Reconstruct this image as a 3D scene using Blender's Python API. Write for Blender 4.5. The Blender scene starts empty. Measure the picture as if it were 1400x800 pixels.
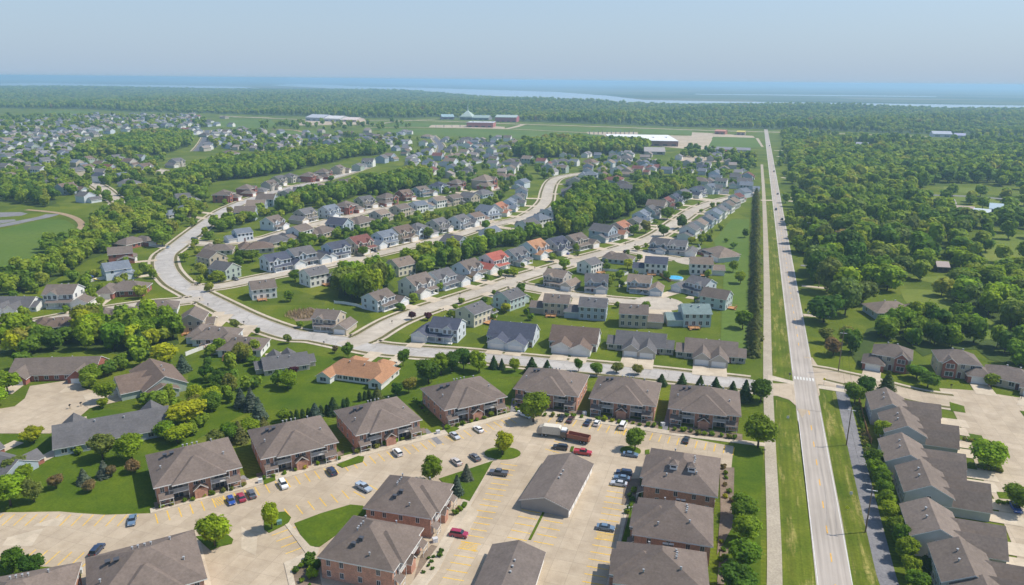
import bpy, bmesh, math, random
import numpy as np
from mathutils import Vector, Matrix
R = math.radians
random.seed(7); rng = np.random.default_rng(7)
sc = bpy.context.scene
# ---------------------------------------------------------------- camera
F, CH, SL = 1010.0, 110.0, 0.0095
ROLL = math.atan(SL)
PITCH = math.atan((400-(103.0+SL*700))*math.cos(ROLL)/F)
cam = bpy.data.cameras.new('camera'); co = bpy.data.objects.new('camera', cam); sc.collection.objects.link(co)
cam.sensor_width = 36; cam.lens = 36*F/1400; cam.clip_start = 1; cam.clip_end = 200000
co.matrix_world = Matrix.Translation((0, 0, CH)) @ Matrix.Rotation(math.pi/2-PITCH, 4, 'X') @ Matrix.Rotation(ROLL, 4, 'Z')
sc.camera = co
# ---------------------------------------------------------------- sky and sun
SUN_EL, SUN_AZ = 53, 9          # azimuth measured from +X towards +Y
w = bpy.data.worlds.new('World'); sc.world = w; w.use_nodes = True
nt = w.node_tree; nt.nodes.clear()
wo = nt.nodes.new('ShaderNodeOutputWorld'); bg = nt.nodes.new('ShaderNodeBackground'); sk = nt.nodes.new('ShaderNodeTexSky')
sk.sky_type = 'NISHITA'; sk.sun_disc = False; sk.sun_elevation = R(SUN_EL); sk.sun_rotation = R(90-SUN_AZ)
sk.altitude = 250; sk.air_density = 1.0; sk.dust_density = 1.0; sk.ozone_density = 3.0
bg.inputs['Strength'].default_value = 0.138
tc = nt.nodes.new('ShaderNodeTexCoord'); sz = nt.nodes.new('ShaderNodeSeparateXYZ'); nt.links.new(tc.outputs['Generated'], sz.inputs[0])
cr = nt.nodes.new('ShaderNodeValToRGB'); nt.links.new(sz.outputs['Z'], cr.inputs[0]); cr.color_ramp.elements[0].color = (.94, .94, .94, 1); cr.color_ramp.elements[1].color = (.05, .05, .05, 1); cr.color_ramp.elements[1].position = .3
mx = nt.nodes.new('ShaderNodeMix'); mx.data_type = 'RGBA'; nt.links.new(cr.outputs[0], mx.inputs[0]); nt.links.new(sk.outputs[0], mx.inputs[6]); mx.inputs[7].default_value = (2.55, 3.3, 4.25, 1)   # hazy air low in the sky
nt.links.new(mx.outputs[2], bg.inputs[0]); nt.links.new(bg.outputs[0], wo.inputs[0])
sl = bpy.data.lights.new('sun', 'SUN'); sl.energy = 4.2; sl.angle = R(0.7); sl.color = (1, .94, .84)
so = bpy.data.objects.new('sun', sl); sc.collection.objects.link(so)
sd = Vector((math.cos(R(SUN_AZ))*math.cos(R(SUN_EL)), math.sin(R(SUN_AZ))*math.cos(R(SUN_EL)), math.sin(R(SUN_EL))))
so.rotation_euler = sd.to_track_quat('Z', 'Y').to_euler()
vs = sc.view_settings; sc.display_settings.display_device = 'sRGB'; vs.view_transform = 'Standard'; vs.look = 'None'; vs.gamma = 1; vs.exposure = 0.23
vs.use_curve_mapping = False
cy = sc.cycles; cy.max_bounces = 5; cy.diffuse_bounces = 3; cy.glossy_bounces = 2; cy.transmission_bounces = 2; cy.transparent_max_bounces = 4
cy.volume_bounces = 1; cy.use_denoising = True; cy.use_adaptive_sampling = True; cy.adaptive_threshold = 0.02; cy.sample_clamp_indirect = 4

# ---------------------------------------------------------------- helpers
def G(u, v, z=0.0):
    """point of the place at height z that the survey pixel (u, v) of the 1400 px photograph shows"""
    x = u-700; y = 400-v
    xr = x*math.cos(ROLL)-y*math.sin(ROLL); yr = x*math.sin(ROLL)+y*math.cos(ROLL)
    dy = F*math.cos(PITCH)+yr*math.sin(PITCH); dz = -F*math.sin(PITCH)+yr*math.cos(PITCH)
    t = (z-CH)/dz
    return Vector((xr*t, dy*t))
def PX(x, y, z=0.0):
    zc = y*math.cos(PITCH)-(z-CH)*math.sin(PITCH); yc = y*math.sin(PITCH)+(z-CH)*math.cos(PITCH)
    if zc <= 1: return None
    a = F*x/zc; b = F*yc/zc
    u = a*math.cos(ROLL)+b*math.sin(ROLL); v = -a*math.sin(ROLL)+b*math.cos(ROLL)
    return 700+u, 400-v
def infr(x, y, m=30, z=0):
    p = PX(x, y, z)
    return p is not None and -m < p[0] < 1400+m and 60 < p[1] < 800+m*2
def meta(o, label=None, cat=None, group=None, kind=None):
    if label: o['label'] = label
    if cat: o['category'] = cat
    if group: o['group'] = group
    if kind: o['kind'] = kind
    return o
def empty(name, loc, rz=0, **k):
    o = bpy.data.objects.new(name, None); sc.collection.objects.link(o); o.empty_display_size = .5
    o.location = (loc[0], loc[1], loc[2] if len(loc) > 2 else 0); o.rotation_euler = (0, 0, rz); return meta(o, **k)
def put(name, me, parent=None, loc=(0, 0, 0), rot=(0, 0, 0), scale=(1, 1, 1), color=None, **k):
    o = bpy.data.objects.new(name, me); sc.collection.objects.link(o)
    if parent: o.parent = parent
    o.location = loc; o.rotation_euler = rot; o.scale = scale
    if color: o.color = (*color, 1)
    return meta(o, **k)
class MB:
    """collects faces, becomes one mesh"""
    def __init__(s): s.v = []; s.f = []; s.m = []; s.sm = []
    def face(s, pts, mi=0, smooth=False):
        n = len(s.v); s.v += [tuple(p) for p in pts]; s.f.append(tuple(range(n, n+len(pts)))); s.m.append(mi); s.sm.append(smooth)
    def faces(s, vs, fs, mi=0, smooth=False):
        n = len(s.v); s.v += [tuple(p) for p in vs]
        for f in fs: s.f.append(tuple(n+i for i in f)); s.m.append(mi); s.sm.append(smooth)
    def box(s, x0, x1, y0, y1, z0, z1, mi=0, bottom=True):
        v = [(x0,y0,z0),(x1,y0,z0),(x1,y1,z0),(x0,y1,z0),(x0,y0,z1),(x1,y0,z1),(x1,y1,z1),(x0,y1,z1)]
        f = [(0,1,5,4),(1,2,6,5),(2,3,7,6),(3,0,4,7),(4,5,6,7)]
        if bottom: f.append((3,2,1,0))
        s.faces(v, f, mi)
    def cyl(s, c, r, z0, z1, n=8, mi=0, r2=None, smooth=True):
        r2 = r if r2 is None else r2
        v = [(c[0]+r*math.cos(2*math.pi*i/n), c[1]+r*math.sin(2*math.pi*i/n), z0) for i in range(n)]
        v += [(c[0]+r2*math.cos(2*math.pi*i/n), c[1]+r2*math.sin(2*math.pi*i/n), z1) for i in range(n)]
        s.faces(v, [(i, (i+1)%n, n+(i+1)%n, n+i) for i in range(n)], mi, smooth)
        s.faces(v, [tuple(range(n, 2*n)), tuple(reversed(range(n)))], mi)
    def tube(s, a, b, ra, rb, n=6, mi=0):
        a = Vector(a); b = Vector(b); d = (b-a).normalized(); u = d.orthogonal().normalized(); w_ = d.cross(u)
        v = []
        for c, r in ((a, ra), (b, rb)):
            v += [c+u*(r*math.cos(2*math.pi*i/n))+w_*(r*math.sin(2*math.pi*i/n)) for i in range(n)]
        s.faces(v, [(i, (i+1)%n, n+(i+1)%n, n+i) for i in range(n)]+[tuple(reversed(range(n))), tuple(range(n, 2*n))], mi, True)
    def prism(s, prof, y0, y1, mi=0, capmi=None):
        """profile in x,z extruded along y"""
        n = len(prof)
        v = [(x, y0, z) for x, z in prof]+[(x, y1, z) for x, z in prof]
        s.faces(v, [(i, n+i, n+(i+1)%n, (i+1)%n) for i in range(n)], mi)
        c = mi if capmi is None else capmi
        s.faces(v, [tuple(range(n)), tuple(reversed(range(n, 2*n)))], c)
    def mesh(s, name, mats):
        me = bpy.data.meshes.new(name); me.from_pydata(s.v, [], s.f)
        for m in (mats if isinstance(mats, (list, tuple)) else [mats]): me.materials.append(m)
        me.polygons.foreach_set('material_index', s.m); me.polygons.foreach_set('use_smooth', s.sm)
        bm = bmesh.new(); bm.from_mesh(me); bmesh.ops.recalc_face_normals(bm, faces=bm.faces); bm.to_mesh(me); bm.free()
        me.update(); return me

# ---------------------------------------------------------------- materials
def mat(name, rough=.9, spec=.2):
    m = bpy.data.materials.new(name); m.use_nodes = True; b = m.node_tree.nodes['Principled BSDF']
    b.inputs['Roughness'].default_value = rough; b.inputs['Specular IOR Level'].default_value = spec
    return m, m.node_tree, b
def nd(t, typ, **k):
    n = t.nodes.new(typ)
    for a, b in k.items():
        if a in ('operation', 'blend_type', 'data_type', 'noise_dimensions', 'feature', 'wave_type', 'bands_direction', 'musgrave_type', 'attribute_name', 'attribute_type', 'voronoi_dimensions'): setattr(n, a, b)
        else: n.inputs[a.replace('_', ' ')].default_value = b
    return n
def L(t, a, b): t.links.new(a, b)
def coords(t, kind='Object', scale=None):
    c = t.nodes.new('ShaderNodeTexCoord'); o = c.outputs[kind]
    if scale:
        mp = t.nodes.new('ShaderNodeMapping'); mp.inputs['Scale'].default_value = scale; L(t, o, mp.inputs[0]); o = mp.outputs[0]
    return o
def geo(t, scale=None):
    g = t.nodes.new('ShaderNodeNewGeometry'); o = g.outputs['Position']
    if scale:
        mp = t.nodes.new('ShaderNodeMapping'); mp.inputs['Scale'].default_value = scale; L(t, o, mp.inputs[0]); o = mp.outputs[0]
    return o
def noise(t, vec, scale, detail=3, rough=.55):
    n = nd(t, 'ShaderNodeTexNoise', Scale=scale, Detail=detail, Roughness=rough); L(t, vec, n.inputs['Vector']); return n.outputs['Fac']
def ramp(t, fac, stops):
    r = t.nodes.new('ShaderNodeValToRGB'); e = r.color_ramp.elements
    while len(e) < len(stops): e.new(.5)
    for el, (p, c) in zip(e, stops): el.position = p; el.color = (*c, 1) if len(c) == 3 else c
    L(t, fac, r.inputs[0]); return r.outputs[0]
def mix(t, a, b, fac, mode='MIX'):
    m = t.nodes.new('ShaderNodeMix'); m.data_type = 'RGBA'; m.blend_type = mode
    for sock, val in ((m.inputs[0], fac), (m.inputs[6], a), (m.inputs[7], b)):
        if isinstance(val, (int, float)): sock.default_value = val
        elif isinstance(val, tuple): sock.default_value = (*val, 1) if len(val) == 3 else val
        else: L(t, val, sock)
    return m.outputs[2]
def gray(a): return (a, a, a)
def varied(name, c1, c2, scale=.6, fine=6.0, rough=.9, spec=.15, fa=.25, big=None, useobj=False):
    """two colours blended by broad noise, plus fine grain"""
    m, t, b = mat(name, rough, spec); p = coords(t) if useobj else geo(t)
    f = noise(t, p, scale, 4); c = ramp(t, f, [(.3, c1), (.7, c2)])
    g = noise(t, p, fine, 2, .7); c = mix(t, c, ramp(t, g, [(.25, gray(1-fa)), (.75, gray(1+fa*.6))]), 1.0, 'MULTIPLY')
    if big:
        g = noise(t, p, big[0], 3); c = mix(t, c, ramp(t, g, [(.35, gray(1)), (.65, big[1])]), 1.0, 'MULTIPLY')
    L(t, c, b.inputs['Base Color']); return m
# road-aligned axes (the highway direction)
P0, P1 = G(1142, 800), G(1048.5, 186); HW = (P1-P0).normalized(); HWA = math.atan2(HW.y, HW.x)
def grass_mat():
    m, t, b = mat('grass', .95, .1); p = geo(t)
    f = noise(t, p, .035, 5, .65); c = ramp(t, f, [(.3, (.066, .104, .008)), (.5, (.098, .136, .010)), (.72, (.155, .175, .022))])
    mp = t.nodes.new('ShaderNodeMapping'); mp.inputs['Rotation'].default_value = (0, 0, -HWA); L(t, p, mp.inputs[0])
    wv = nd(t, 'ShaderNodeTexWave', Scale=.22, Distortion=1.2, Detail=1); wv.bands_direction = 'X'; L(t, mp.outputs[0], wv.inputs[0])
    c = mix(t, c, ramp(t, wv.outputs['Fac'], [(.3, gray(.9)), (.7, gray(1.1))]), .8, 'MULTIPLY')
    g = noise(t, p, 1.3, 4, .7); c = mix(t, c, ramp(t, g, [(.3, gray(.72)), (.7, gray(1.22))]), 1.0, 'MULTIPLY')
    vo = nd(t, 'ShaderNodeTexVoronoi', Scale=.035, Randomness=.8); L(t, mp.outputs[0], vo.inputs['Vector']); sp = t.nodes.new('ShaderNodeSeparateColor'); L(t, vo.outputs['Color'], sp.inputs[0])
    c = mix(t, c, ramp(t, sp.outputs[0], [(0, (.80, .84, .9)), (.5, gray(1)), (1, (1.22, 1.12, 1.0))]), 1.0, 'MULTIPLY')   # one lawn differs from the next
    # worn yellowish patches
    h = noise(t, p, .012, 3, .5); c = mix(t, c, (.15, .17, .035), ramp(t, h, [(.56, gray(0)), (.72, gray(.6))]))
    # far beyond the town the land is woods and fields
    L(t, c, b.inputs['Base Color'])
    n = noise(t, p, 6, 2); bp = nd(t, 'ShaderNodeBump', Strength=.35, Distance=.15); L(t, n, bp.inputs['Height']); L(t, bp.outputs[0], b.inputs['Normal'])
    return m
M = {}
M['grass'] = grass_mat()
M['verge'] = varied('mown_verge', (.075, .115, .008), (.15, .17, .02), .09, 1.4, .95, .1, .3)
def verge_mat():
    m = M['verge']; t = m.node_tree; b = t.nodes['Principled BSDF']; c = b.inputs['Base Color'].links[0].from_socket
    mp = t.nodes.new('ShaderNodeMapping'); mp.inputs['Rotation'].default_value = (0, 0, -HWA); L(t, geo(t), mp.inputs[0])
    m2 = t.nodes.new('ShaderNodeMapping'); m2.inputs['Scale'].default_value = (.05, .35, 1); L(t, mp.outputs[0], m2.inputs[0])
    f = noise(t, m2.outputs[0], 1.0, 6, .72); g = noise(t, geo(t), .9, 4, .8)
    k = nd(t, 'ShaderNodeMath', operation='MULTIPLY'); L(t, ramp(t, f, [(.52, gray(0)), (.66, gray(1))]), k.inputs[0]); L(t, ramp(t, g, [(.35, gray(.1)), (.6, gray(1))]), k.inputs[1])
    c = mix(t, c, (.36, .30, .10), k.outputs[0])
    m3 = t.nodes.new('ShaderNodeMapping'); m3.inputs['Scale'].default_value = (.004, .9, 1); L(t, mp.outputs[0], m3.inputs[0]); h = noise(t, m3.outputs[0], 1.0, 3, .6)
    c = mix(t, c, ramp(t, h, [(.38, gray(.86)), (.62, gray(1.14))]), 1.0, 'MULTIPLY'); L(t, c, b.inputs['Base Color'])
verge_mat()
M['lush'] = varied('lush_lawn', (.050, .096, .006), (.095, .140, .010), .06, 1.6, .95, .1, .3, (.35, (1.25, 1.15, 1.0)))
M['field'] = varied('farm_field', (.08, .14, .022), (.12, .17, .03), .01, .3, .95, .1, .15)
M['pasture'] = varied('pasture', (.115, .165, .022), (.175, .20, .035), .02, .5, .95, .1, .2)
M['dirt'] = varied('bare_dirt', (.30, .21, .13), (.42, .31, .20), .05, .8)
M['mulch'] = varied('mulch', (.16, .12, .085), (.26, .20, .15), .3, 3)
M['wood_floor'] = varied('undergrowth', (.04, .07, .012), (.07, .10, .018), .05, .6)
def paving(name, c1, c2, joint, size, seam=.06, stain=(.82, .8, .78), rot=HWA, cracks=0.0):
    m, t, b = mat(name, .85, .25); p = geo(t)
    f = noise(t, p, .03, 5, .6); c = ramp(t, f, [(.32, c1), (.68, c2)])
    mp = t.nodes.new('ShaderNodeMapping'); mp.inputs['Rotation'].default_value = (0, 0, -rot); L(t, p, mp.inputs[0])
    br = nd(t, 'ShaderNodeTexBrick', Scale=1.0, Mortar_Size=seam, Brick_Width=size[0], Row_Height=size[1], Mortar_Smooth=.3)
    br.offset = 0; br.inputs['Color1'].default_value = (1, 1, 1, 1); br.inputs['Color2'].default_value = (.88, .88, .88, 1); br.inputs['Mortar'].default_value = (*gray(joint), 1)
    L(t, mp.outputs[0], br.inputs[0]); c = mix(t, c, br.outputs['Color'], 1.0, 'MULTIPLY')
    g = noise(t, p, .22, 5, .7); c = mix(t, c, ramp(t, g, [(.38, gray(1)), (.68, stain)]), 1.0, 'MULTIPLY')
    g = noise(t, p, 3, 3, .8); c = mix(t, c, ramp(t, g, [(.3, gray(.93)), (.7, gray(1.05))]), 1.0, 'MULTIPLY')
    if cracks:
        vo = nd(t, 'ShaderNodeTexVoronoi', Scale=.09, Randomness=1.0); vo.feature = 'DISTANCE_TO_EDGE'
        nz = nd(t, 'ShaderNodeTexNoise', Scale=.3, Detail=3); L(t, p, nz.inputs['Vector'])
        L(t, mix(t, p, nz.outputs['Color'], .0), vo.inputs['Vector'])
        ad = t.nodes.new('ShaderNodeVectorMath'); ad.operation = 'MULTIPLY_ADD'; ad.inputs[1].default_value = (4, 4, 0); L(t, nz.outputs['Color'], ad.inputs[0]); L(t, p, ad.inputs[2]); L(t, ad.outputs[0], vo.inputs['Vector'])
        c = mix(t, c, ramp(t, vo.outputs['Distance'], [(.0, gray(1-cracks)), (.02, gray(1))]), 1.0, 'MULTIPLY')
    L(t, c, b.inputs['Base Color']); return m
M['concrete'] = paving('tan_concrete', (.44, .355, .25), (.55, .455, .335), .74, (4.5, 4.5), .06)
M['street'] = paving('street_concrete', (.46, .40, .32), (.56, .50, .41), .86, (4.2, 5.0), .08, cracks=.16)
M['street_grey'] = paving('grey_street_concrete', (.44, .41, .37), (.52, .49, .45), .82, (4.2, 4.6), .1, cracks=.28)
M['walk'] = paving('sidewalk', (.52, .44, .33), (.62, .54, .42), .8, (1.5, 1.5), .05)
M['kerb'] = varied('kerb', (.45, .38, .28), (.55, .47, .36), .5, 3)
M['drive'] = paving('driveway', (.52, .43, .31), (.64, .55, .42), .85, (3, 3), .05)
M['asphalt'] = varied('lane_asphalt', (.20, .195, .20), (.27, .26, .26), .1, 1.5, big=(.3, (.85, .85, .86)))
M['darkasphalt'] = varied('dark_asphalt', (.11, .11, .13), (.15, .15, .17), .1, 1.5)
def highway_mat():
    m, t, b = mat('highway', .8, .25); p = geo(t)
    mp = t.nodes.new('ShaderNodeMapping'); mp.inputs['Rotation'].default_value = (0, 0, -HWA)
    c0 = P0; ca = math.cos(-HWA); sa = math.sin(-HWA)
    L(t, p, mp.inputs[0]); mp.inputs['Location'].default_value = (0, -(c0.x*sa+c0.y*ca), 0)
    sx = t.nodes.new('ShaderNodeSeparateXYZ'); L(t, mp.outputs[0], sx.inputs[0])
    ab = nd(t, 'ShaderNodeMath', operation='ABSOLUTE'); L(t, sx.outputs['Y'], ab.inputs[0])
    dv = nd(t, 'ShaderNodeMath', operation='DIVIDE'); L(t, ab.outputs[0], dv.inputs[0]); dv.inputs[1].default_value = 5
    tracks = ramp(t, dv.outputs[0], [(.0, gray(.92)), (.1, gray(1.0)), (.2, gray(.84)), (.34, gray(1.04)), (.52, gray(.84)), (.68, gray(1.0))])
    f = noise(t, geo(t, (1, 1, 1)), .05, 5); c = ramp(t, f, [(.3, (.37, .325, .275)), (.7, (.46, .405, .35))])
    c = mix(t, c, tracks, 1.0, 'MULTIPLY')
    mp2 = t.nodes.new('ShaderNodeMapping'); mp2.inputs['Scale'].default_value = (.06, 1.6, 1); L(t, mp.outputs[0], mp2.inputs[0])
    g = noise(t, mp2.outputs[0], 1.0, 4); c = mix(t, c, ramp(t, g, [(.3, gray(.88)), (.7, gray(1.1))]), 1.0, 'MULTIPLY')
    L(t, c, b.inputs['Base Color']); return m
M['highway'] = highway_mat()
M['white_line'] = varied('white_paint', (.6, .6, .56), (.75, .75, .7), .5, 4, fa=.3)
M['yellow_line'] = varied('yellow_paint', (.75, .40, .05), (.78, .48, .12), .25, 3, fa=.45)
M['faded_yellow'] = varied('faded_yellow_paint', (.70, .42, .03), (.70, .48, .12), .2, 2.5, fa=.3)
def colmat(name, rough=.8, spec=.2, tex=None, bump=0, metal=0, coat=0, power=.2, random_=.12):
    """base colour comes from the object's own colour, with procedural texture on top"""
    m, t, b = mat(name, rough, spec); oi = t.nodes.new('ShaderNodeObjectInfo'); c = oi.outputs['Color']; p = coords(t)
    b.inputs['Metallic'].default_value = metal; b.inputs['Coat Weight'].default_value = coat; b.inputs['Coat Roughness'].default_value = .08
    if tex == 'shingle':
        g = noise(t, p, 1.6, 3, .7); c = mix(t, c, ramp(t, g, [(.3, gray(.84)), (.7, gray(1.15))]), 1.0, 'MULTIPLY')
        g = noise(t, geo(t), .25, 4, .6); c = mix(t, c, ramp(t, g, [(.3, gray(.88)), (.7, gray(1.1))]), 1.0, 'MULTIPLY')
        mp = t.nodes.new('ShaderNodeMapping'); mp.inputs['Scale'].default_value = (.25, .25, 2.4); L(t, p, mp.inputs[0])
        g = noise(t, mp.outputs[0], 1.5, 2, .5); c = mix(t, c, ramp(t, g, [(.35, gray(.95)), (.65, gray(1.04))]), 1.0, 'MULTIPLY')
    if tex == 'siding':
        wv = nd(t, 'ShaderNodeTexWave', Scale=1.9, Distortion=.1); wv.bands_direction = 'Z'; L(t, p, wv.inputs[0])
        c = mix(t, c, ramp(t, wv.outputs['Fac'], [(.0, gray(.8)), (.25, gray(1))]), .6, 'MULTIPLY')
        g = noise(t, p, .6, 3); c = mix(t, c, ramp(t, g, [(.3, gray(.93)), (.7, gray(1.04))]), 1.0, 'MULTIPLY')
    if tex == 'brick':
        sx = t.nodes.new('ShaderNodeSeparateXYZ'); L(t, p, sx.inputs[0]); cb = t.nodes.new('ShaderNodeCombineXYZ')
        ad = nd(t, 'ShaderNodeMath', operation='ADD'); L(t, sx.outputs[0], ad.inputs[0]); L(t, sx.outputs[1], ad.inputs[1]); L(t, ad.outputs[0], cb.inputs[0]); L(t, sx.outputs[2], cb.inputs[1])
        br = nd(t, 'ShaderNodeTexBrick', Scale=1.0, Mortar_Size=.018, Brick_Width=.45, Row_Height=.16); br.inputs['Color1'].default_value = (1.25, 1.1, 1.0, 1)
        br.inputs['Color2'].default_value = (.72, .74, .78, 1); br.inputs['Mortar'].default_value = (1.5, 1.9, 2.1, 1); L(t, cb.outputs[0], br.inputs[0])
        c = mix(t, c, br.outputs['Color'], .75, 'MULTIPLY')
        g = noise(t, p, 1.1, 3); c = mix(t, c, ramp(t, g, [(.3, gray(.86)), (.7, gray(1.12))]), 1.0, 'MULTIPLY')
    if tex == 'grain':
        g = noise(t, p, 5, 3, .7); c = mix(t, c, ramp(t, g, [(.3, gray(.82)), (.7, gray(1.12))]), 1.0, 'MULTIPLY')
    L(t, c, b.inputs['Base Color']); return m
M['shingle'] = colmat('roof_shingles', .95, .1, 'shingle')
M['siding'] = colmat('siding', .7, .25, 'siding')
M['brick'] = colmat('brick', .9, .15, 'brick')
M['paint'] = colmat('paint', .6, .3, 'grain')
M['carpaint'] = colmat('car_paint', .35, .5, None, coat=.8)
M['trim'] = varied('white_trim', (.70, .69, .66), (.78, .77, .74), 1, 3, .6, useobj=True, fa=.06)
M['metal'] = varied('grey_metal', (.32, .33, .34), (.42, .43, .44), 1, 3, .5, .5, useobj=True)
M['timber'] = varied('pole_timber', (.16, .11, .08), (.24, .18, .13), 1, 6, .9, useobj=True)
M['deck'] = varied('deck_boards', (.42, .21, .09), (.55, .30, .14), .7, 5, useobj=True)
M['bark'] = varied('bark', (.085, .065, .05), (.15, .12, .09), 1, 6, useobj=True)
M['rubber'] = varied('rubber', (.015, .015, .016), (.03, .03, .03), 1, 5, .85, useobj=True, fa=.1)
def glassy(name, c, rough=.12, spec=.6):
    m, t, b = mat(name, rough, spec); p = coords(t); g = noise(t, p, 1.5, 2)
    L(t, ramp(t, g, [(.3, tuple(x*.7 for x in c)), (.7, tuple(min(1, x*1.4) for x in c))]), b.inputs['Base Color']); return m
M['glass'] = glassy('window_glass', (.045, .055, .07))
M['carglass'] = glassy('car_glass', (.02, .025, .03), .06)
M['pool'] = glassy('pool_water', (.03, .38, .62), .1)
M['lamp'] = glassy('headlight_glass', (.6, .6, .6), .1)
M['taillamp'] = glassy('taillight_glass', (.35, .02, .02), .2)
M['river'] = glassy('river_water', (.34, .40, .43), .35, .5)
def leafmat(name, stops, objcol=False, transl=.42):
    m, t, b = mat(name, .75, .15); oi = t.nodes.new('ShaderNodeObjectInfo'); p = coords(t)
    if objcol:
        c = oi.outputs['Color']
        c = mix(t, c, ramp(t, oi.outputs['Random'], [(0, (.82, .88, .9)), (.5, gray(1)), (1, (1.2, 1.1, .9))]), 1.0, 'MULTIPLY')
    else:
        ln_ = noise(t, oi.outputs['Location'], .006, 3, .6); a_ = nd(t, 'ShaderNodeMath', operation='MULTIPLY_ADD'); L(t, ln_, a_.inputs[0]); a_.inputs[1].default_value = 1.5; a_.inputs[2].default_value = -.55
        b_ = nd(t, 'ShaderNodeMath', operation='MULTIPLY_ADD'); L(t, oi.outputs['Random'], b_.inputs[0]); b_.inputs[1].default_value = .62; L(t, a_.outputs[0], b_.inputs[2]); c = ramp(t, b_.outputs[0], stops)
    g = noise(t, p, .5, 3, .6); c = mix(t, c, ramp(t, g, [(.3, (.7, .75, .8)), (.7, (1.25, 1.2, 1.05))]), 1.0, 'MULTIPLY')
    at = t.nodes.new('ShaderNodeAttribute'); at.attribute_name = 'tone'
    c = mix(t, c, at.outputs['Color'], 1.0, 'MULTIPLY')
    L(t, c, b.inputs['Base Color'])
    tr = t.nodes.new('ShaderNodeBsdfTranslucent'); L(t, mix(t, c, (1.3, 1.25, .5), 1.0, 'MULTIPLY'), tr.inputs[0])
    ms = t.nodes.new('ShaderNodeMixShader'); ms.inputs[0].default_value = transl
    L(t, b.outputs[0], ms.inputs[1]); L(t, tr.outputs[0], ms.inputs[2]); L(t, ms.outputs[0], t.nodes['Material Output'].inputs[0])
    return m
M['leaf'] = leafmat('foliage', None, True)
M['woodleaf'] = leafmat('woodland_foliage', [(0, (.085, .165, .026)), (.25, (.14, .24, .024)), (.5, (.22, .32, .027)), (.75, (.30, .37, .035)), (.95, (.35, .36, .06)), (1, (.28, .22, .09))])
M['trail'] = varied('trail_surface', (.37, .32, .245), (.45, .39, .30), .15, 2)
# ---------------------------------------------------------------- ground, water, roads
def sheet(name, polys, m, z=0.0, raw=False, thick=0.0, **k):
    mb = MB(); z -= .012
    for poly in polys:
        z += .012; pts = [p if raw else G(*p) for p in poly]
        if thick:
            n = len(pts); v = [(p.x, p.y, 0) for p in pts]+[(p.x, p.y, z) for p in pts]
            mb.faces(v, [tuple(range(n, 2*n))]+[(i, (i+1)%n, n+(i+1)%n, n+i) for i in range(n)])
        else: mb.face([(p.x, p.y, z) for p in pts])
    me = mb.mesh(name, m); bm = bmesh.new(); bm.from_mesh(me)
    bmesh.ops.triangulate(bm, faces=[f for f in bm.faces if len(f.verts) > 4], ngon_method='EAR_CLIP')
    for f in bm.faces:
        if abs(f.normal.z) > .5 and f.normal.z < 0: f.normal_flip()
    bm.to_mesh(me); bm.free()
    return put(name, me, kind='structure', **k)
sheet('ground', [[Vector((-90000, -4000)), Vector((90000, -4000)), Vector((90000, 120000)), Vector((-90000, 120000))]], M['grass'], 0, raw=True)
def farland_mat():
    m, t, b = mat('farmland', .95, .05); p = geo(t, (.4, 1, 1))
    vo = nd(t, 'ShaderNodeTexVoronoi', Scale=.0016, Randomness=1.0); L(t, p, vo.inputs['Vector'])
    c = ramp(t, noise(t, p, .0009, 4, .6), [(.42, (.035, .06, .03)), (.5, (.09, .12, .05)), (.6, (.17, .16, .10))])
    sp = t.nodes.new('ShaderNodeSeparateColor'); L(t, vo.outputs['Color'], sp.inputs[0])
    c = mix(t, c, ramp(t, sp.outputs[0], [(0, (.035, .06, .03)), (.45, (.07, .11, .04)), (.8, (.26, .22, .16)), (1, (.12, .15, .07))]), .55)
    L(t, c, b.inputs['Base Color']); return m
M['farland'] = farland_mat()
def far(u, v): return G(u, v)
sheet('far_farmland', [[G(-900, 111.0), G(-900, 96.2), G(700, 111), G(2200, 125.3), G(2200, 158), G(1400, 149), G(1000, 143), G(760, 139), G(560, 127), G(350, 126), G(0, 121)]], M['farland'], .6, raw=True)
sheet('river', [
    [(370, 116.8), (395, 114.8), (450, 116), (480, 118.2), (560, 120), (650, 122.5), (760, 126), (830, 131), (880, 137), (1000, 139.2), (1200, 141.8), (1400, 144.8), (1750, 149.5), (1750, 155), (1400, 149), (1200, 146.2), (1000, 143), (900, 142), (800, 140), (700, 136.5), (560, 129), (470, 122), (420, 119.5)],
    [(0, 114.4), (60, 113.6), (140, 115.4), (230, 116.6), (330, 119), (360, 121.5), (300, 123), (230, 119.8), (100, 117.6), (0, 117)],
    [(950, 128.6), (1150, 130.4), (1280, 132), (1280, 132.8), (1130, 131.5), (950, 129.4)]], M['river'], 1.2)
ROADS = []
def smooth(pts, step=4.0):
    out = []
    P = [pts[0]*2-pts[1]]+list(pts)+[pts[-1]*2-pts[-2]]
    for i in range(1, len(P)-2):
        a, b, c, d = P[i-1], P[i], P[i+1], P[i+2]
        n = max(1, int((c-b).length/step))
        for j in range(n):
            s = j/n
            out.append(.5*((2*b)+(c-a)*s+(2*a-5*b+4*c-d)*s*s+(3*b-a-3*c+d)*s**3))
    out.append(pts[-1]); return out
def offs(pl, d):
    o = []
    for i, p in enumerate(pl):
        q = pl[min(i+1, len(pl)-1)]-pl[max(i-1, 0)]; q.normalize(); o.append(p+Vector((-q.y, q.x))*d)
    return o
def strip(mb, a, b, z, skip=None):
    for i in range(len(a)-1):
        if skip and skip((a[i]+a[i+1]+b[i]+b[i+1])/4): continue
        mb.face([(a[i].x, a[i].y, z), (a[i+1].x, a[i+1].y, z), (b[i+1].x, b[i+1].y, z), (b[i].x, b[i].y, z)])
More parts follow.
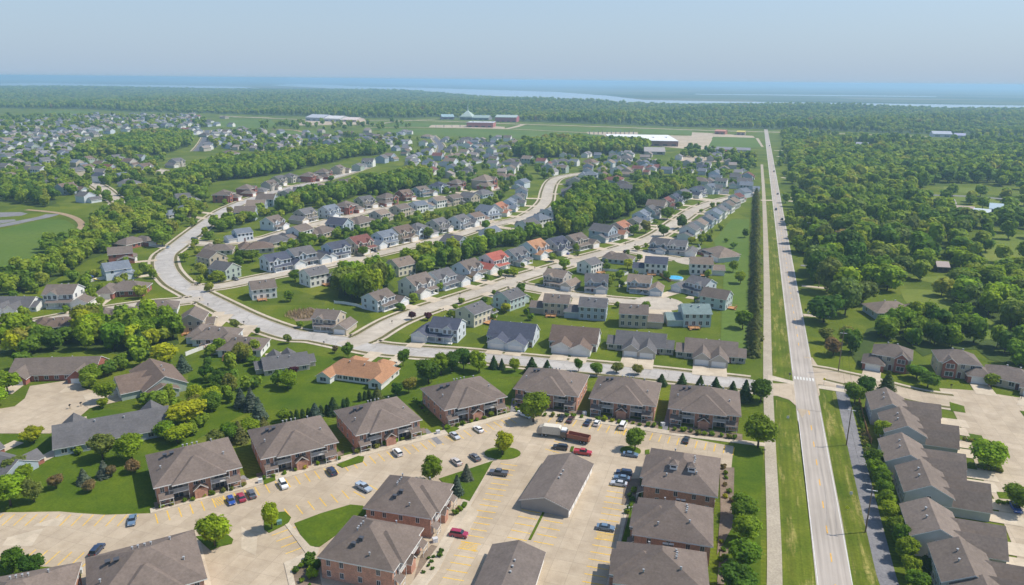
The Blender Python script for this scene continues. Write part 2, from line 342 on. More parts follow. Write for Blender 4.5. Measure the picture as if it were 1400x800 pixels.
def onroad(p, extra=0.0, ignore=None):
    for r in ROADS:
        if r is ignore: continue
        hw = r['w']/2+extra
        if p.x < r['bb'][0]-hw or p.x > r['bb'][2]+hw or p.y < r['bb'][1]-hw or p.y > r['bb'][3]+hw: continue
        for a, b in zip(r['pl'], r['pl'][1:]):
            ab = b-a; s = max(0, min(1, (p-a).dot(ab)/ab.length_squared))
            if (a+ab*s-p).length < hw: return True
    for c, rr in BULBS:
        if (p-c).length < rr+extra: return True
    return False
BULBS = []
zc = [0.03]
def road(name, pts, width, m, walks=(1, 1), house=True, bulb=None, raw=False, kerb=True):
    pl = smooth([p if raw else G(*p) for p in pts]); zc[0] += .004
    r = dict(name=name, pl=pl, w=width, z=zc[0], walks=walks, house=house, kerb=kerb)
    r['bb'] = (min(p.x for p in pl), min(p.y for p in pl), max(p.x for p in pl), max(p.y for p in pl))
    ROADS.append(r); mb = MB(); strip(mb, offs(pl, width/2), offs(pl, -width/2), zc[0])
    if bulb:
        c = pl[-1]; BULBS.append((c, bulb)); mb.face([(c.x+bulb*math.cos(i*math.pi/12), c.y+bulb*math.sin(i*math.pi/12), zc[0]+.002) for i in range(24)])
    put(name, mb.mesh(name, m), kind='structure'); return r
# the highway, straight in the world
hw0 = P0-HW*120; hw1 = P1+HW*2500
HWAY = road('highway', [hw0, P0+HW*300, P0+HW*900, hw1], 8.3, M['highway'], (0, 0), False, raw=True, kerb=False)
south = road('cross_street', [(1098, 533), (1060, 531.5), (1024, 525.5), (960, 518.5), (892, 511), (800, 502), (714, 493.5), (640, 486), (570, 481), (525, 477.5), (487, 471), (432, 460), (398, 457), (343, 438), (293, 414), (262, 398), (240, 385), (226, 367), (226, 350), (240, 338.5), (263, 320), (284, 304), (302, 291), (322, 281), (345, 272), (372, 263), (400, 256.5), (440, 247), (470, 238.5), (500, 229)], 10.5, M['street_grey'], (1, 1))
branch = road('branch_street', [(470, 473), (500, 462), (522, 449), (545, 437), (589, 420.5), (657, 398.6), (714, 379), (771, 362.5), (800, 353), (857, 337.5), (893, 324.5), (912, 313), (929, 301), (950, 287), (975, 277), (1000, 271), (1022, 267)], 10.0, M['street'])
mid = road('middle_street', [(258, 394), (300, 391.5), (354, 380.5), (400, 371.5), (440, 364), (470, 357), (503, 350), (543, 340.5), (600, 327), (628, 320.5), (657, 311), (694, 303), (714, 298.6), (734, 287.5), (746, 275), (749, 262), (754, 250), (764, 243), (790, 238), (812, 236)], 10.0, M['street'])
upper = road('upper_street', [(253, 330), (285, 333), (320, 331.5), (345, 328.5), (366, 325), (390, 317.5), (427, 307.5), (470, 297.5), (510, 288), (560, 280), (600, 273), (640, 266), (690, 255)], 9.5, M['street'])
court = road('court_street', [(690, 388), (712, 391), (745, 397), (790, 404.5), (840, 411), (900, 415)], 9.0, M['street'], bulb=13)
lane = road('side_street', [(852, 341), (880, 346), (914, 352.5), (946, 357)], 8.5, M['street'], bulb=11)
lanew = road('west_street', [(-80, 462), (0, 450), (50, 441), (100, 431.5), (150, 423), (200, 416), (240, 413), (278, 408)], 9.5, M['street'])
road('cul_de_sac_street', [(60, 254), (100, 250), (126, 251), (140, 258), (152, 268), (166, 279)], 10, M['street'], bulb=12)
road('cul_de_sac_court', [(190, 229), (214, 232), (230, 236)], 10, M['street'], bulb=14)
road('far_street', [(590, 185), (598, 193), (603, 201), (601, 210), (596, 216)], 10, M['darkasphalt'], bulb=14)
road('hill_street', [(284, 178), (280, 190), (274, 200), (268, 207)], 10, M['darkasphalt'])
rightst = road('right_street', [(1106, 508), (1130, 512), (1156, 518), (1185, 524), (1230, 536), (1270, 545), (1310, 550)], 9.5, M['concrete'], (1, 1))
access = road('access_lane', [(1238, 835), (1216, 800), (1200, 740), (1184, 675), (1165, 596), (1153, 545), (1149, 524)], 4.3, M['asphalt'], (0, 0), False, kerb=False)
for r_ in (HWAY,): pass
east = road('far_highway', [(300, 158.5), (330, 160), (376, 162), (430, 164), (480, 164.5), (560, 164.6), (640, 167), (700, 169.5), (800, 172.5), (940, 177.5), (1050, 180.5), (1100, 181.5), (1240, 186), (1350, 189), (1500, 193)], 17, M['concrete'], (0, 0), False, kerb=False)
road('slip_road', [(480, 171), (515, 170), (540, 166.5), (600, 162.5), (640, 159.5)], 9, M['concrete'], (0, 0), False, kerb=False)
road('ring_road', [(500, 174.5), (560, 174.2), (640, 175.2), (700, 176.5), (760, 179.5), (830, 183)], 9, M['concrete'], (0, 0), False, kerb=False)
road('link_road', [(690, 176.6), (706, 173.3), (716, 170)], 14, M['concrete'], (0, 0), False, kerb=False)
road('link_road', [(1034, 189), (1038, 196), (1041, 201)], 8, M['concrete'], (0, 0), False, kerb=False)
road('hill_road', [(0, 170), (30, 164), (60, 157.5), (160, 156.5), (210, 157.5)], 9, M['concrete'], (0, 0), False, kerb=False)
road('hill_road', [(318, 160.5), (350, 160.3), (372, 161.5)], 9, M['concrete'], (0, 0), False, kerb=False)
road('farm_track', [(372, 176.5), (400, 177.8), (418, 181.5), (428, 182.6)], 9, M['dirt'], (0, 0), False, kerb=False)
road('school_drive', [(-60, 317), (0, 309), (30, 303), (62, 296.5), (72, 293)], 11, M['asphalt'], (0, 0), False, kerb=False)
road('running_track', [(36, 287), (60, 289), (85, 292.5), (104, 299), (112, 308), (105, 316), (95, 325), (83, 334)], 5, M['dirt'], (0, 0), False, kerb=False)
for i, (a, b) in enumerate([((1058, 385), (1052, 250)), ]): pass
trail = road('trail', [P0-HW*60+Vector((-17.2, 0)), G(1059, 800), G(1052.5, 600), G(1049.5, 500), G(1048.5, 400), G(1046.5, 320), G(1044, 262), G(1041.5, 225)], 3.4, M['trail'], (0, 0), False, raw=True, kerb=False)
# farm and garden drives leaving the highway
for a, b in (((1096, 391), (1140, 395)), ((1098, 431), (1135, 433)), ((1088, 306), (1103, 308)), ((1078, 275), (1098, 276)), ((1076, 270), (1092, 270.5)), ((1068, 243), (1080, 243.5)), ((1056, 274), (1040, 274)), ((1062, 214), (1072, 214.5)), ((1060, 222), (1074, 222.5)), ((1058, 206), (1070, 206)), ((1095, 363), (1120, 366))):
    road('farm_drive', [a, ((a[0]+b[0])/2, (a[1]+b[1])/2+.3), b], 4 if a[1] > 300 else 6, M['asphalt'] if a[1] == 363 else M['drive'], (0, 0), False, kerb=False)
# junction flares, one sheet each
def flare(name, pts, m, z): return sheet(name, [pts], m, z)
flare('junction_paving', [(1100, 488), (1110.5, 489), (1117, 499), (1127, 504.5), (1145, 509), (1143, 530.5), (1118.5, 525.5), (1121, 540), (1096.5, 572), (1088, 555), (1079, 547), (1062, 541.5), (1054, 541.5), (1052, 524.5), (1085.5, 524.5), (1093, 524.5)], M['concrete'], .115)
mb = MB()   # the highway surface carried over the junction so the lanes read through
c_ = [P0+HW*(x) for x in np.linspace(0, 1, 2)]
sheet('crosswalk_walk', [[(1050, 512.5), (1086, 522), (1086, 526), (1050, 519.5)], [(1119, 526.3), (1160, 533.5), (1160, 538), (1119, 531.5)]], M['walk'], .135)
M['hwmark'] = M['white_line']
# sidewalks and kerbs beside every residential street
mw, mk, mg = MB(), MB(), MB()
for r in ROADS:
    if not r['kerb']: continue
    for s, on in ((1, r['walks'][0]), (-1, r['walks'][1])):
        h = r['w']/2
        sk_ = lambda p: onroad(p, .3, r) or (p-G(1080, 530)).length < 14
        strip(mk, offs(r['pl'], s*h), offs(r['pl'], s*(h+.45)), .125, sk_)
        if on: strip(mw, offs(r['pl'], s*(h+2.3)), offs(r['pl'], s*(h+3.9)), .131, sk_)
        if on: strip(mg, offs(r['pl'], s*(h+.45)), offs(r['pl'], s*(h+2.3)), .118, sk_)
put('sidewalks', mw.mesh('sidewalks', M['walk']), kind='structure'); put('kerbs', mk.mesh('kerbs', M['kerb']), kind='structure')
put('kerb_grass_strips', mg.mesh('kerb_grass', varied('worn_grass', (.09, .10, .03), (.17, .14, .06), .3, 2)), kind='structure')
# fields, lawns and verges
sheet('lush_lawns', [
    [(-40, 596), (60, 593), (82, 584), (110, 571), (135, 560), (200, 560), (300, 540), (345, 560), (215, 630), (210, 699), (145, 702), (80, 697), (-40, 699)],
    [(350, 478), (430, 486), (560, 500), (700, 520), (700, 545), (560, 560), (350, 560), (250, 560), (260, 500), (300, 480)],
    [(1004, 600), (1044, 607), (1040, 700), (1040, 840), (980, 840), (1000, 640)],
    [(496, 480), (560, 490), (712, 501), (712, 515), (600, 520), (500, 505)]], M['lush'], .02)
sheet('verges', [
    [(1054, 522), (1084, 521), (1076, 440), (1072, 385), (1062, 300), (1049, 276), (1051, 385)],
    [(1061, 547), (1078, 551), (1093, 580), (1116, 800), (1118, 830), (1070, 830), (1068, 800)],
    [(1122, 534), (1142, 534), (1206, 800), (1215, 830), (1172, 830), (1166, 800)]], M['verge'], .022)
sheet('sports_field', [[(-60, 322), (0, 314), (60, 300), (90, 301), (103, 309), (90, 326), (60, 350), (20, 362), (-60, 372)]], M['field'], .024)
sheet('fields', [
    [(26, 165), (66, 152), (112, 151.5), (126, 154.5), (120, 161), (40, 168)], [(320, 163), (370, 164), (380, 172), (350, 176), (300, 174), (290, 168)],
    [(380, 178.5), (450, 180), (452, 186), (420, 190), (376, 186)], [(548, 168), (640, 170.5), (690, 172.5), (676, 174.5), (600, 173.5), (520, 173)],
    [(500, 175.6), (700, 178), (850, 186), (850, 193), (700, 189), (560, 184)], [(712, 172.8), (780, 174), (860, 177), (860, 181), (790, 180.5), (700, 177)],
    [(872, 176), (946, 178.5), (946, 184.5), (880, 182)], [(976, 187), (1033, 189), (1041, 201), (1020, 202), (968, 201)], [(972, 210), (1030, 211), (1020, 220), (960, 218)],
    [(1000, 300), (1024, 300), (1022, 480), (985, 470), (990, 360), (975, 330)], [(1240, 190), (1330, 194), (1320, 199), (1230, 198)]], M['field'], .026)
sheet('pastures', [
    [(1275, 268), (1330, 268), (1400, 276), (1400, 281), (1330, 279), (1275, 276)], [(1350, 322), (1420, 320), (1420, 366), (1320, 370), (1335, 345)],
    [(1230, 395), (1330, 398), (1400, 412), (1410, 470), (1330, 462), (1262, 440), (1236, 410)], [(1290, 255), (1340, 258), (1330, 264), (1290, 262)],
    [(1240, 380), (1330, 375), (1400, 372), (1400, 410), (1300, 392)]], M['pasture'], .028)
sheet('pasture_paths', [[(1238, 404), (1290, 406), (1350, 415), (1400, 423), (1400, 427), (1345, 419), (1285, 410), (1238, 407)], [(1275, 381), (1330, 385), (1330, 388), (1275, 384)], [(1345, 297), (1400, 301), (1400, 304), (1345, 300)], [(1270, 266), (1335, 268), (1400, 274), (1400, 275.3), (1335, 269.6), (1270, 267.4)]], M['asphalt'], .05)
# the concrete lot of the apartment court
LOT = [(-60, 701), (30, 700.5), (81, 699.5), (110, 702), (144, 704), (205, 702), (250, 690), (300, 677), (358, 662), (430, 641), (500, 622), (560, 605), (605, 594), (660, 578), (700, 567.5), (752, 567), (830, 580), (920, 595), (1006, 611), (1004.5, 640), (885, 640), (866, 664), (858, 690), (845, 745), (829, 800), (812, 860), (560, 860), (400, 860), (284, 830), (284, 790), (268, 742), (270, 800), (113, 776), (60, 774.5), (0, 770), (-60, 768)]
LOT = [(-60, 701), (30, 700.5), (81, 699.5), (110, 702), (144, 704), (205, 702), (250, 690), (300, 677), (358, 662), (430, 641), (500, 622), (560, 605), (605, 594), (660, 578), (700, 567.5), (752, 567), (830, 580), (920, 595), (1006, 611), (1004.5, 640), (885, 640), (866, 664), (858, 690), (845, 745), (829, 800), (812, 860), (-60, 860)]
sheet('parking_lot', [LOT], M['concrete'], .036)
sheet('lot_walks', [
    [(205, 696), (350, 653.5), (500, 616), (600, 590), (700, 563.5), (752, 562), (920, 590), (1046, 606), (1046, 611), (920, 595.5), (752, 568), (700, 569), (605, 595.5), (500, 622.5), (358, 662.5), (250, 690.5), (206, 702.5)],
    [(634, 680), (655, 650), (679, 612), (683, 612), (600, 780), (560, 830), (540, 830), (600, 745)],
    [(858, 680), (862, 680), (850, 745), (834, 800), (824, 840), (818, 840), (829, 800), (844, 745)],
    [(386, 713), (391, 711), (424, 747), (437, 750), (432, 765), (398, 778), (404, 800), (410, 830), (402, 830), (388, 770), (418, 757)],
    [(268, 742), (274, 741), (287, 790), (294, 830), (284, 830)]], M['walk'], .14, thick=1)
sheet('lot_grass', [
    [(-60, 768.5), (0, 771), (60, 775.5), (111, 778), (111, 860), (-60, 860)],
    [(402.5, 716), (440, 702), (479, 690.5), (496, 692), (505, 700), (437, 748), (420, 748)],
    [(600, 655), (640, 642), (674, 630.5), (662, 652), (642, 686), (625, 680)],
    [(864, 690), (876, 690), (858, 745), (840, 800), (832, 830), (826, 830), (833, 800), (849, 745)],
    [(745.5, 693.5), (748.5, 693.5), (726, 738.5), (722.5, 738.5)], [(781, 611), (785, 611), (783, 618), (779, 618)],
    [(882, 616), (888, 615), (888, 621), (882, 622)],
    [(460, 636), (490, 624), (498, 625), (496, 632), (468, 640)], [(608, 588), (622, 583), (628, 587), (614, 594)], [(360, 656), (376, 653), (377, 657), (361, 663)]], M['lush'], .16, thick=1)
def disc(u, v, rx, ry=None, n=20):
    c = G(u, v); return [Vector((c.x+rx*math.cos(i*2*math.pi/n), c.y+(ry or rx)*math.sin(i*2*math.pi/n))) for i in range(n)]
sheet('tree_islands', [disc(687, 620, 5.6, 4.0), disc(862, 616.5, 3.2, 3.0), [G(*p) for p in ((268, 734), (286, 731), (312, 732), (319, 738), (317, 744), (300, 748), (288, 753), (278, 744))], [G(*p) for p in ((361, 706), (380, 701), (390, 700), (398, 708), (394, 716), (368, 729), (361, 724))]], M['lush'], .16, raw=True, thick=1)
sheet('planting_beds', [
    [(400, 766), (432, 760), (440, 800), (440, 830), (410, 830), (402, 790)], [(575, 760), (590, 745), (600, 748), (575, 800), (560, 812)], [(622, 700), (632, 688), (640, 690), (625, 715)],
    [(350, 648), (470, 616), (470, 622), (352, 656)], [(480, 612), (580, 585), (583, 592), (484, 621)], [(604, 580), (695, 556), (698, 562), (606, 588)],
    [(705, 556), (800, 562), (802, 572), (706, 564)], [(808, 566), (900, 577), (900, 587), (808, 576)], [(915, 580), (1015, 594), (1015, 603), (915, 592)], [(210, 688), (335, 655), (338, 663), (213, 698)],
    [(855, 655), (876, 655), (872, 690), (850, 690)], [(858, 700), (870, 700), (862, 745), (848, 745)], [(984, 640), (1004, 640), (1002, 720), (980, 760), (985, 700)], [(985, 750), (996, 750), (990, 800), (980, 800)]], M['mulch'], .05)
sheet('building_paths', [[(578, 588), (584, 586), (606, 606), (598, 608)], [(450, 624), (455, 622), (476, 636), (470, 639)], [(700, 545), (709, 545), (706, 565), (697, 565)], [(806, 572), (812, 552), (818, 552), (813, 573)], [(905, 588), (912, 560), (920, 560), (912, 590)], [(325, 653), (333, 650), (350, 662), (343, 664)]], M['asphalt'], .055)
# cul-de-sac at the left, court at the right
sheet('court_paving', [
    [(-60, 590), (0, 593), (69, 593), (82, 584), (108, 571), (130, 552), (135, 543), (132, 536), (112, 530), (108, 518), (82, 522), (41, 528), (34, 545), (20, 556), (-60, 568)],
    [(1284, 531), (1330, 534), (1400, 545), (1440, 552), (1440, 880), (1425, 880), (1405, 800), (1380, 735), (1358, 680), (1335, 640), (1322, 600), (1302, 560), (1290, 545)]], M['concrete'], .09)
sheet('court_lawns', [[(1318, 592), (1342, 596), (1345, 602), (1325, 603)], [(1335, 625), (1366, 628), (1372, 645), (1340, 640)], [(1362, 673), (1400, 675), (1400, 685), (1366, 682)], [(1298, 550), (1318, 556), (1320, 565), (1300, 562)], [(1394, 562), (1440, 568), (1440, 575), (1400, 570)]], M['lush'], .15)
sheet('gravel_beds', [[(-60, 428), (30, 446), (60, 460), (60, 480), (-60, 490)], [(395, 430), (425, 420), (434, 424), (430, 438), (405, 440)]], M['mulch'], .03)
# commercial pads near the far highway
sheet('commercial_paving', [
    [(800, 179), (872, 181), (872, 186), (805, 184)], [(946, 181), (970, 182), (1030, 186), (1032, 188.5), (975, 187), (970, 194), (962, 193), (966, 187), (945, 186.5)],
    [(590, 171), (640, 171), (690, 173.5), (690, 176.5), (640, 175.4), (586, 174)], [(825, 184), (962, 186), (1000, 200), (960, 206), (900, 200), (830, 196)],
    [(420, 164), (500, 165), (500, 170), (400, 172)], [(970, 209), (1026, 210), (1028, 212.5), (968, 211)],
    [(930, 212), (990, 217), (990, 222), (930, 220)]], M['concrete'], .06)
sheet('school_paving', [[(-60, 294), (0, 290.5), (28, 290), (38, 292), (30, 295), (0, 297), (-60, 302)], [(-60, 305), (0, 301), (20, 300), (22, 302), (0, 306), (-60, 312)]], M['asphalt'], .033)

# ---- painted markings
def bar(mb, a, b, wd, z):
    d = (b-a).normalized(); n = Vector((-d.y, d.x))*wd/2; mb.face([(*(a+n), z), (*(b+n), z), (*(b-n), z), (*(a-n), z)])
hn = Vector((-HW.y, HW.x)); ml, my = MB(), MB()
def along(p): return (p-P0).dot(HW)
j0, j1 = along(G(1098, 548)), along(G(1100, 492))
for s in (-1, 1):
    for a, b in ((-60, j0-(10 if s > 0 else -4)), (j1-(14 if s > 0 else 0), 1500)): 
        x = a
        while x < b:
            e = min(b, x+60); bar(ml, P0+HW*x+hn*s*3.75, P0+HW*e+hn*s*3.75, .17 if x < 700 else .3, HWAY['z']+.012 if not (j0-30 < x < j1+20) else .13); x = e
for i in range(7): bar(ml, P0+HW*(along(G(1100, 519))-1)+hn*(-3.3+i*1.1), P0+HW*(along(G(1100, 519))+2)+hn*(-3.3+i*1.1), .5, .13)
x = -40
while x < 1200:
    if not (j0-6 < x < j1+6): bar(my, P0+HW*x, P0+HW*(x+3.6), .3, HWAY['z']+.012)
    x += 12.2
# stop and lane lines through the junction
put('highway_edge_lines', ml.mesh('edge_lines', M['white_line']), kind='structure')
put('highway_centre_dashes', my.mesh('centre_dashes', M['yellow_line']), kind='structure')
sheet('highway_lane_over_junction', [[P0+HW*(j0-8)+hn*4.0, P0+HW*(j1+2)+hn*4.0, P0+HW*(j1+2)-hn*4.0, P0+HW*(j0-8)-hn*4.0]], M['highway'], .12, raw=True)
stalls = MB(); STALL = {}
def row(key, a, b, side, n=None, ln=5.4, skip=(), hatch=()):
    a = G(*a); b = G(*b); d = (b-a).normalized(); q = Vector((-d.y, d.x))*side; n = n or int((b-a).length/2.75); st = (b-a).length/n
    STALL[key] = [(a+d*st*(i+.5)+q*ln*.5, math.atan2(q.y, q.x)) for i in range(n)]
    for i in range(n+1):
        if i in skip: continue
        p = a+d*st*i; bar(stalls, p+q*.3, p+q*ln, .3, .052)
    for i in hatch:
        for j in range(5): bar(stalls, a+d*st*(i+j*.2)+q*.5, a+d*st*(i+.3+j*.2)+q*(ln-.5), .2, .0535)
row('top', (756, 568.5), (1004, 611.5), -1, hatch=(8,))
row('northwest', (212, 702), (596, 599), -1, hatch=(5, 30))
row('northeast', (612, 594), (694, 571), -1)
row('inner', (398, 709), (478, 683), 1)
row('inner_east', (500, 682), (520, 672), 1)
row('west', (-40, 702), (190, 703.5), -1)
row('southwest', (-40, 767), (112, 776), 1)
row('island_south', (370, 733), (389, 758), 1, ln=8)
row('southwest_island', (276, 756), (294, 830), -1, ln=9)
row('centre_west', (683, 634), (598, 800), 1, hatch=(14,))
row('median_west', (744, 693), (722, 740), -1)
row('median_east', (750, 693), (728, 740), 1)
row('east', (858, 668), (826, 812), -1, hatch=(8,))
row('garage_north', (766, 620), (784, 604), 1, n=3)
put('parking_lines', stalls.mesh('stalls', M['faded_yellow']), kind='structure')
sheet('patched_slabs', [[(10, 735), (60, 722), (43, 747), (3, 746)], [(50, 716), (90, 705), (80, 719), (45, 720)], [(330, 720), (352, 735), (350, 760), (330, 750)], [(640, 690), (655, 700), (640, 730), (625, 720)]], M['drive'], .044)
# ---------------------------------------------------------------- buildings
_mc = {}
def cached(key, fn):
    if key not in _mc: _mc[key] = fn()
    return _mc[key]
def unit_box(name, m):
    def f():
        b = MB(); b.box(-.5, .5, -.5, .5, -.5, .5); return b.mesh(name, m)
    return cached(('ub', name, m.name), f)
def window_pair(detail):
    """unit window: pane mesh and frame mesh in a 1 x 1 opening, looking to -Y"""
    def f():
        p = MB(); p.box(-.5, .5, -.03, .02, -.5, .5)
        g = MB(); t = .07
        for x0, x1, z0, z1 in ((-.56, -.5, -.56, .56), (.5, .56, -.56, .56), (-.5, .5, .5, .56), (-.5, .5, -.56, -.5), (-.025, .025, -.5, .5)): g.box(x0, x1, -.07, .02, z0, z1)
        return p.mesh('pane', M['glass']), g.mesh('frame', M['trim'])
    return cached('win', f)
FACE = {'f': (0, -1, 0), 'b': (0, 1, math.pi), 'l': (-1, 0, -math.pi/2), 'r': (1, 0, math.pi/2)}
def add_window(root, x, y, z, wd, ht, face, frame=True):
    p, fr = window_pair(1); rz = FACE[face][2]
    o = put('window', p, root, (x, y, z), (0, 0, rz), (wd*1.12, 1, ht*1.08))
    if frame: put('frame', fr, o)
    return o
def roof_into(mb, b, oh=.45, th=.22):
    x0, x1, y0, y1, ze, rise, ax, hip = b[:8]
    ze -= .02
    if ax == 'x': # ridge along x
        yc = (y0+y1)/2; hw = (y1-y0)/2; sl_ = rise/hw; zo = ze-sl_*oh
        if not hip:
            prof = [(-(hw+oh), zo), (0, ze+rise), (hw+oh, zo), (hw+oh, zo-th), (0, ze+rise-th), (-(hw+oh), zo-th)]
            n = len(prof); v = [(x0-oh*.7, yc+a, z) for a, z in prof]+[(x1+oh*.7, yc+a, z) for a, z in prof]
            mb.faces(v, [(0, 1, n+1, n), (1, 2, n+2, n+1)], 0); mb.faces(v, [(2, 3, n+3, n+2), (5, 0, n, n+5)], 1)
            mb.faces(v, [(3, 4, n+4, n+3), (4, 5, n+5, n+4)], 1); mb.faces(v, [(0, 1, 4, 5), (1, 2, 3, 4), (n, n+1, n+4, n+5), (n+1, n+2, n+3, n+4)], 1)
            return
        X0, X1, Y0, Y1 = x0-oh, x1+oh, y0-oh, y1+oh; run = hw+oh
        r0, r1 = (X0+run, X1-run) if X1-X0 > 2*run else ((X0+X1)/2,)*2
        a, c = (r0, yc, ze+rise), (r1, yc, ze+rise)
    else:
        xc = (x0+x1)/2; hw = (x1-x0)/2; sl_ = rise/hw; zo = ze-sl_*oh
        if not hip:
            prof = [(-(hw+oh), zo), (0, ze+rise), (hw+oh, zo), (hw+oh, zo-th), (0, ze+rise-th), (-(hw+oh), zo-th)]
            n = len(prof); v = [(xc+a, y0-oh*.7, z) for a, z in prof]+[(xc+a, y1+oh*.7, z) for a, z in prof]
            mb.faces(v, [(0, 1, n+1, n), (1, 2, n+2, n+1)], 0); mb.faces(v, [(2, 3, n+3, n+2), (5, 0, n, n+5)], 1)
            mb.faces(v, [(3, 4, n+4, n+3), (4, 5, n+5, n+4)], 1); mb.faces(v, [(0, 1, 4, 5), (1, 2, 3, 4), (n, n+1, n+4, n+5), (n+1, n+2, n+3, n+4)], 1)
            return
        X0, X1, Y0, Y1 = x0-oh, x1+oh, y0-oh, y1+oh; run = hw+oh
        r0, r1 = (Y0+run, Y1-run) if Y1-Y0 > 2*run else ((Y0+Y1)/2,)*2
        a, c = (xc, r0, ze+rise), (xc, r1, ze+rise)
    v = [(X0, Y0, zo), (X1, Y0, zo), (X1, Y1, zo), (X0, Y1, zo), a, c, (X0, Y0, zo-th), (X1, Y0, zo-th), (X1, Y1, zo-th), (X0, Y1, zo-th)]
    if ax == 'x': fs = [(0, 1, 5, 4), (1, 2, 5), (2, 3, 4, 5), (3, 0, 4)]
    else: fs = [(0, 1, 4), (1, 2, 5, 4), (2, 3, 5), (3, 0, 4, 5)]
    mb.faces(v, fs, 0); mb.faces(v, [(0, 1, 7, 6), (1, 2, 8, 7), (2, 3, 9, 8), (3, 0, 6, 9), (9, 8, 7, 6)], 1)
def walls_into(mb, b, mi=0):
    x0, x1, y0, y1, ze, rise, ax, hip = b[:8]; d = .12
    if hip: mb.box(x0, x1, y0, y1, 0, ze-.02, mi, False); return
    if ax == 'x':
        yc = (y0+y1)/2; pr = [(y0, 0), (y1, 0), (y1, ze-d), (yc, ze+rise-d-.1), (y0, ze-d)]
        v = [(x0, a, z) for a, z in pr]+[(x1, a, z) for a, z in pr]
    else:
        xc = (x0+x1)/2; pr = [(x0, 0), (x1, 0), (x1, ze-d), (xc, ze+rise-d-.1), (x0, ze-d)]
        v = [(a, y0, z) for a, z in pr]+[(a, y1, z) for a, z in pr]
    mb.faces(v, [(i, (i+1)%5, 5+(i+1)%5, 5+i) for i in (1, 2, 3, 4)]+[(0, 1, 2, 3, 4), (9, 8, 7, 6, 5)], mi)
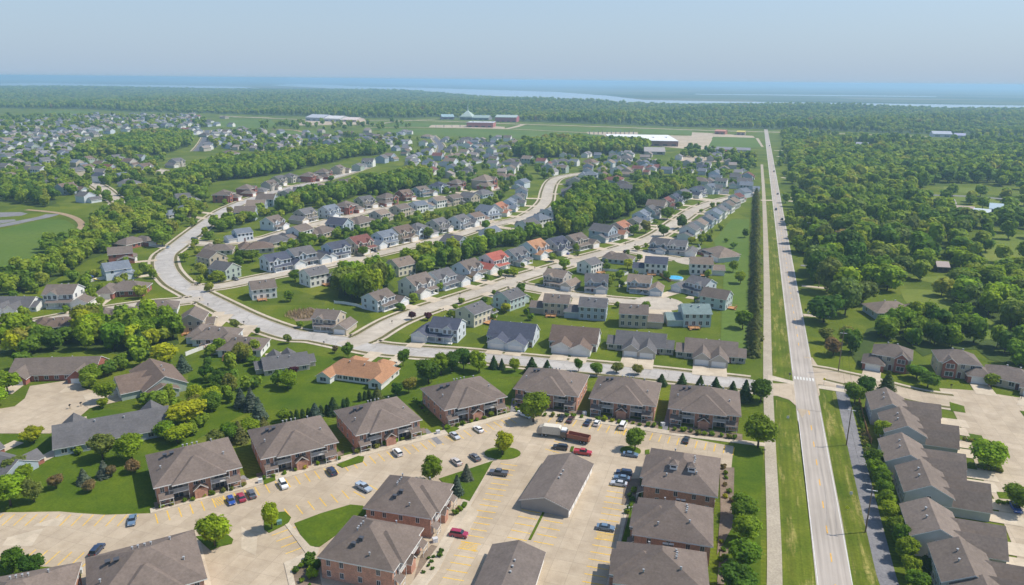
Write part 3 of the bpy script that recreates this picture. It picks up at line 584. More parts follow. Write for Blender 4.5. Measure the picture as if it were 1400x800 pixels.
# designs: blocks, brick-front blocks, windows, garage doors, front door, porch. Local: street side is -Y.
def D(name, blocks, wins=(), gar=(), door=None, porch=None, brick=(), deck=None, chim=None):
    return dict(name=name, blocks=blocks, wins=wins, gar=gar, door=door, porch=porch, brick=brick, deck=deck, chim=chim)
def W2(x0, x1, y, zs, n, face, wd=1.0, ht=1.4):
    return [((x0+(x1-x0)*(i+.5)/n) if face in 'fb' else y, y if face in 'fb' else (x0+(x1-x0)*(i+.5)/n), z, wd, ht, face) for z in zs for i in range(n)]
DES = {
 # two-storey, ridge along the street, front gable over the door, garage wing on the side reaching forward
 'colonial': D('colonial', [(-7, 4, -4.5, 4.5, 5.6, 2.6, 'x', 0), (4, 10, -7.5, 2.5, 2.9, 1.9, 'y', 0), (-5.2, -1.4, -5.1, -1, 5.4, 1.5, 'y', 0)],
   W2(-7, -5.2, -4.5, (1.6, 4.3), 1, 'f', .9)+W2(-5.2, -1.4, -5.1, (4.3,), 2, 'f', .9)+W2(0, 4, -4.5, (4.3,), 2, 'f')+W2(-7, 4, 4.5, (1.6, 4.3), 4, 'b')+W2(-4.5, 4.5, -7, (1.6, 4.3), 2, 'l')+W2(-4.5, 4.5, 4, (4.3,), 2, 'r'),
   [(7, -7.5, 4.8)], (0, -4.5), (-5.4, 4, -6.6, -4.5)),
 # shorter, garage gable below a wide upper floor
 'cottage': D('cottage', [(-6, 5, -4, 5, 5.4, 2.9, 'x', 0), (-1, 5, -7, -3, 2.8, 1.5, 'y', 0), (-5, -1.5, -4.6, 0, 5.2, 1.6, 'y', 0), (1.5, 4.5, -4.5, 0, 5.2, 1.4, 'y', 0)],
   W2(-5, -1.5, -4.6, (4.2,), 2, 'f', .8)+W2(1.5, 4.5, -4.5, (4.5,), 1, 'f', 1.3)+W2(-5.4, -3, -4.6, (1.5,), 1, 'f', 1.3)+W2(-6, 5, 5, (1.6, 4.3), 4, 'b')+W2(-4, 5, -6, (4.3,), 2, 'l')+W2(-4, 5, 5, (1.6, 4.3), 2, 'r', .8),
   [(2, -7, 4.6)], (-2.2, -4.6), (-5.8, -1.1, -6.4, -4.6)),
 # gable end to the street
 'gablefront': D('gablefront', [(-5, 5, -5, 6, 5.5, 3.0, 'y', 0), (-8.5, -4, -5.5, 2, 2.8, 1.6, 'x', 0)],
   W2(-4, 4, -5, (4.4,), 3, 'f')+W2(1, 4.5, -5, (1.6,), 2, 'f')+W2(-5, 5, 6, (1.6, 4.3), 3, 'b')+W2(-5, 6, 5, (1.6, 4.3), 3, 'r')+W2(-5, 6, -5, (4.3,), 2, 'l'),
   [(-6.3, -5.5, 3.6)], (-.5, -5), (-3.9, 4.9, -6.8, -5)),
 # hip ranch
 'ranch': D('ranch', [(-8.5, 5.5, -4.5, 5.5, 2.9, 2.6, 'x', 1), (2, 8.5, -7.5, 3, 2.9, 2.2, 'y', 1)],
   W2(-8.5, 1, -4.5, (1.6,), 3, 'f', 1.2, 1.3)+W2(-8, 5, 5.5, (1.6,), 4, 'b', 1.2, 1.3)+W2(-4, 5, -8.5, (1.6,), 2, 'l', 1.0, 1.3), [(5.2, -7.5, 4.8)], (.9, -4.5), None),
 # brick two-storey with hip roof
 'brickhip': D('brickhip', [(-7, 5, -5, 5, 5.6, 2.8, 'x', 1), (1, 7.8, -8, 0, 3.0, 2.3, 'y', 1), (-6, -2, -5.9, 0, 5.5, 1.7, 'y', 0)],
   W2(-6, -2, -5.9, (1.6, 4.3), 1, 'f', 2.0)+W2(-1.5, 4, -5, (4.3,), 2, 'f')+W2(-7, 5, 5, (1.6, 4.3), 4, 'b')+W2(-5, 5, -7, (1.6, 4.3), 2, 'l'), [(4.4, -8, 4.8)], (-.8, -5), None, brick=(1, 2)),
 # plain block with low garage at the side
 'saltbox': D('saltbox', [(-6.5, 3.5, -4.2, 4.2, 5.5, 2.3, 'x', 0), (3.5, 9, -3.8, 3.4, 2.8, 1.6, 'x', 0)],
   W2(-6.5, 3.5, -4.2, (4.3,), 4, 'f')+W2(-6.5, -2, -4.2, (1.6,), 2, 'f')+W2(-6.5, 3.5, 4.2, (1.6, 4.3), 4, 'b')+W2(-4.2, 4.2, -6.5, (1.6, 4.3), 2, 'l', .8)+W2(-4.2, 4.2, 3.5, (4.3,), 1, 'r', .8), [(6.2, -3.8, 4.4)], (-1, -4.2), None),
 # double house: steep main roof, shed dormer, wide front garage gables
 'duplex': D('duplex', [(-9, 9, -4, 7, 3.6, 4.2, 'x', 0), (-7.3, .2, -9, 0, 2.9, 2.1, 'y', 0), (-.2, 7.3, -9.4, 0, 2.9, 2.1, 'y', 0)],
   W2(-9, -7.4, -4, (1.6,), 1, 'f')+W2(7.4, 9, -4, (1.6,), 1, 'f')+W2(-4, 7, 9, (1.6, 4.6), 2, 'r', .9)+W2(-4, 7, -9, (1.6, 4.6), 2, 'l', .9)+W2(-9, 9, 7, (1.7,), 5, 'b', 1.4), [(-3.6, -9, 5.2), (3.6, -9.4, 5.2)], (8.2, -4), None),
 # wide double ranch with low wings
 'duplexranch': D('duplexranch', [(-9.5, 9.5, -3.5, 8, 3.0, 3.6, 'x', 0), (-6, .2, -8.6, 2, 2.9, 2.4, 'y', 0), (-.2, 6.2, -9, 2, 2.9, 2.4, 'y', 0), (9.5, 12.6, -3, 5, 2.8, 1.9, 'x', 0), (-12.6, -9.5, -3, 5, 2.8, 1.9, 'x', 0)],
   W2(-9.4, -6.2, -3.5, (1.6,), 1, 'f', 1.4)+W2(6.4, 9.4, -3.5, (1.6,), 1, 'f', 1.4)+W2(9.7, 12.4, -3, (1.6,), 1, 'f', 1.5)+W2(-12.4, -9.7, -3, (1.6,), 1, 'f', 1.5)+W2(-9, 9, 8, (1.6,), 5, 'b', 1.4), [(-3, -8.6, 5), (3, -9, 5)], (7.1, -3.5), None),
 # townhouse pair
 'townhouse': D('townhouse', [(-7.2, 7.2, -1, 9.5, 5.6, 3.0, 'x', 0), (-6.8, -.4, -9.5, 2, 3.4, 3.3, 'y', 0), (-.1, 6.6, -11, 2, 3.2, 3.0, 'y', 0)],
   W2(-7, 7, 9.5, (1.6, 4.3), 5, 'b', 1.2)+W2(-1, 9.5, -7.2, (4.4,), 1, 'l', .8)+W2(-1, 9.5, 7.2, (1.6, 4.4), 1, 'r', .8), [(-3.6, -9.5, 5), (3.2, -11, 5)], None, None),
 'longhouse': D('longhouse', [(-17, 17, -6.5, 8, 3.2, 4.6, 'x', 0), (-15.5, -8.3, -10, 2, 3.0, 3.1, 'y', 0), (8, 15.4, -10, 2, 3.0, 3.1, 'y', 0)],
   W2(-8, 8, -6.5, (1.6,), 4, 'f', 1.4)+W2(-16, 16, 8, (1.6,), 9, 'b', 1.4)+W2(-4, 5, -17, (1.6,), 2, 'l', 1.2)+W2(-4, 5, 17, (1.6,), 2, 'r', 1.2), [(-12, -10, 5), (11.8, -10, 5)], (-6, -6.5), None, brick=(1, 2)),
 'orangeranch': D('orangeranch', [(-13, 13, -6, 5.5, 2.9, 3.9, 'x', 1), (-13.2, -8, 2, 8.5, 2.9, 1.7, 'y', 0), (7.5, 13.2, 2, 9.3, 2.9, 1.8, 'y', 0), (-9, -2, -11, -2, 2.9, 2.3, 'y', 1), (3, 10, -11, -2, 2.9, 2.3, 'y', 1)],
   W2(-13, -8.2, 8.5, (1.6,), 1, 'b', 2.2)+W2(-7.6, 7, 5.5, (1.6,), 6, 'b', 1.6)+W2(7.8, 13, 9.3, (1.6,), 1, 'b', 2.2)+W2(-6, 5, 13, (1.6,), 3, 'r', 1.0)+W2(-6, 5, -13, (1.6,), 3, 'l', 1.0), [(-5.5, -11, 5), (6.5, -11, 5)], (0, -6), None),
 'farhouse': D('farhouse', [(-6, 4, -4.5, 4.5, 5.4, 2.7, 'x', 0), (4, 8.5, -5.5, 2.5, 2.8, 1.7, 'y', 0)], W2(-6, 4, -4.5, (4.2,), 3, 'f')+W2(-6, 4, 4.5, (1.6, 4.2), 3, 'b'), [(6.2, -5.5, 3.6)], None, None),
}
def dmesh(key, lod):
    d = DES[key]
    def f():
        wl, bk, rf = MB(), [], MB()
        for i, b in enumerate(d['blocks']):
            b = list(b); b[4] -= .013*i
            roof_into(rf, b)
            if i in d['brick']: t_ = MB(); walls_into(t_, b); bk.append(t_.mesh(key+'_brick', M['brick']))
            else: walls_into(wl, b)
        out = dict(walls=wl.mesh(key+'_walls', M['siding']), roof=rf.mesh(key+'_roof', [M['shingle'], M['trim']]))
        if bk: out['brick_front'] = bk
        return out
    return cached((key, lod), f)
def porch_mesh(p):
    def f():
        x0, x1, y0, y1 = p; b = MB(); b.box(x0, x1, y0, y1, .05, .35, 1)
        n = max(2, int((x1-x0)/2.4)+1)
        for i in range(n):
            x = x0+.15+(x1-x0-.3)*i/(n-1); b.box(x-.09, x+.09, y0+.1, y0+.28, .35, 2.6, 1)
        v = [(x0-.2, y0-.3, 2.62), (x1+.1, y0-.3, 2.62), (x1+.1, y1-.01, 3.35), (x0-.2, y1-.01, 3.35)]
        v += [(x, y, z-.16) for x, y, z in v]; b.faces(v, [(0, 1, 2, 3)], 0); b.faces(v, [(7, 6, 5, 4), (0, 4, 5, 1), (1, 5, 6, 2), (2, 6, 7, 3), (3, 7, 4, 0)], 1)
        return b.mesh('porch', [M['shingle'], M['trim']])
    return cached(('porch',)+tuple(p), f)
def garage_door_mesh():
    def f():
        b = MB(); b.box(-.5, .5, -.05, .03, 0, 1)
        for i in range(1, 4): b.box(-.49, .49, -.062, -.045, i/4-.012, i/4+.012)
        return b.mesh('garage_door', M['trim'])
    return cached('gd', f)
def door_mesh():
    def f():
        b = MB(); b.box(-.5, .5, -.06, .02, .1, 2.2); b.box(-.62, -.5, -.08, .02, .05, 2.32, 1); b.box(.5, .62, -.08, .02, .05, 2.32, 1); b.box(-.5, .5, -.08, .02, 2.2, 2.32, 1)
        return b.mesh('front_door', [M['paint'], M['trim']])
    return cached('fd', f)
def deck_mesh():
    def f():
        b = MB(); b.box(-2, 2, 0, 3, .5, .65)
        for x in (-1.95, 0, 1.95):
            b.box(x-.07, x+.07, 2.86, 3, 0, 1.6)
        b.box(-2, 2, 2.9, 2.96, 1.45, 1.55); b.box(-2.0, -1.93, 0, 2.9, 1.45, 1.55); b.box(1.93, 2, 0, 2.9, 1.45, 1.55); b.box(1.2, 2, 3, 3.5, .25, .4)
        for i in range(14): b.box(-1.9+i*.285, -1.86+i*.285, 2.91, 2.95, .65, 1.45)
        return b.mesh('deck', M['deck'])
    return cached('deck', f)
DRIVES = []
COL = dict(grey=(.135, .13, .132), brown=(.165, .122, .098), tan=(.225, .178, .142), slate=(.075, .082, .11), blue=(.15, .17, .20), red=(.38, .12, .09), orange=(.38, .205, .115), rust=(.37, .175, .11),
           dark=(.11, .10, .10), maroon=(.18, .08, .07), green=(.16, .20, .16), taupe=(.165, .135, .115), teal=(.19, .25, .24))
SID = dict(white=(.74, .73, .69), cream=(.66, .60, .45), tan=(.50, .43, .33), grey=(.44, .44, .44), bluegrey=(.38, .44, .49), sage=(.36, .42, .36), teal=(.47, .56, .53), lightblue=(.60, .64, .67), greige=(.48, .44, .38), brick=(.30, .115, .085))
HOUSES = []
def nearest_road(p):
    best = None
    for r in ROADS:
        if not r['house']: continue
        hw = 90
        if p.x < r['bb'][0]-hw or p.x > r['bb'][2]+hw or p.y < r['bb'][1]-hw or p.y > r['bb'][3]+hw: continue
        for a, b in zip(r['pl'], r['pl'][1:]):
            ab = b-a; s = max(0, min(1, (p-a).dot(ab)/ab.length_squared)); q = a+ab*s; dd = (q-p).length
            if best is None or dd < best[0]: best = (dd, q, r)
    return best
def house(u, v, key, roofc, wallc, label, group, mirror=False, face=None, deck=None, scale=1.0, door=(.12, .05, .05), zc_=None, name='house', cat='house', jit=True, trimc=None, drive=True):
    if key not in ('townhouse', 'longhouse', 'orangeranch', 'farhouse'): scale *= 1.12
    z = zc_ if zc_ is not None else (4.2 if key in ('ranch', 'duplexranch', 'orangeranch', 'longhouse') else 5.5)
    p = G(u, v, z); nr = nearest_road(p); d = DES[key]
    if isinstance(face, tuple): q = G(*face); ang = math.atan2(q.y-p.y, q.x-p.x)+math.pi/2
    elif face is not None: ang = face
    elif nr: ang = math.atan2(nr[1].y-p.y, nr[1].x-p.x)+math.pi/2
    else: ang = HWA
    dist = p.length; lod = 0 if dist < 430 else (1 if dist < 760 else 2)
    sx = -1 if mirror else 1
    root = empty(name, (p.x, p.y, 0), ang, label=label, cat=cat, group=group); root.scale = (scale*sx, scale*1.08, scale*.98)
    rc = COL[roofc] if isinstance(roofc, str) else roofc; wc = SID[wallc] if isinstance(wallc, str) else wallc
    if jit: f = random.uniform(.9, 1.12); rc = tuple(c*f for c in rc)
    ms = dmesh(key, 0)
    wl = put('walls', ms['walls'], root, color=wc); rf = put('roof', ms['roof'], root, color=rc)
    if wallc == 'brick': wl.active_material_index = 0; wl.data = cached((key, 'brickwalls'), lambda: (lambda m: (m.materials.clear(), m.materials.append(M['brick']), m)[2])(ms['walls'].copy()))
    for bm_ in ms.get('brick_front', ()): put('brick_front', bm_, root, color=SID['brick'] if lod < 3 and mirror or key != 'brickhip' or wallc in ('tan', 'brick') else wc)
    for (gx, gy, gw) in d['gar']:
        put('garage_door', garage_door_mesh(), root, (gx, gy-.02, .05), scale=(gw, 1, 2.2))
        if drive: DRIVES.append((p, ang, sx*scale, gx, gy, gw, nr))
    wins = d['wins'] if lod == 0 else (d['wins'][::1] if lod == 1 else d['wins'][:3])
    for x, y, z_, wd, ht, fc in wins: add_window(root, x, y, z_, wd, ht, fc, lod == 0)
    if lod < 2:
        if d['door']: put('front_door', door_mesh(), root, (d['door'][0], d['door'][1], 0), color=door)
        if d['porch']: put('porch', porch_mesh(d['porch']), root, color=rc)
        if deck is None: deck = dist < 500 and random.random() < .4 and key not in ('townhouse', 'duplex', 'duplexranch', 'orangeranch', 'longhouse')
        if deck: put('deck', deck_mesh(), root, (random.choice((-2, 0, 1)), max(b[3] for b in d['blocks'][:1])+.02, 0))
    if lod == 0:
        vm = cached('vent', lambda: (lambda b: (b.cyl((0, 0), .18, 0, .7, 8), b.cyl((0, 0), .28, .6, .78, 8), b.mesh('roof_vent', M['metal']))[2])(MB()))
        b0 = d['blocks'][0]; yc = (b0[2]+b0[3])/2; zr = b0[4]+b0[5]
        sl_ = b0[5]/((b0[3]-b0[2])/2)
        if b0[6] == 'x':
            for x_, o_ in ((b0[0]*.35+b0[1]*.65, 1.2), (b0[0]*.6+b0[1]*.4, 1.6)): put('roof_vent', vm, rf, (x_, yc+o_, zr-sl_*o_-.15))
    HOUSES.append((p, label, ang, key)); return root
def flush_drives():
    mb = MB(); n = 0
    for p, ang, s, gx, gy, gw, nr in DRIVES:
        R_ = lambda x, y: Vector((p.x+(x*s)*math.cos(ang)-y*abs(s)*math.sin(ang), p.y+(x*s)*math.sin(ang)+y*abs(s)*math.cos(ang)))
        a, b = R_(gx-gw/2-.4, gy+.1), R_(gx+gw/2+.4, gy+.1); m_ = R_(gx, gy)
        fd = R_(gx, gy-1)-R_(gx, gy)
        ln = 9
        if nr:
            for t_ in range(2, 34):
                if onroad(m_+fd*t_, 0): ln = t_+.6; break
            else: ln = 10
        c, e = R_(gx+gw/2+.6, gy-ln), R_(gx-gw/2-.6, gy-ln); n += 1
        mb.face([(a.x, a.y, .137+n*.0002), (e.x, e.y, .137+n*.0002), (c.x, c.y, .137+n*.0002), (b.x, b.y, .137+n*.0002)])
    put('driveways', mb.mesh('driveways', M['drive']), kind='structure')

# ---- brick apartment houses
def ap_meshes(kind):
    def f():
        w_, r_ = MB(), MB(); X, Y0, Y1, ze = 11.2, -9.8, 9.6, 5.9
        # front: three brick bays with two recesses
        w_.box(-X, X, Y0+1.7, Y1, 0, ze, 0, False)
        for x0, x1 in ((-X, -8.2), (-2.9, 2.9), (8.2, X)): w_.box(x0+.003, x1-.003, Y0, Y0+1.7, 0, ze-.01, 0, False)
        roof_into(r_, (-X, X, Y0, Y1, ze+.25, 4.6, 'x', 1), .7, .3)
        roof_into(r_, (-6.6, 6.6, Y0-1.0, 2.0, ze+.23, 3.4, 'y', 1), .7, .3)
        return w_.mesh('apartment_walls', M['brick']), r_.mesh('apartment_roof', [M['shingle'], M['trim']])
    return cached(('ap', kind), f)
def balcony_mesh():
    def f():
        b = MB(); b.box(-2.6, 2.6, -2.35, 0, 2.75, 2.95, 1); b.box(-2.6, 2.6, -2.4, -2.34, 3.9, 3.98, 1)
        for i in range(22): b.box(-2.55+i*.24, -2.52+i*.24, -2.39, -2.35, 2.95, 3.9, 1)
        for x in (-2.6, 2.48): b.box(x, x+.12, -2.4, -2.28, 0, 5.8, 1)
        b.box(-2.6, 2.6, -.06, .0, 0.1, 2.6, 2); b.box(-2.6, 2.6, -.06, .0, 3.0, 5.6, 2)  # tan back panels added to lighten the dark recesses by colour
        return b.mesh('balcony', [M['shingle'], M['trim'], M['paint']])
    return cached('balc', f)
def entry_mesh():
    def f():
        b = MB(); b.box(-1.7, 1.7, -1.6, 0, 0, 2.9, 0, False); b.box(-.9, .9, -1.66, -1.58, .05, 2.2, 2)
        return b.mesh('entrance_porch', [M['brick'], M['trim'], M['paint']])
    return cached('entry', f)
def stair_roof_mesh():
    def f():
        b = MB(); v = [(-1.9, -1.9, 2.5), (1.9, -1.9, 2.5), (1.9, 1.1, 4.0), (-1.9, 1.1, 4.0)]; v += [(x, y, z-.2) for x, y, z in v]
        b.faces(v, [(0, 1, 2, 3)], 0); b.faces(v, [(7, 6, 5, 4), (0, 4, 5, 1), (1, 5, 6, 2), (2, 6, 7, 3), (3, 7, 4, 0)], 1)
        for x in (-1.8, 1.68): b.box(x, x+.12, -1.8, -1.68, 0, 2.35, 1)
        b.box(-1.8, 1.8, -1.75, -1.7, 0.9, 1.0, 1)
        return b.mesh('stair_roof', [M['shingle'], M['trim']])
    return cached('stair', f)
def entry_roof_mesh():
    def f():
        b = MB(); roof_into(b, (-1.7, 1.7, -1.6, 1.5, 2.95, 1.3, 'y', 0), .35, .2); return b.mesh('porch_roof', [M['shingle'], M['trim']])
    return cached('er', f)
def fan_mesh():
    def f():
        b = MB(); b.box(-.45, .45, -.45, .45, -.3, .55); b.box(-.6, .6, -.6, .6, .55, .65); return b.mesh('roof_fan', M['paint'])
    return cached('fan', f)
def apartment(fl, fr, label, flip=False, depth=None, dorm=False, sx=1.0):
    """fl, fr: where the front corners of the eaves show"""
    a, b = (fl, fr) if isinstance(fl, Vector) else (G(fl[0], fl[1], 5.7), G(fr[0], fr[1], 5.7)); d = (b-a).normalized(); q = Vector((-d.y, d.x))
    ang = math.atan2(d.y, d.x); ab = (b-a).length; dp = depth or 20.8
    c = (a+b)/2+q*dp/2
    root = empty('apartment_house', (c.x, c.y, 0), ang+{'r': math.pi/2, 'l': -math.pi/2}.get(flip, 0), label=label, cat='apartment house', group='brick apartment houses round the parking lot')
    root.scale = (dp/23.8, ab/20.8, 1) if flip else (ab/23.8, dp/20.8, 1)
    wm, rm = ap_meshes(0)
    f_ = random.uniform(.94, 1.06); rc = tuple(x*f_ for x in (.182, .145, .122))
    put('walls', wm, root, color=(.46, .24, .165)); rf = put('roof', rm, root, color=rc)
    for x in (-5.55, 5.55):
        put('balcony', balcony_mesh(), root, (x, -8.08, 0), color=(.48, .43, .36))
    for x in (-9.0, 9.0): put('stair_roof', stair_roof_mesh(), root, (x, -9.9, 0), color=rc)
    e = put('entrance_porch', entry_mesh(), root, (0, -9.82, 0), color=(.46, .24, .165)); put('porch_roof', entry_roof_mesh(), e, (0, 0, 0), color=rc)
    for x in (-1.0, 1.0): add_window(root, x, -9.8, 4.4, 1.0, 1.5, 'f')
    for x in (-9.7, 9.7):
        for z in (1.6, 4.4): add_window(root, x, -9.8, z, .9, 1.4, 'f')
    for x in (-6.2, -4.9, 4.9, 6.2):
        for z in (1.3, 4.2): put('patio_door', cached('pd', lambda: (lambda b_: (b_.box(-.55, .55, -.05, .02, -1.05, 1.05), b_.mesh('patio_door', M['glass']))[1])(MB())), root, (x, -8.17, z))
    for y in (-6, -1, 4, 7.6):
        for z in (1.6, 4.4): add_window(root, -11.2, y, z, .9, 1.3, 'l'); add_window(root, 11.2, y, z, .9, 1.3, 'r')
    for x in (-8, -3, 3, 8):
        for z in (1.6, 4.4): add_window(root, x, 9.6, z, 1.0, 1.4, 'b')
    def zr(x, y): return min(6.1+4.6*(1-max(abs(y+.1)/10.4, (abs(x)-1.5)/10.4 if abs(x) > 1.5 else 0)), 10.7)
    for x, y in ((-7.2, 2.0), (-5.4, .6)) if not dorm else (): put('roof_fan', fan_mesh(), rf, (x, y, zr(x, y)), color=(.07, .075, .09))
    vm = _mc['vent'] if 'vent' in _mc else cached('vent', lambda: (lambda b_: (b_.cyl((0, 0), .18, 0, .7, 8), b_.cyl((0, 0), .28, .6, .78, 8), b_.mesh('roof_vent', M['metal']))[2])(MB()))
    for x, y in ((-2, 3), (-.8, 3.2), (.6, 3.1), (1.9, 3), (6, 4), (-9, -3), (8, -4)): put('roof_vent', vm, rf, (x, y, zr(x, y)-.1))
    if dorm:
        dm = cached('dorm', lambda: (lambda b_: (b_.box(-1.0, 1.0, -1.3, 1.3, -.6, 1.1, 1), roof_into(b_, (-1.0, 1.0, -1.3, 1.3, 1.1, .9, 'x', 1), .3, .15), b_.box(-.7, .7, -1.33, -1.3, 0, .8, 2), b_.mesh('cupola', [M['shingle'], M['trim'], M['glass']]))[3])(MB()))
        for x, y in ((4.6, 2.6), (4.6, -2.4)): put('roof_dormer', dm, rf, (x, y, zr(x, y)), (0, 0, math.pi/2), color=rc)
    HOUSES.append((c, label, ang, 'ap')); return root
AP = {
 'a1': ((209.4, 668), (331.5, 638.6), 'brick apartment house nearest the striped bay, at the far west end of the row'),
 'a2': ((356, 628.4), (463.4, 604.4), 'brick apartment house with a white SUV and a navy SUV parked in front'),
 'a3': ((486, 596), (577.4, 573.7), 'brick apartment house backed by columnar evergreens, a white SUV parked by its east corner'),
 'a4': ((607, 561.5), (693.8, 542.2), 'brick apartment house behind the silver-blue sedan and white saloon at the bend of the lot'),
 'a5': ((701.4, 531.3), (790.8, 542.8), 'brick apartment house with a big dark maple standing at its front corner'),
 'a6': ((804.5, 544.5), (897.5, 556), 'brick apartment house directly behind the parked white van'),
 'a7': ((913, 558.2), (1014, 569.8), 'brick apartment house at the end of the row nearest the bicycle trail'),
}
for k, (a, b, l) in AP.items(): apartment(a, b, l)
# blocks turned with their entrances away from the viewer's right
apartment((495.5, 695), (590, 710), 'brick apartment house beside the triangular lawn with two small spruces', flip='r', depth=17)
apartment((433, 762), (538, 782.6), 'brick apartment house with round shrubs in its gravel bed below the triangular lawn', flip='r', depth=17.5)
apartment((877, 663.5), (982, 680.6), 'brick apartment house with two small roof dormers, northernmost of three by the trail', flip='l', dorm=True, depth=22)
apartment((864, 731), (976, 748.5), 'middle brick apartment house of three by the trail', flip='l', depth=17)
apartment((838, 798), (972, 816), 'southernmost brick apartment house of three by the trail, cut by the picture edge', flip='l', depth=15.5)
o_ = G(283.5, 791, 5.7)-G(263.4, 728.6, 5.7)
apartment(G(113.4, 768.5, 5.7)+o_, G(263.4, 728.6, 5.7)+o_, 'wide-roofed apartment house beside the dark blue SUV, south-west in the lot')
apartment(G(-62, 806, 5.7)+o_, G(84, 779, 5.7)+o_, 'apartment house whose roof corner shows beyond two dark conifers in the south-west')
# garage blocks
def garage_block(c4, label, n=5):
    a, b, c = G(*c4[0], 2.7), G(*c4[1], 2.7), G(*c4[2], 2.7); d = (b-a); wd = d.length; d.normalize(); q = Vector((-d.y, d.x)); ln = (c-b).dot(q)
    m_ = (a+b)/2+q*ln/2; root = empty('garage_block', (m_.x, m_.y, 0), math.atan2(d.y, d.x), label=label, cat='garage block', group='low garage blocks in the parking lot')
    blk = (-wd/2+.5, wd/2-.5, -ln/2+.4, ln/2-.4, 2.75, 2.1, 'y', 0); w_, r_ = MB(), MB(); walls_into(w_, blk); roof_into(r_, blk, .5, .2)
    put('walls', w_.mesh('garage_walls', M['siding']), root, color=(.33, .31, .29)); rf = put('roof', r_.mesh('garage_roof', [M['shingle'], M['trim']]), root, color=(.165, .137, .12))
    for sd_ in ('l', 'r'):
        for i in range(n):
            y = -ln/2+.4+(ln-.8)*(i+.5)/n; put('garage_door', garage_door_mesh(), root, ((-wd/2+.48) if sd_ == 'l' else (wd/2-.48), y, .03), (0, 0, FACE[sd_][2]), (2.6, 1, 2.15))
    for y in (-2, 0, 2.2): put('roof_vent', _mc['vent'], rf, (.8, y, 4.3))
    HOUSES.append((m_, label, 0, 'g'))
garage_block(((709, 683), (779, 697.5), (804, 632)), 'long grey-roofed garage block standing alone beside the red pickup', 8)
garage_block(((640, 818), (722, 832), (752, 755)), 'long grey-roofed garage block whose south end is cut off by the picture edge', 8)

# ---- detached houses, near ones described one by one
NG = 'detached houses of the subdivision'
def H(u, v, key, rc, wc, label, **k): return house(u, v, key, rc, wc, label, k.pop('group', NG), **k)
H(20, 412, 'duplexranch', 'grey', 'white', 'grey-roofed white house with a dark open garage at the west picture edge', face=R(0), scale=.85)
H(93, 401, 'colonial', 'taupe', 'white', 'two-storey white house with twin white-edged gables beside the white fence', scale=1.15, face=R(6))
H(170, 391, 'ranch', 'taupe', 'brick', 'single-storey brick ranch house with a wide driveway on the west street', scale=1.15, face=R(8), mirror=True)
H(77, 437, 'ranch', 'brown', 'white', 'small brown-roofed white house backing onto the woodland clump', face=(85, 425), scale=.9)
H(163, 425, 'ranch', 'taupe', 'greige', 'plain hip-roofed house half buried in woodland trees', face=(160, 410))
H(214, 415, 'ranch', 'taupe', 'white', 'grey-brown hip-roofed house at the west street corner', face=(225, 405))
H(264, 433, 'gablefront', 'taupe', 'tan', 'tall beige house with white-edged gable beside the wide grey street', face=(288, 417), scale=.95)
H(292, 453, 'ranch', 'taupe', 'lightblue', 'hip-roofed pale blue house with an orange timber deck behind', face=(318, 440), deck=True, scale=1.1)
H(328, 467, 'ranch', 'taupe', 'white', 'hip-roofed white house with orange patio, second from the white fence', face=(352, 455), deck=True, scale=1.1)
H(388, 487, 'duplexranch', 'grey', 'greige', 'rambling grey-roofed house just west of the orange-roofed one', face=R(205), scale=.8)
house(493, 501, 'orangeranch', 'orange', 'white', 'long low white house under a bright orange hip roof', NG, face=R(163), scale=1.0)
house(80, 498, 'longhouse', 'taupe', 'brick', 'long brown-roofed double house with brick garage gables on the cul-de-sac', NG, face=R(6), scale=.9)
house(205, 515, 'duplexranch', 'brown', 'sage', 'brown-roofed pale green double house with its brick gable to the cul-de-sac', NG, face=R(-52), scale=1.02)
house(155, 578, 'longhouse', 'grey', 'bluegrey', 'long grey-roofed house lying diagonally behind the mown lawn', NG, face=R(208), scale=.95)
H(-12, 622, 'longhouse', 'grey', 'bluegrey', 'grey-roofed house end at the west edge of the mown lawn', face=R(160), scale=.7)
H(607, 445, 'colonial', 'slate', 'lightblue', 'white two-storey house with slate roof on the street corner', face=(592, 475), mirror=True, scale=1.05)
house(701, 451, 'duplex', 'slate', 'lightblue', 'slate-roofed white double garage house second from the slate corner house', NG)
house(786, 457, 'duplex', 'brown', 'white', 'brown-roofed white double house with one garage door open', NG)
house(876, 465, 'duplexranch', 'grey', 'greige', 'grey-roofed double ranch with two white garage doors', NG, scale=.98)
house(972, 476, 'duplexranch', 'taupe', 'greige', 'brown-roofed double ranch at the end of the street by the conifer row', NG, scale=.98)
H(650, 424, 'saltbox', 'grey', 'cream', 'cream two-storey house with grey roof behind the slate corner house', scale=1.1, mirror=True)
H(699, 404, 'colonial', 'grey', 'teal', 'pale teal two-storey house with a black patio behind it', scale=1.0, mirror=True, deck=False)
H(757, 412, 'saltbox', 'taupe', 'tan', 'tan two-storey house with a raw timber deck behind', face=(770, 400), deck=True, scale=1.1)
H(806, 418, 'saltbox', 'grey', 'bluegrey', 'light grey two-storey house with a white east gable, south of the court', face=(815, 406), deck=False, scale=1.15)
H(872, 428, 'saltbox', 'taupe', 'tan', 'tan flat-fronted house backing onto the south street, between grey and mint houses', face=(872, 413), deck=False, scale=1.15, mirror=True)
H(944, 427, 'saltbox', 'teal', 'teal', 'mint green house with a red timber deck behind', face=(922, 415), deck=True, scale=1.15)
H(978, 404, 'gablefront', 'taupe', 'teal', 'tan-roofed mint house on the east side of the court bulb', face=(930, 410))
H(766, 377, 'colonial', 'tan', 'greige', 'tan-roofed pale house on the branch street corner facing the court', face=(745, 400), mirror=False)
H(817, 383, 'cottage', 'grey', 'bluegrey', 'grey-roofed house with plum brick gables on the north side of the court', face=(815, 405))
H(879, 384, 'colonial', 'tan', 'bluegrey', 'tan-roofed house with white verandah on two floors, north of the court', face=(872, 410))
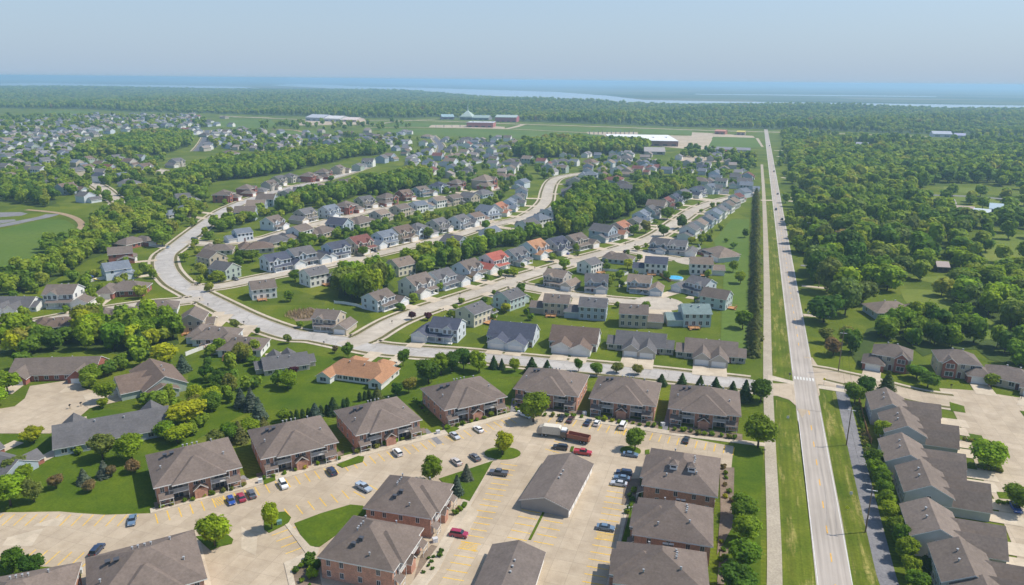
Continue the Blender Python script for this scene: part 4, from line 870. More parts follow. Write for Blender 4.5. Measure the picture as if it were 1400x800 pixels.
H(955, 386, 'colonial', 'grey', 'lightblue', 'light blue house with brick garage beside the court, north-east', face=(925, 408), mirror=True)
H(808, 359, 'saltbox', 'grey', 'white', 'grey-roofed white house with a pale garden fence, on the branch street', mirror=True)
H(846, 349, 'ranch', 'taupe', 'bluegrey', 'taupe-roofed blue-grey corner house on the short side street', face=(868, 337))
H(893, 360, 'saltbox', 'slate', 'white', 'white house under a dark slate roof next to the round pool', face=(900, 348), scale=1.15)
H(963, 361, 'saltbox', 'tan', 'white', 'white house under a tan roof on the south side of the side street', face=(955, 352), mirror=True, scale=1.15)
H(988, 344, 'ranch', 'tan', 'teal', 'large tan-roofed mint house at the end of the side street', face=(950, 356), scale=1.2)
H(968, 340, 'ranch', 'dark', 'brick', 'small dark-roofed brick house at the side street bulb', face=(950, 352), scale=.7)
H(905, 333, 'cottage', 'grey', 'bluegrey', 'grey-roofed house with a plum brick gable on the side street', face=(895, 348))
H(930, 335, 'colonial', 'grey', 'white', 'grey-roofed white house with a purple tree in front, on the side street', face=(925, 352))
H(454, 432, 'colonial', 'taupe', 'tan', 'beige two-storey house alone beside the reedy patch on the wide street', face=(440, 458), scale=.95)
H(360, 391, 'cottage', 'taupe', 'white', 'brown-roofed white corner house beside the middle street', face=(345, 380), mirror=True)
H(520, 405, 'colonial', 'taupe', 'lightblue', 'house with white-edged gables, west end of the row on the branch street')
H(306, 366, 'gablefront', 'grey', 'sage', 'sage green house with a tall plain gable on the curve of the wide street', face=(268, 372))
H(288, 350, 'gablefront', 'taupe', 'tan', 'cream-gabled brown-roofed house on the inside of the street curve', face=(250, 352))
H(298, 337, 'ranch', 'taupe', 'greige', 'low hip-roofed house behind the inner curve of the wide street', face=(310, 331))
H(350, 335, 'ranch', 'brown', 'greige', 'brown hip-roofed ranch with a white back gable on the upper street', face=(345, 328), scale=1.1)
H(328, 318, 'saltbox', 'blue', 'lightblue', 'pale blue house with a low blue wing beside the wide street', face=(335, 331), mirror=True)
H(160, 366, 'gablefront', 'blue', 'lightblue', 'pale blue house with white gable and blue roof by the wide street curve', face=(222, 370))
H(166, 345, 'gablefront', 'taupe', 'brick', 'brick and tan gabled house, middle of the three west of the curve', face=(222, 352))
H(182, 328, 'ranch', 'taupe', 'brick', 'brown hip-roofed house, northernmost of the three west of the curve', face=(226, 342), scale=1.1)
H(237, 289, 'ranch', 'blue', 'grey', 'blue-grey roofed grey garage house beside the track to the curve', face=(285, 302), scale=.95)
H(252, 269, 'colonial', 'grey', 'white', 'tall white three-level house above the wide street', face=(290, 294))
H(257, 281, 'brickhip', 'blue', 'lightblue', 'blue-roofed house between the white three-level house and the garage house', face=(290, 294), scale=.8)
# ---- rows of houses: (roof pixel, roof colour, siding, design, mirrored)
ORD = ['first', 'second', 'third', 'fourth', 'fifth', 'sixth', 'seventh', 'eighth', 'ninth', 'tenth', 'eleventh', 'twelfth', 'thirteenth', 'fourteenth', 'fifteenth', 'sixteenth', 'seventeenth', 'eighteenth', 'nineteenth', 'twentieth']
WORD = dict(slate='slate', tan='tan', taupe='grey-brown', dark='dark', teal='grey-green', rust='rust')
def rowof(phrase, group, items, face=None, frm='from the west end', keys=('colonial', 'cottage', 'brickhip', 'colonial', 'gablefront', 'cottage', 'saltbox')):
    for i, it in enumerate(items):
        u, v, rc, wc = it[:4]; key = it[4] if len(it) > 4 else keys[(i*3+int(u))%len(keys)]
        two = 'low' if key == 'ranch' else 'two-storey'
        house(u, v, key, rc, wc, f"{WORD.get(rc, rc)}-roofed {two} house, {ORD[i]} {frm} of {phrase}", group, mirror=(i*7+int(v))%2 == 0, face=face, scale=it[5]*1.1 if len(it) > 5 else random.uniform(1.06, 1.2))
rowof('the row with the red roof', 'houses north of the branch street', [(569, 388, 'taupe', 'white', 'cottage'), (604, 378, 'grey', 'lightblue', 'colonial'), (639, 366, 'taupe', 'lightblue', 'cottage'), (672, 355, 'red', 'white', 'colonial'), (705, 348, 'grey', 'bluegrey', 'cottage'), (730, 339, 'orange', 'lightblue', 'cottage'), (760, 334, 'slate', 'grey', 'cottage'), (788, 328, 'taupe', 'tan', 'colonial')])
rowof('the upper row on the branch street', 'houses further along the branch street', [(826, 317, 'grey', 'bluegrey', 'gablefront'), (846, 311, 'rust', 'greige', 'colonial'), (868, 303, 'grey', 'tan'), (876, 295, 'blue', 'lightblue'), (889, 288, 'grey', 'bluegrey'), (899, 282, 'taupe', 'greige'), (911, 276, 'maroon', 'tan'), (922, 271, 'slate', 'bluegrey'), (934, 265, 'grey', 'sage'), (952, 261, 'slate', 'white', 'colonial'), (972, 257, 'blue', 'lightblue')])
rowof('the row backing onto the open lawn', 'houses between the branch street and the lawn', [(942, 315, 'grey', 'white'), (954, 308, 'tan', 'white'), (965, 301, 'grey', 'bluegrey'), (975, 294, 'blue', 'white'), (984, 288, 'grey', 'white'), (993, 282, 'taupe', 'white'), (1001, 276, 'tan', 'grey'), (1008, 269, 'maroon', 'white'), (1017, 262, 'blue', 'lightblue'), (1023, 254, 'blue', 'bluegrey')], frm='from the near end', keys=('saltbox', 'gablefront', 'saltbox'))
rowof('the row north of the middle street', 'houses north of the middle street', [(380, 355, 'slate', 'lightblue', 'colonial'), (414, 348, 'grey', 'bluegrey', 'colonial'), (456, 340, 'slate', 'lightblue', 'colonial'), (490, 333, 'maroon', 'tan', 'cottage'), (523, 324, 'blue', 'lightblue', 'colonial'), (550, 318, 'brown', 'tan'), (572, 313, 'grey', 'lightblue'), (600, 306, 'grey', 'greige'), (629, 301, 'grey', 'lightblue', 'colonial'), (651, 296, 'brown', 'white'), (667, 289, 'blue', 'lightblue'), (682, 285, 'rust', 'white'), (695, 278, 'blue', 'lightblue'), (706, 271, 'grey', 'white'), (713, 262, 'grey', 'lightblue', 'saltbox'), (713, 250, 'blue', 'lightblue', 'saltbox')])
rowof('the row south of the middle street', 'houses south of the middle street', [(434, 374, 'grey', 'white', 'saltbox'), (548, 361, 'tan', 'cream'), (621, 331, 'grey', 'bluegrey'), (668, 318, 'blue', 'white', 'saltbox'), (721, 308, 'grey', 'white'), (736, 300, 'blue', 'white'), (752, 290, 'blue', 'lightblue'), (786, 247, 'grey', 'greige', 'colonial'), (781, 260, 'grey', 'greige')])
rowof('the row north of the upper street', 'houses north of the upper street', [(374, 303, 'taupe', 'lightblue', 'cottage'), (415, 293, 'grey', 'tan', 'colonial'), (450, 288, 'blue', 'lightblue'), (474, 282, 'taupe', 'brick', 'brickhip'), (500, 275, 'grey', 'tan'), (528, 271, 'taupe', 'tan', 'brickhip'), (554, 265, 'brown', 'brick'), (577, 260, 'taupe', 'bluegrey'), (601, 255, 'slate', 'lightblue'), (623, 251, 'taupe', 'brick', 'brickhip'), (661, 250, 'tan', 'tan', 'brickhip', 1.4)])
rowof('the row south of the upper street', 'houses south of the upper street', [(380, 326, 'grey', 'cream', 'ranch'), (407, 318, 'taupe', 'white', 'saltbox', 1.15), (436, 315, 'taupe', 'tan', 'ranch', 1.1), (488, 302, 'taupe', 'greige', 'ranch', 1.2), (463, 307, 'slate', 'bluegrey', 'gablefront'), (521, 293, 'tan', 'greige', 'saltbox'), (549, 286, 'taupe', 'tan', 'saltbox'), (574, 281, 'blue', 'white', 'saltbox'), (596, 275, 'tan', 'white', 'saltbox'), (618, 272, 'taupe', 'tan', 'saltbox'), (641, 270, 'grey', 'tan', 'gablefront'), (660, 263, 'grey', 'bluegrey', 'ranch')])
rowof('the row above the wide street', 'houses on the north side of the wide street', [(307, 267, 'taupe', 'brick', 'brickhip'), (336, 259, 'taupe', 'brick', 'brickhip'), (356, 258, 'grey', 'tan', 'ranch', .8), (370, 252, 'taupe', 'greige'), (381, 246, 'grey', 'tan'), (397, 242, 'grey', 'greige', 'brickhip'), (423, 241, 'taupe', 'brick', 'brickhip'), (441, 237, 'taupe', 'tan', 'brickhip'), (463, 231, 'taupe', 'tan', 'colonial'), (490, 227, 'grey', 'sage', 'saltbox'), (503, 222, 'grey', 'white')])
rowof('the row below the wide street', 'houses on the south side of the wide street', [(335, 291, 'taupe', 'bluegrey', 'gablefront'), (350, 281, 'tan', 'bluegrey', 'gablefront'), (364, 273, 'taupe', 'bluegrey', 'gablefront'), (393, 265, 'grey', 'greige'), (410, 261, 'grey', 'tan'), (431, 254, 'taupe', 'white', 'ranch'), (476, 247, 'taupe', 'white', 'ranch', 1.1)])
# ---- townhouse pairs by the access lane
tw = [(1235, 548), (1256, 577), (1261, 615), (1290, 655), (1304, 712), (1352, 772), (1390, 830)]
twl = ['northernmost grey-brown townhouse pair, next to the small red garden', 'second townhouse pair from the north, narrow tan gable showing', 'third townhouse pair from the north, with a round white patio table behind', 'fourth townhouse pair from the north, with white garden chairs behind', 'fifth townhouse pair from the north, tall blank blue-grey gable at its south end', 'sixth townhouse pair from the north, low on the picture edge', 'southernmost townhouse pair, mostly below the picture edge']
for (u, v), l in zip(tw, twl): house(u, v, 'townhouse', (.20, .162, .135), (.47, .46, .43), l, 'townhouse pairs beside the access lane', face=HWA, zc_=7)
DR2 = [((1297, 560), (1330, 562)), ((1312, 590), (1340, 592)), ((1325, 625), (1350, 627)), ((1345, 660), (1372, 662)), ((1352, 690), (1390, 694))]
H(1216, 482, 'brickhip', 'taupe', 'tan', 'brick-garaged house beyond the junction with its garage door open', face=(1210, 520), mirror=True, scale=1.02)
H(1312, 492, 'brickhip', 'taupe', 'tan', 'brick hip-roofed house with a wide front window facing the court', face=(1322, 530), scale=1.06)
H(1390, 512, 'ranch', 'taupe', 'tan', 'tan house at the east edge facing the court', face=(1380, 545), scale=1.1)
H(1224, 421, 'ranch', 'tan', 'bluegrey', 'tan-roofed bungalow among the woodland east of the highway', face=R(0), drive=False, scale=1.25)
H(1155, 382, 'ranch', 'grey', 'lightblue', 'small pale blue shed-like house under grey metal roof near the poles', face=R(0), drive=False, scale=.7)
# ---- scattered farther houses
def scatter(phrase, group, pts, frm='from the west'):
    pts = sorted(pts)
    rc = ['grey', 'taupe', 'slate', 'tan', 'grey', 'brown', 'blue', 'grey', 'dark', 'maroon', 'grey']; wc = ['white', 'tan', 'bluegrey', 'white', 'lightblue', 'greige', 'white', 'sage']
    for i, (u, v) in enumerate(pts):
        k = random.choice(('farhouse', 'farhouse', 'farhouse', 'ranch')) if v < 222 else random.choice(('farhouse', 'colonial', 'saltbox', 'ranch'))
        a, b = random.choice(rc), random.choice(wc)
        n = f"{i+1}{'th' if 10 <= (i+1)%100 <= 20 else {1: 'st', 2: 'nd', 3: 'rd'}.get((i+1)%10, 'th')}"
        house(u, v, k, a, b, f"{WORD.get(a, a)}-roofed {'bluish grey' if b == 'bluegrey' else b} house, {n} {frm} in {phrase}", group, mirror=random.random() < .5, face=HWA+random.choice((0, math.pi/2, math.pi, -math.pi/2))+random.uniform(-.15, .15), drive=False, scale=random.uniform(1.05, 1.25) if v > 222 else random.uniform(1.15, 1.4))
scatter('the far block below the shrubby knoll', 'houses of the far central block', [(614, 222), (617, 229), (646, 219), (641, 232), (674, 217), (676, 224), (698, 220), (707, 224), (720, 218), (698, 231), (687, 240), (742, 221), (750, 228), (767, 221), (767, 230), (784, 221), (702, 227), (590, 232), (585, 222), (600, 214), (625, 212), (636, 208), (655, 208), (666, 214)])
scatter('the block beyond the branch street woods', 'houses of the far eastern block', [(808, 221), (804, 228), (823, 230), (834, 223), (805, 237), (825, 238), (844, 233), (857, 234), (841, 244), (855, 251), (861, 258), (884, 226), (896, 228), (936, 231), (961, 229), (977, 238), (990, 231), (960, 246), (984, 248), (982, 257), (1007, 242), (1022, 240), (1015, 250), (875, 232), (854, 216), (838, 214)])
scatter('the rooftops around the dark far street', 'houses around the dark far street', [(579, 195), (610, 190), (585, 186), (629, 195), (639, 190), (651, 191), (676, 190), (695, 189), (648, 202), (672, 205), (690, 200), (555, 207), (534, 214), (523, 217), (618, 203), (586, 205), (663, 197), (707, 195), (720, 191), (640, 198)])
scatter('the rooftops around the hilltop fields', 'houses below the hilltop fields', [(480, 183), (505, 184), (505, 191), (451, 197), (460, 190), (447, 187), (425, 199), (395, 199), (405, 189), (372, 197), (432, 190), (350, 186), (310, 181), (296, 180), (280, 184), (290, 189), (335, 183), (345, 195), (315, 209), (321, 224), (270, 228), (240, 222), (330, 176), (316, 170), (296, 169), (306, 160), (284, 170), (490, 193), (519, 186)])
scatter('the western neighbourhood', 'houses of the western neighbourhood', [(22, 222), (45, 216), (60, 222), (88, 219), (106, 222), (121, 217), (136, 224), (158, 217), (178, 222), (191, 216), (196, 229), (103, 234), (141, 236), (168, 241), (177, 249), (76, 246), (93, 257), (118, 268), (190, 256), (17, 238), (36, 230), (56, 233), (8, 229), (140, 242), (66, 214), (30, 212), (10, 214), (150, 229), (120, 229)])
scatter('the westernmost rooftops behind', 'houses of the westernmost rooftops', [(12, 203), (24, 197), (35, 193), (45, 201), (20, 188), (8, 193), (52, 193), (58, 187), (32, 205), (66, 198), (70, 191), (82, 186), (96, 184), (90, 193), (104, 188), (112, 181), (70, 180), (54, 178), (38, 183), (118, 190), (6, 181), (84, 177), (100, 174), (128, 176), (140, 173), (130, 183), (150, 179), (160, 172), (172, 176), (186, 172), (196, 169), (206, 173), (216, 168), (226, 172), (238, 167), (150, 168), (176, 166), (248, 172), (262, 167), (256, 176), (166, 167), (192, 164), (270, 160), (222, 163), (285, 165), (262, 162)])
# the rest of the dense western housing, far off and beyond counting
def far_houses():
    mb = MB()
    for _ in range(760):
        if _ < 480: u = random.uniform(-20, 270); v = random.uniform(157, 186) if u > 100 else random.uniform(163, 215)
        elif _ < 600: u = random.uniform(270, 560); v = random.uniform(180, 207)
        else: u = random.uniform(560, 1030); v = random.uniform(187, 245)
        if u > 690 and (v < 212 or (v < 262 and u < 740)): continue
        if 860 < u < 950 and v > 240: continue
        q_ = G(u, v)
        if onroad(q_, 7) or any((h_[0]-q_).length_squared < 330 for h_ in HOUSES): continue
        if v < 160 and (30 < u < 128): continue
        if 130 < u < 262 and v > 176: continue
        p = G(u, v); a = HWA+random.choice((0, math.pi/2))+random.uniform(-.2, .2); ca, sa = math.cos(a), math.sin(a); t_ = MB(); t2 = MB(); t3 = MB()
        b = (-7, 7, -5, 5, 5.2, 3.0, random.choice('xy'), 0); walls_into(t_, b); roof_into(t2, b)
        k = random.randrange(3)
        for src, base in ((t_, 3), (t2, 0)):
            n = len(mb.v); mb.v += [(p.x+x*ca-y*sa, p.y+x*sa+y*ca, z) for x, y, z in src.v]; mb.f += [tuple(n+i for i in f) for f in src.f]
            mb.m += [base+k]*len(src.f); mb.sm += [False]*len(src.f)
    def sol(n_, c): return varied(n_, tuple(x*.9 for x in c), tuple(min(1, x*1.1) for x in c), .05, 1)
    put('distant_housing', mb.mesh('distant_housing', [sol('far_roof_a', (.22, .21, .22)), sol('far_roof_b', (.27, .23, .21)), sol('far_roof_c', (.15, .16, .19)), sol('far_wall_a', (.72, .70, .66)), sol('far_wall_b', (.5, .46, .4)), sol('far_wall_c', (.45, .5, .54))]), label='dense haze-dimmed rooftops of far-off western housing', cat='housing', kind='stuff')
far_houses()
# ---- large far buildings
def big(name, u0, v0, u1, v1, depth, h, rc, wc, label, cat, pitched=0, extra=None, mat_='paint', zr=0):
    a, b = G(u0, v0), G(u1, v1); d = (b-a); wd = d.length; d.normalize(); q = Vector((-d.y, d.x)); c = (a+b)/2+q*depth/2
    root = empty(name, (c.x, c.y, 0), math.atan2(d.y, d.x), label=label, cat=cat)
    w_, r_ = MB(), MB()
    if pitched:
        blk = (-wd/2, wd/2, -depth/2, depth/2, h, pitched, 'x', 0); walls_into(w_, blk); roof_into(r_, blk, 1, .5)
    else:
        w_.box(-wd/2, wd/2, -depth/2, depth/2, 0, h); r_.box(-wd/2-.4, wd/2+.4, -depth/2-.4, depth/2+.4, h+.01, h+.7)
        for i in range(int(wd/25)+1): x = -wd/2+12+i*24; r_.box(x-2, x+2, -3+(i%3)*4, (i%3)*4, h+.7, h+2.3) if x < wd/2-3 else None
    put('walls', w_.mesh(name+'_walls', M['siding']), root, color=wc); put('roof', r_.mesh(name+'_roof', M['paint']), root, color=rc)
    if extra: extra(root, wd, depth, h)
    n = max(2, int(wd/14))
    for i in range(n): add_window(root, -wd/2+wd*(i+.5)/n, -depth/2, 2.4, wd/n*.45, 2.2, 'f', False)
    HOUSES.append((c, label, 0, 'big')); return root
big('supermarket', 833, 199, 927, 200.5, 150, 9, (.80, .79, .78), (.30, .17, .15), 'huge flat white-roofed store with brown walls beyond the wood', 'store')
big('school_hall', 970, 208.5, 1025, 210.5, 30, 6, (.22, .21, .23), (.55, .60, .62), 'long grey-roofed hall with a red canopy beside the green field', 'hall', 2.5, lambda r, w_, d, h: put('canopy', unit_box('canopy', M['paint']), r, (-w_*.17, -d/2-3, 4), scale=(w_*.2, 6, .6), color=(.6, .12, .10)))
big('warehouse', 418, 165, 441, 165.8, 60, 9, (.45, .46, .50), (.40, .42, .46), 'grey gabled metal warehouse, west of three by the far highway', 'warehouse', 7)
big('warehouse', 443, 166, 465, 166.5, 60, 8, (.62, .60, .58), (.55, .55, .52), 'pale long-roofed warehouse, middle of three by the far highway', 'warehouse', 6)
big('warehouse', 468, 166.5, 487, 167, 50, 6, (.66, .55, .50), (.55, .45, .40), 'pinkish roofed warehouse, east of three by the far highway', 'warehouse', 5)
big('brick_store', 638, 174, 674, 174.6, 50, 11, (.6, .6, .62), (.42, .16, .14), 'low red brick store beside the far highway', 'store')
big('church_hall', 604, 163.6, 621, 163.6, 50, 8, (.30, .42, .44), (.32, .22, .30), 'low green-roofed church hall beside the spired church', 'hall', 6)
big('church_wing', 646, 164.2, 668, 164.6, 50, 7, (.30, .38, .34), (.25, .25, .28), 'green-roofed long wing east of the spired church', 'church wing', 6)
big('school', 677, 166.8, 706, 167.3, 60, 13, (.38, .45, .42), (.45, .14, .16), 'tall red brick school with pale green roof', 'school', 5)
def spire(r, w_, d, h):
    b = MB(); roof_into(b, (-w_/2, w_/2, -d/2, d/2, h+.3, 17, 'x', 1), 2, .5); b.cyl((0, 0), 2.4, h+12, h+34, 8, 0, .15); put('spire', b.mesh('spire', M['paint']), r, color=(.40, .48, .42))
big('church', 629, 163.8, 645, 164.1, 46, 9, (.34, .42, .37), (.20, .18, .2), 'church with a thin pale green spire before the forest', 'church', 0, spire)
big('shop', 977, 183.4, 991, 184, 22, 7, (.55, .25, .18), (.40, .17, .13), 'small rust-red shop by the far highway', 'shop', 2.5)
big('restaurant', 1007, 184.6, 1018, 185, 20, 7, (.60, .50, .12), (.40, .32, .25), 'small shop with a yellow roof edge near the far junction', 'restaurant', 2)
big('clinic', 881, 211.2, 909, 211.8, 40, 5, (.36, .33, .31), (.45, .42, .38), 'low hip-roofed grey clinic behind the wide white store', 'clinic', 5)
big('barn', 1281, 372, 1296, 373, 9, 4, (.40, .33, .30), (.12, .10, .09), 'dark open barn in the pasture east of the highway', 'barn', 2)
big('stable', 1330, 297, 1352, 299, 16, 4, (.60, .66, .70), (.6, .66, .70), 'pale stable with light metal roof amid eastern pasture trees', 'stable', 3)
big('stable', 1352, 292, 1376, 294, 18, 5, (.42, .52, .58), (.68, .72, .74), 'blue-grey roofed white stable next to the brown yard', 'stable', 3.5)
big('stable', 1282, 283, 1306, 284, 14, 4, (.42, .36, .36), (.30, .22, .2), 'brown long stable on the pasture lane', 'stable', 3)
big('stable', 1306, 292, 1330, 294, 14, 4, (.48, .36, .30), (.5, .46, .42), 'rust-brown low stable at the yard edge', 'stable', 2.5)
big('cottage', 1170, 201.5, 1186, 202.2, 16, 5, (.35, .36, .40), (.55, .5, .5), 'small dark house in the clearing before the far highway', 'house', 4)
big('lodge', 1275, 187.2, 1301, 187.9, 30, 7, (.42, .44, .5), (.6, .6, .62), 'long grey-white lodge beside the far highway', 'lodge', 5)
big('lodge', 1305, 188.8, 1320, 189.3, 24, 6, (.36, .36, .5), (.5, .5, .55), 'bluish low lodge just east of the long one', 'lodge', 4)
big('trailer_shed', 1136, 294, 1156, 295, 10, 3.5, (.66, .68, .70), (.7, .7, .7), 'white-roofed shed hidden among trees near the highway', 'shed', 1.5)
flush_drives()
# ---------------------------------------------------------------- vehicles
def frustum(b, x0, x1, y, z0, X0, X1, Y, z1, mi=0):
    v = [(x0, -y, z0), (x1, -y, z0), (x1, y, z0), (x0, y, z0), (X0, -Y, z1), (X1, -Y, z1), (X1, Y, z1), (X0, Y, z1)]
    b.faces(v, [(0, 1, 5, 4), (1, 2, 6, 5), (2, 3, 7, 6), (3, 0, 4, 7), (4, 5, 6, 7), (3, 2, 1, 0)], mi)
CARS = {  # length, width, lower profile (x, z), cabin (x0, x1, X0, X1, z0, z1), wheel x
 'sedan': (4.7, 1.82, [(-2.35, .45), (-2.3, .92), (-1.5, 1.0), (1.15, .97), (2.2, .78), (2.35, .5), (2.3, .28), (-2.3, .28)], (-1.75, 1.15, -1.05, .35, .96, 1.43), (1.42, -1.42)),
 'suv': (4.7, 1.9, [(-2.35, .5), (-2.32, 1.08), (-1.5, 1.12), (1.2, 1.1), (2.25, .95), (2.35, .6), (2.3, .3), (-2.3, .3)], (-2.25, 1.2, -1.95, .55, 1.08, 1.72), (1.42, -1.42)),
 'hatchback': (4.1, 1.78, [(-2.05, .45), (-2.02, .95), (-1.4, 1.0), (1.0, .96), (1.95, .76), (2.05, .5), (2.0, .28), (-2.0, .28)], (-1.95, 1.05, -1.45, .3, .95, 1.5), (1.25, -1.25)),
 'pickup': (5.6, 1.95, [(-2.8, .55), (-2.8, 1.1), (-.9, 1.12), (1.3, 1.14), (2.65, 1.0), (2.8, .6), (2.75, .38), (-2.75, .38)], (-.95, 1.25, -.75, .6, 1.12, 1.82), (1.75, -1.7)),
 'van': (5.3, 1.98, [(-2.65, .4), (-2.65, 1.3), (-1.5, 1.3), (1.5, 1.3), (2.45, 1.0), (2.65, .6), (2.6, .3), (-2.6, .3)], (-2.62, 1.6, -2.5, .95, 1.28, 2.1), (1.7, -1.7)),
}
def car_meshes(kind):
    def f():
        ln, wd, prof, cab, wx = CARS[kind]; h = wd/2; b, g = MB(), MB()
        n = len(prof); v = [(x, -h+.07 if i in (1, 2, 3, 4) else -h, z) for i, (x, z) in enumerate(prof)]+[(x, h-.07 if i in (1, 2, 3, 4) else h, z) for i, (x, z) in enumerate(prof)]
        b.faces(v, [(i, (i+1)%n, n+(i+1)%n, n+i) for i in range(n)]+[tuple(range(n)), tuple(reversed(range(n, 2*n)))])
        x0, x1, X0, X1, z0, z1 = cab
        frustum(g, x0, x1, h-.1, z0-.02, X0, X1, h-.28, z1-.05)
        frustum(b, X0-.03, X1+.03, h-.27, z1-.06, X0+.05, X1-.08, h-.34, z1)
        xm = (X0+X1)/2; 
        for s in (-1, 1):
            for xa in (xm-.1,): frustum(b, xa-.05, xa+.05, .01, z0, xa-.05, xa+.05, .01, z1-.05)
        if kind == 'pickup':
            b.box(-2.7, -1.0, -.8, .8, 1.1, 1.135); bed = MB(); bed.box(-2.68, -1.02, -.78, .78, 1.13, 1.15); g2 = bed
            for y in (-.93, .83): b.box(-2.8, -.95, y, y+.1, 1.1, 1.3)
            b.box(-2.8, -2.7, -.93, .93, 1.1, 1.3)
        for s in (-1, 1): b.box(.75, .95, s*(h+.08)-.09, s*(h+.08)+.09, z0, z0+.14)
        ty = MB(); n = 12
        def wheel(r, y0, y1, mb):
            v = [(r*math.cos(2*math.pi*i/n), y0, r*math.sin(2*math.pi*i/n)) for i in range(n)]+[(r*math.cos(2*math.pi*i/n), y1, r*math.sin(2*math.pi*i/n)) for i in range(n)]
            mb.faces(v, [(i, (i+1)%n, n+(i+1)%n, n+i) for i in range(n)]+[tuple(reversed(range(n))), tuple(range(n, 2*n))])
        wheel(.34, -.11, .11, ty); rm = MB(); wheel(.2, -.125, .125, rm)
        hl, tl = MB(), MB(); hl.box(-.04, .06, -.2, .2, -.07, .07); tl.box(-.05, .04, -.16, .16, -.09, .09)
        return dict(body=b.mesh(kind+'_body', M['carpaint']), glass=g.mesh(kind+'_windows', M['carglass']), tyre=ty.mesh('tyre', M['rubber']), rim=rm.mesh('rim', M['metal']), hl=hl.mesh('headlight', M['lamp']), tl=tl.mesh('taillight', M['taillamp']))
    return cached(('car', kind), f)
CC = dict(white=(.78, .78, .76), silver=(.50, .52, .55), red=(.42, .015, .025), blue=(.02, .07, .30), steel=(.12, .19, .28), navy=(.02, .035, .08), black=(.02, .022, .027), grey=(.10, .105, .12), maroon=(.07, .025, .03), green=(.05, .14, .12), pale=(.35, .42, .5), crimson=(.33, .02, .06))
def car(x, y, ang, kind, c, label, group='cars in the parking lot', lod=0, z=.05):
    m = car_meshes(kind); ln, wd, prof, cab, wx = CARS[kind]
    nm = {'sedan': 'sedan_car', 'suv': 'suv', 'hatchback': 'hatchback_car', 'pickup': 'pickup_truck', 'van': 'van'}[kind]
    r = empty(nm, (x, y, z), ang, label=label, cat={'sedan': 'car', 'hatchback': 'car', 'suv': 'SUV', 'pickup': 'pickup truck', 'van': 'van'}[kind], group=group)
    put('body', m['body'], r, color=CC[c] if isinstance(c, str) else c); put('windows', m['glass'], r)
    for wx_ in wx:
        for s in (-1, 1):
            t_ = put('wheel', m['tyre'], r, (wx_, s*(wd/2-.1), .33)); put('rim', m['rim'], t_)
    if lod == 0:
        zf = prof[4][1]-.16
        for s in (-1, 1):
            put('headlight', m['hl'], r, (ln/2-.05, s*(wd/2-.32), zf)); put('taillight', m['tl'], r, (-ln/2+.0, s*(wd/2-.25), prof[1][1]-.2))
    return r
def sd_(key, u, v):
    """snap a parked car to the direction of the nearest stall"""
    p = G(u, v); best = min(STALL[key], key=lambda s: (s[0]-p).length); return p, best[1]
LOTC = [
 ('west', 181, 714, 'sedan', 'steel', 'steel blue sedan parked alone by the mown lawn', .35), ('southwest', 133, 755, 'suv', 'navy', 'dark blue SUV with roof rails, parked alone in the south-west bays', .1),
 ('northwest', 316, 687, 'hatchback', 'blue', 'bright blue hatchback beside the crimson car', 0), ('northwest', 330, 682.5, 'sedan', 'crimson', 'crimson sedan between the blue hatchback and the dark car', 0),
 ('northwest', 344, 678, 'sedan', 'grey', 'dark slate sedan beside the crimson car', 0), ('northwest', 387.5, 665, 'suv', 'white', 'white SUV with black roof bars near the slim bright tree', 0),
 ('northwest', 454, 647, 'suv', 'navy', 'navy SUV parked alone in front of a brick apartment house', 0), ('northwest', 543.5, 621, 'suv', 'white', 'white SUV beside the yellow hatched bay', 0),
 ('inner_east', 497.5, 669, 'pickup', 'pale', 'pale blue pickup half hidden behind an apartment roof', 0), ('northeast', 622, 598, 'sedan', 'silver', 'silver-blue sedan at the bend of the lot', 0),
 ('northeast', 654, 589, 'sedan', 'white', 'white sedan nearest the bright maple island on the north side', 0), ('northeast', 624, 633.5, 'sedan', (.55, .5, .45), 'champagne sedan by the point of the triangular lawn', 0),
 ('northeast', 649.5, 627.5, 'sedan', 'grey', 'dark sedan beside the champagne one', 0), ('centre_west', 681.5, 649, 'pickup', 'grey', 'grey crew pickup with open bed, first in the bays', 0),
 ('centre_west', 627.5, 733, 'suv', 'crimson', 'crimson SUV alone in front of an apartment house', 0),
 ('top', 768, 573.5, 'sedan', 'black', 'black sedan by the utility pickup, in front of the northern apartments', 0), ('top', 780, 575.6, 'sedan', 'maroon', 'very dark maroon sedan beside the black one', 0),
 ('top', 803.5, 579.5, 'sedan', 'navy', 'navy sedan beside a white one', 0), ('top', 816, 580.5, 'hatchback', 'white', 'white hatchback beside the navy sedan', 0), ('top', 851.5, 584.5, 'van', 'white', 'white van parked before the northern apartments', 0),
 ('top', 938, 603.5, 'sedan', 'black', 'lone black sedan at the east end of the northern bays', 0),
 ('east', 862, 623.6, 'sedan', 'steel', 'slate blue sedan under the round tree on its island', math.pi), ('east', 853, 649, 'suv', 'navy', 'navy SUV, northernmost of the three together', 0),
 ('east', 850, 656, 'sedan', 'steel', 'blue sedan between the navy SUV and the silver coupe', 0), ('east', 846, 663.5, 'sedan', 'silver', 'silver coupe, southernmost of the three together', 0), ('east', 828, 724, 'sedan', 'steel', 'dark teal sedan alone south of the hatched bay', math.pi)]
for key, u, v, kind, c, lab, da in LOTC:
    p, a = sd_(key, u, v); car(p.x, p.y, a+(math.pi if da == 0 and len(lab)%2 else 0)+(da if da not in (0,) else 0), kind, c, lab)
gd = (G(786, 604)-G(766, 618)); 
p = G(766, 614); ea = STALL['east'][0][1]
car(p.x, p.y, ea, 'suv', 'black', 'black SUV parked against the north end of the garage block'); p = G(797, 621); car(p.x, p.y, ea+math.pi, 'pickup', 'red', 'bright red pickup at the north end of the garage block')
p = G(718, 569.5); a_ = STALL['northeast'][0][1]
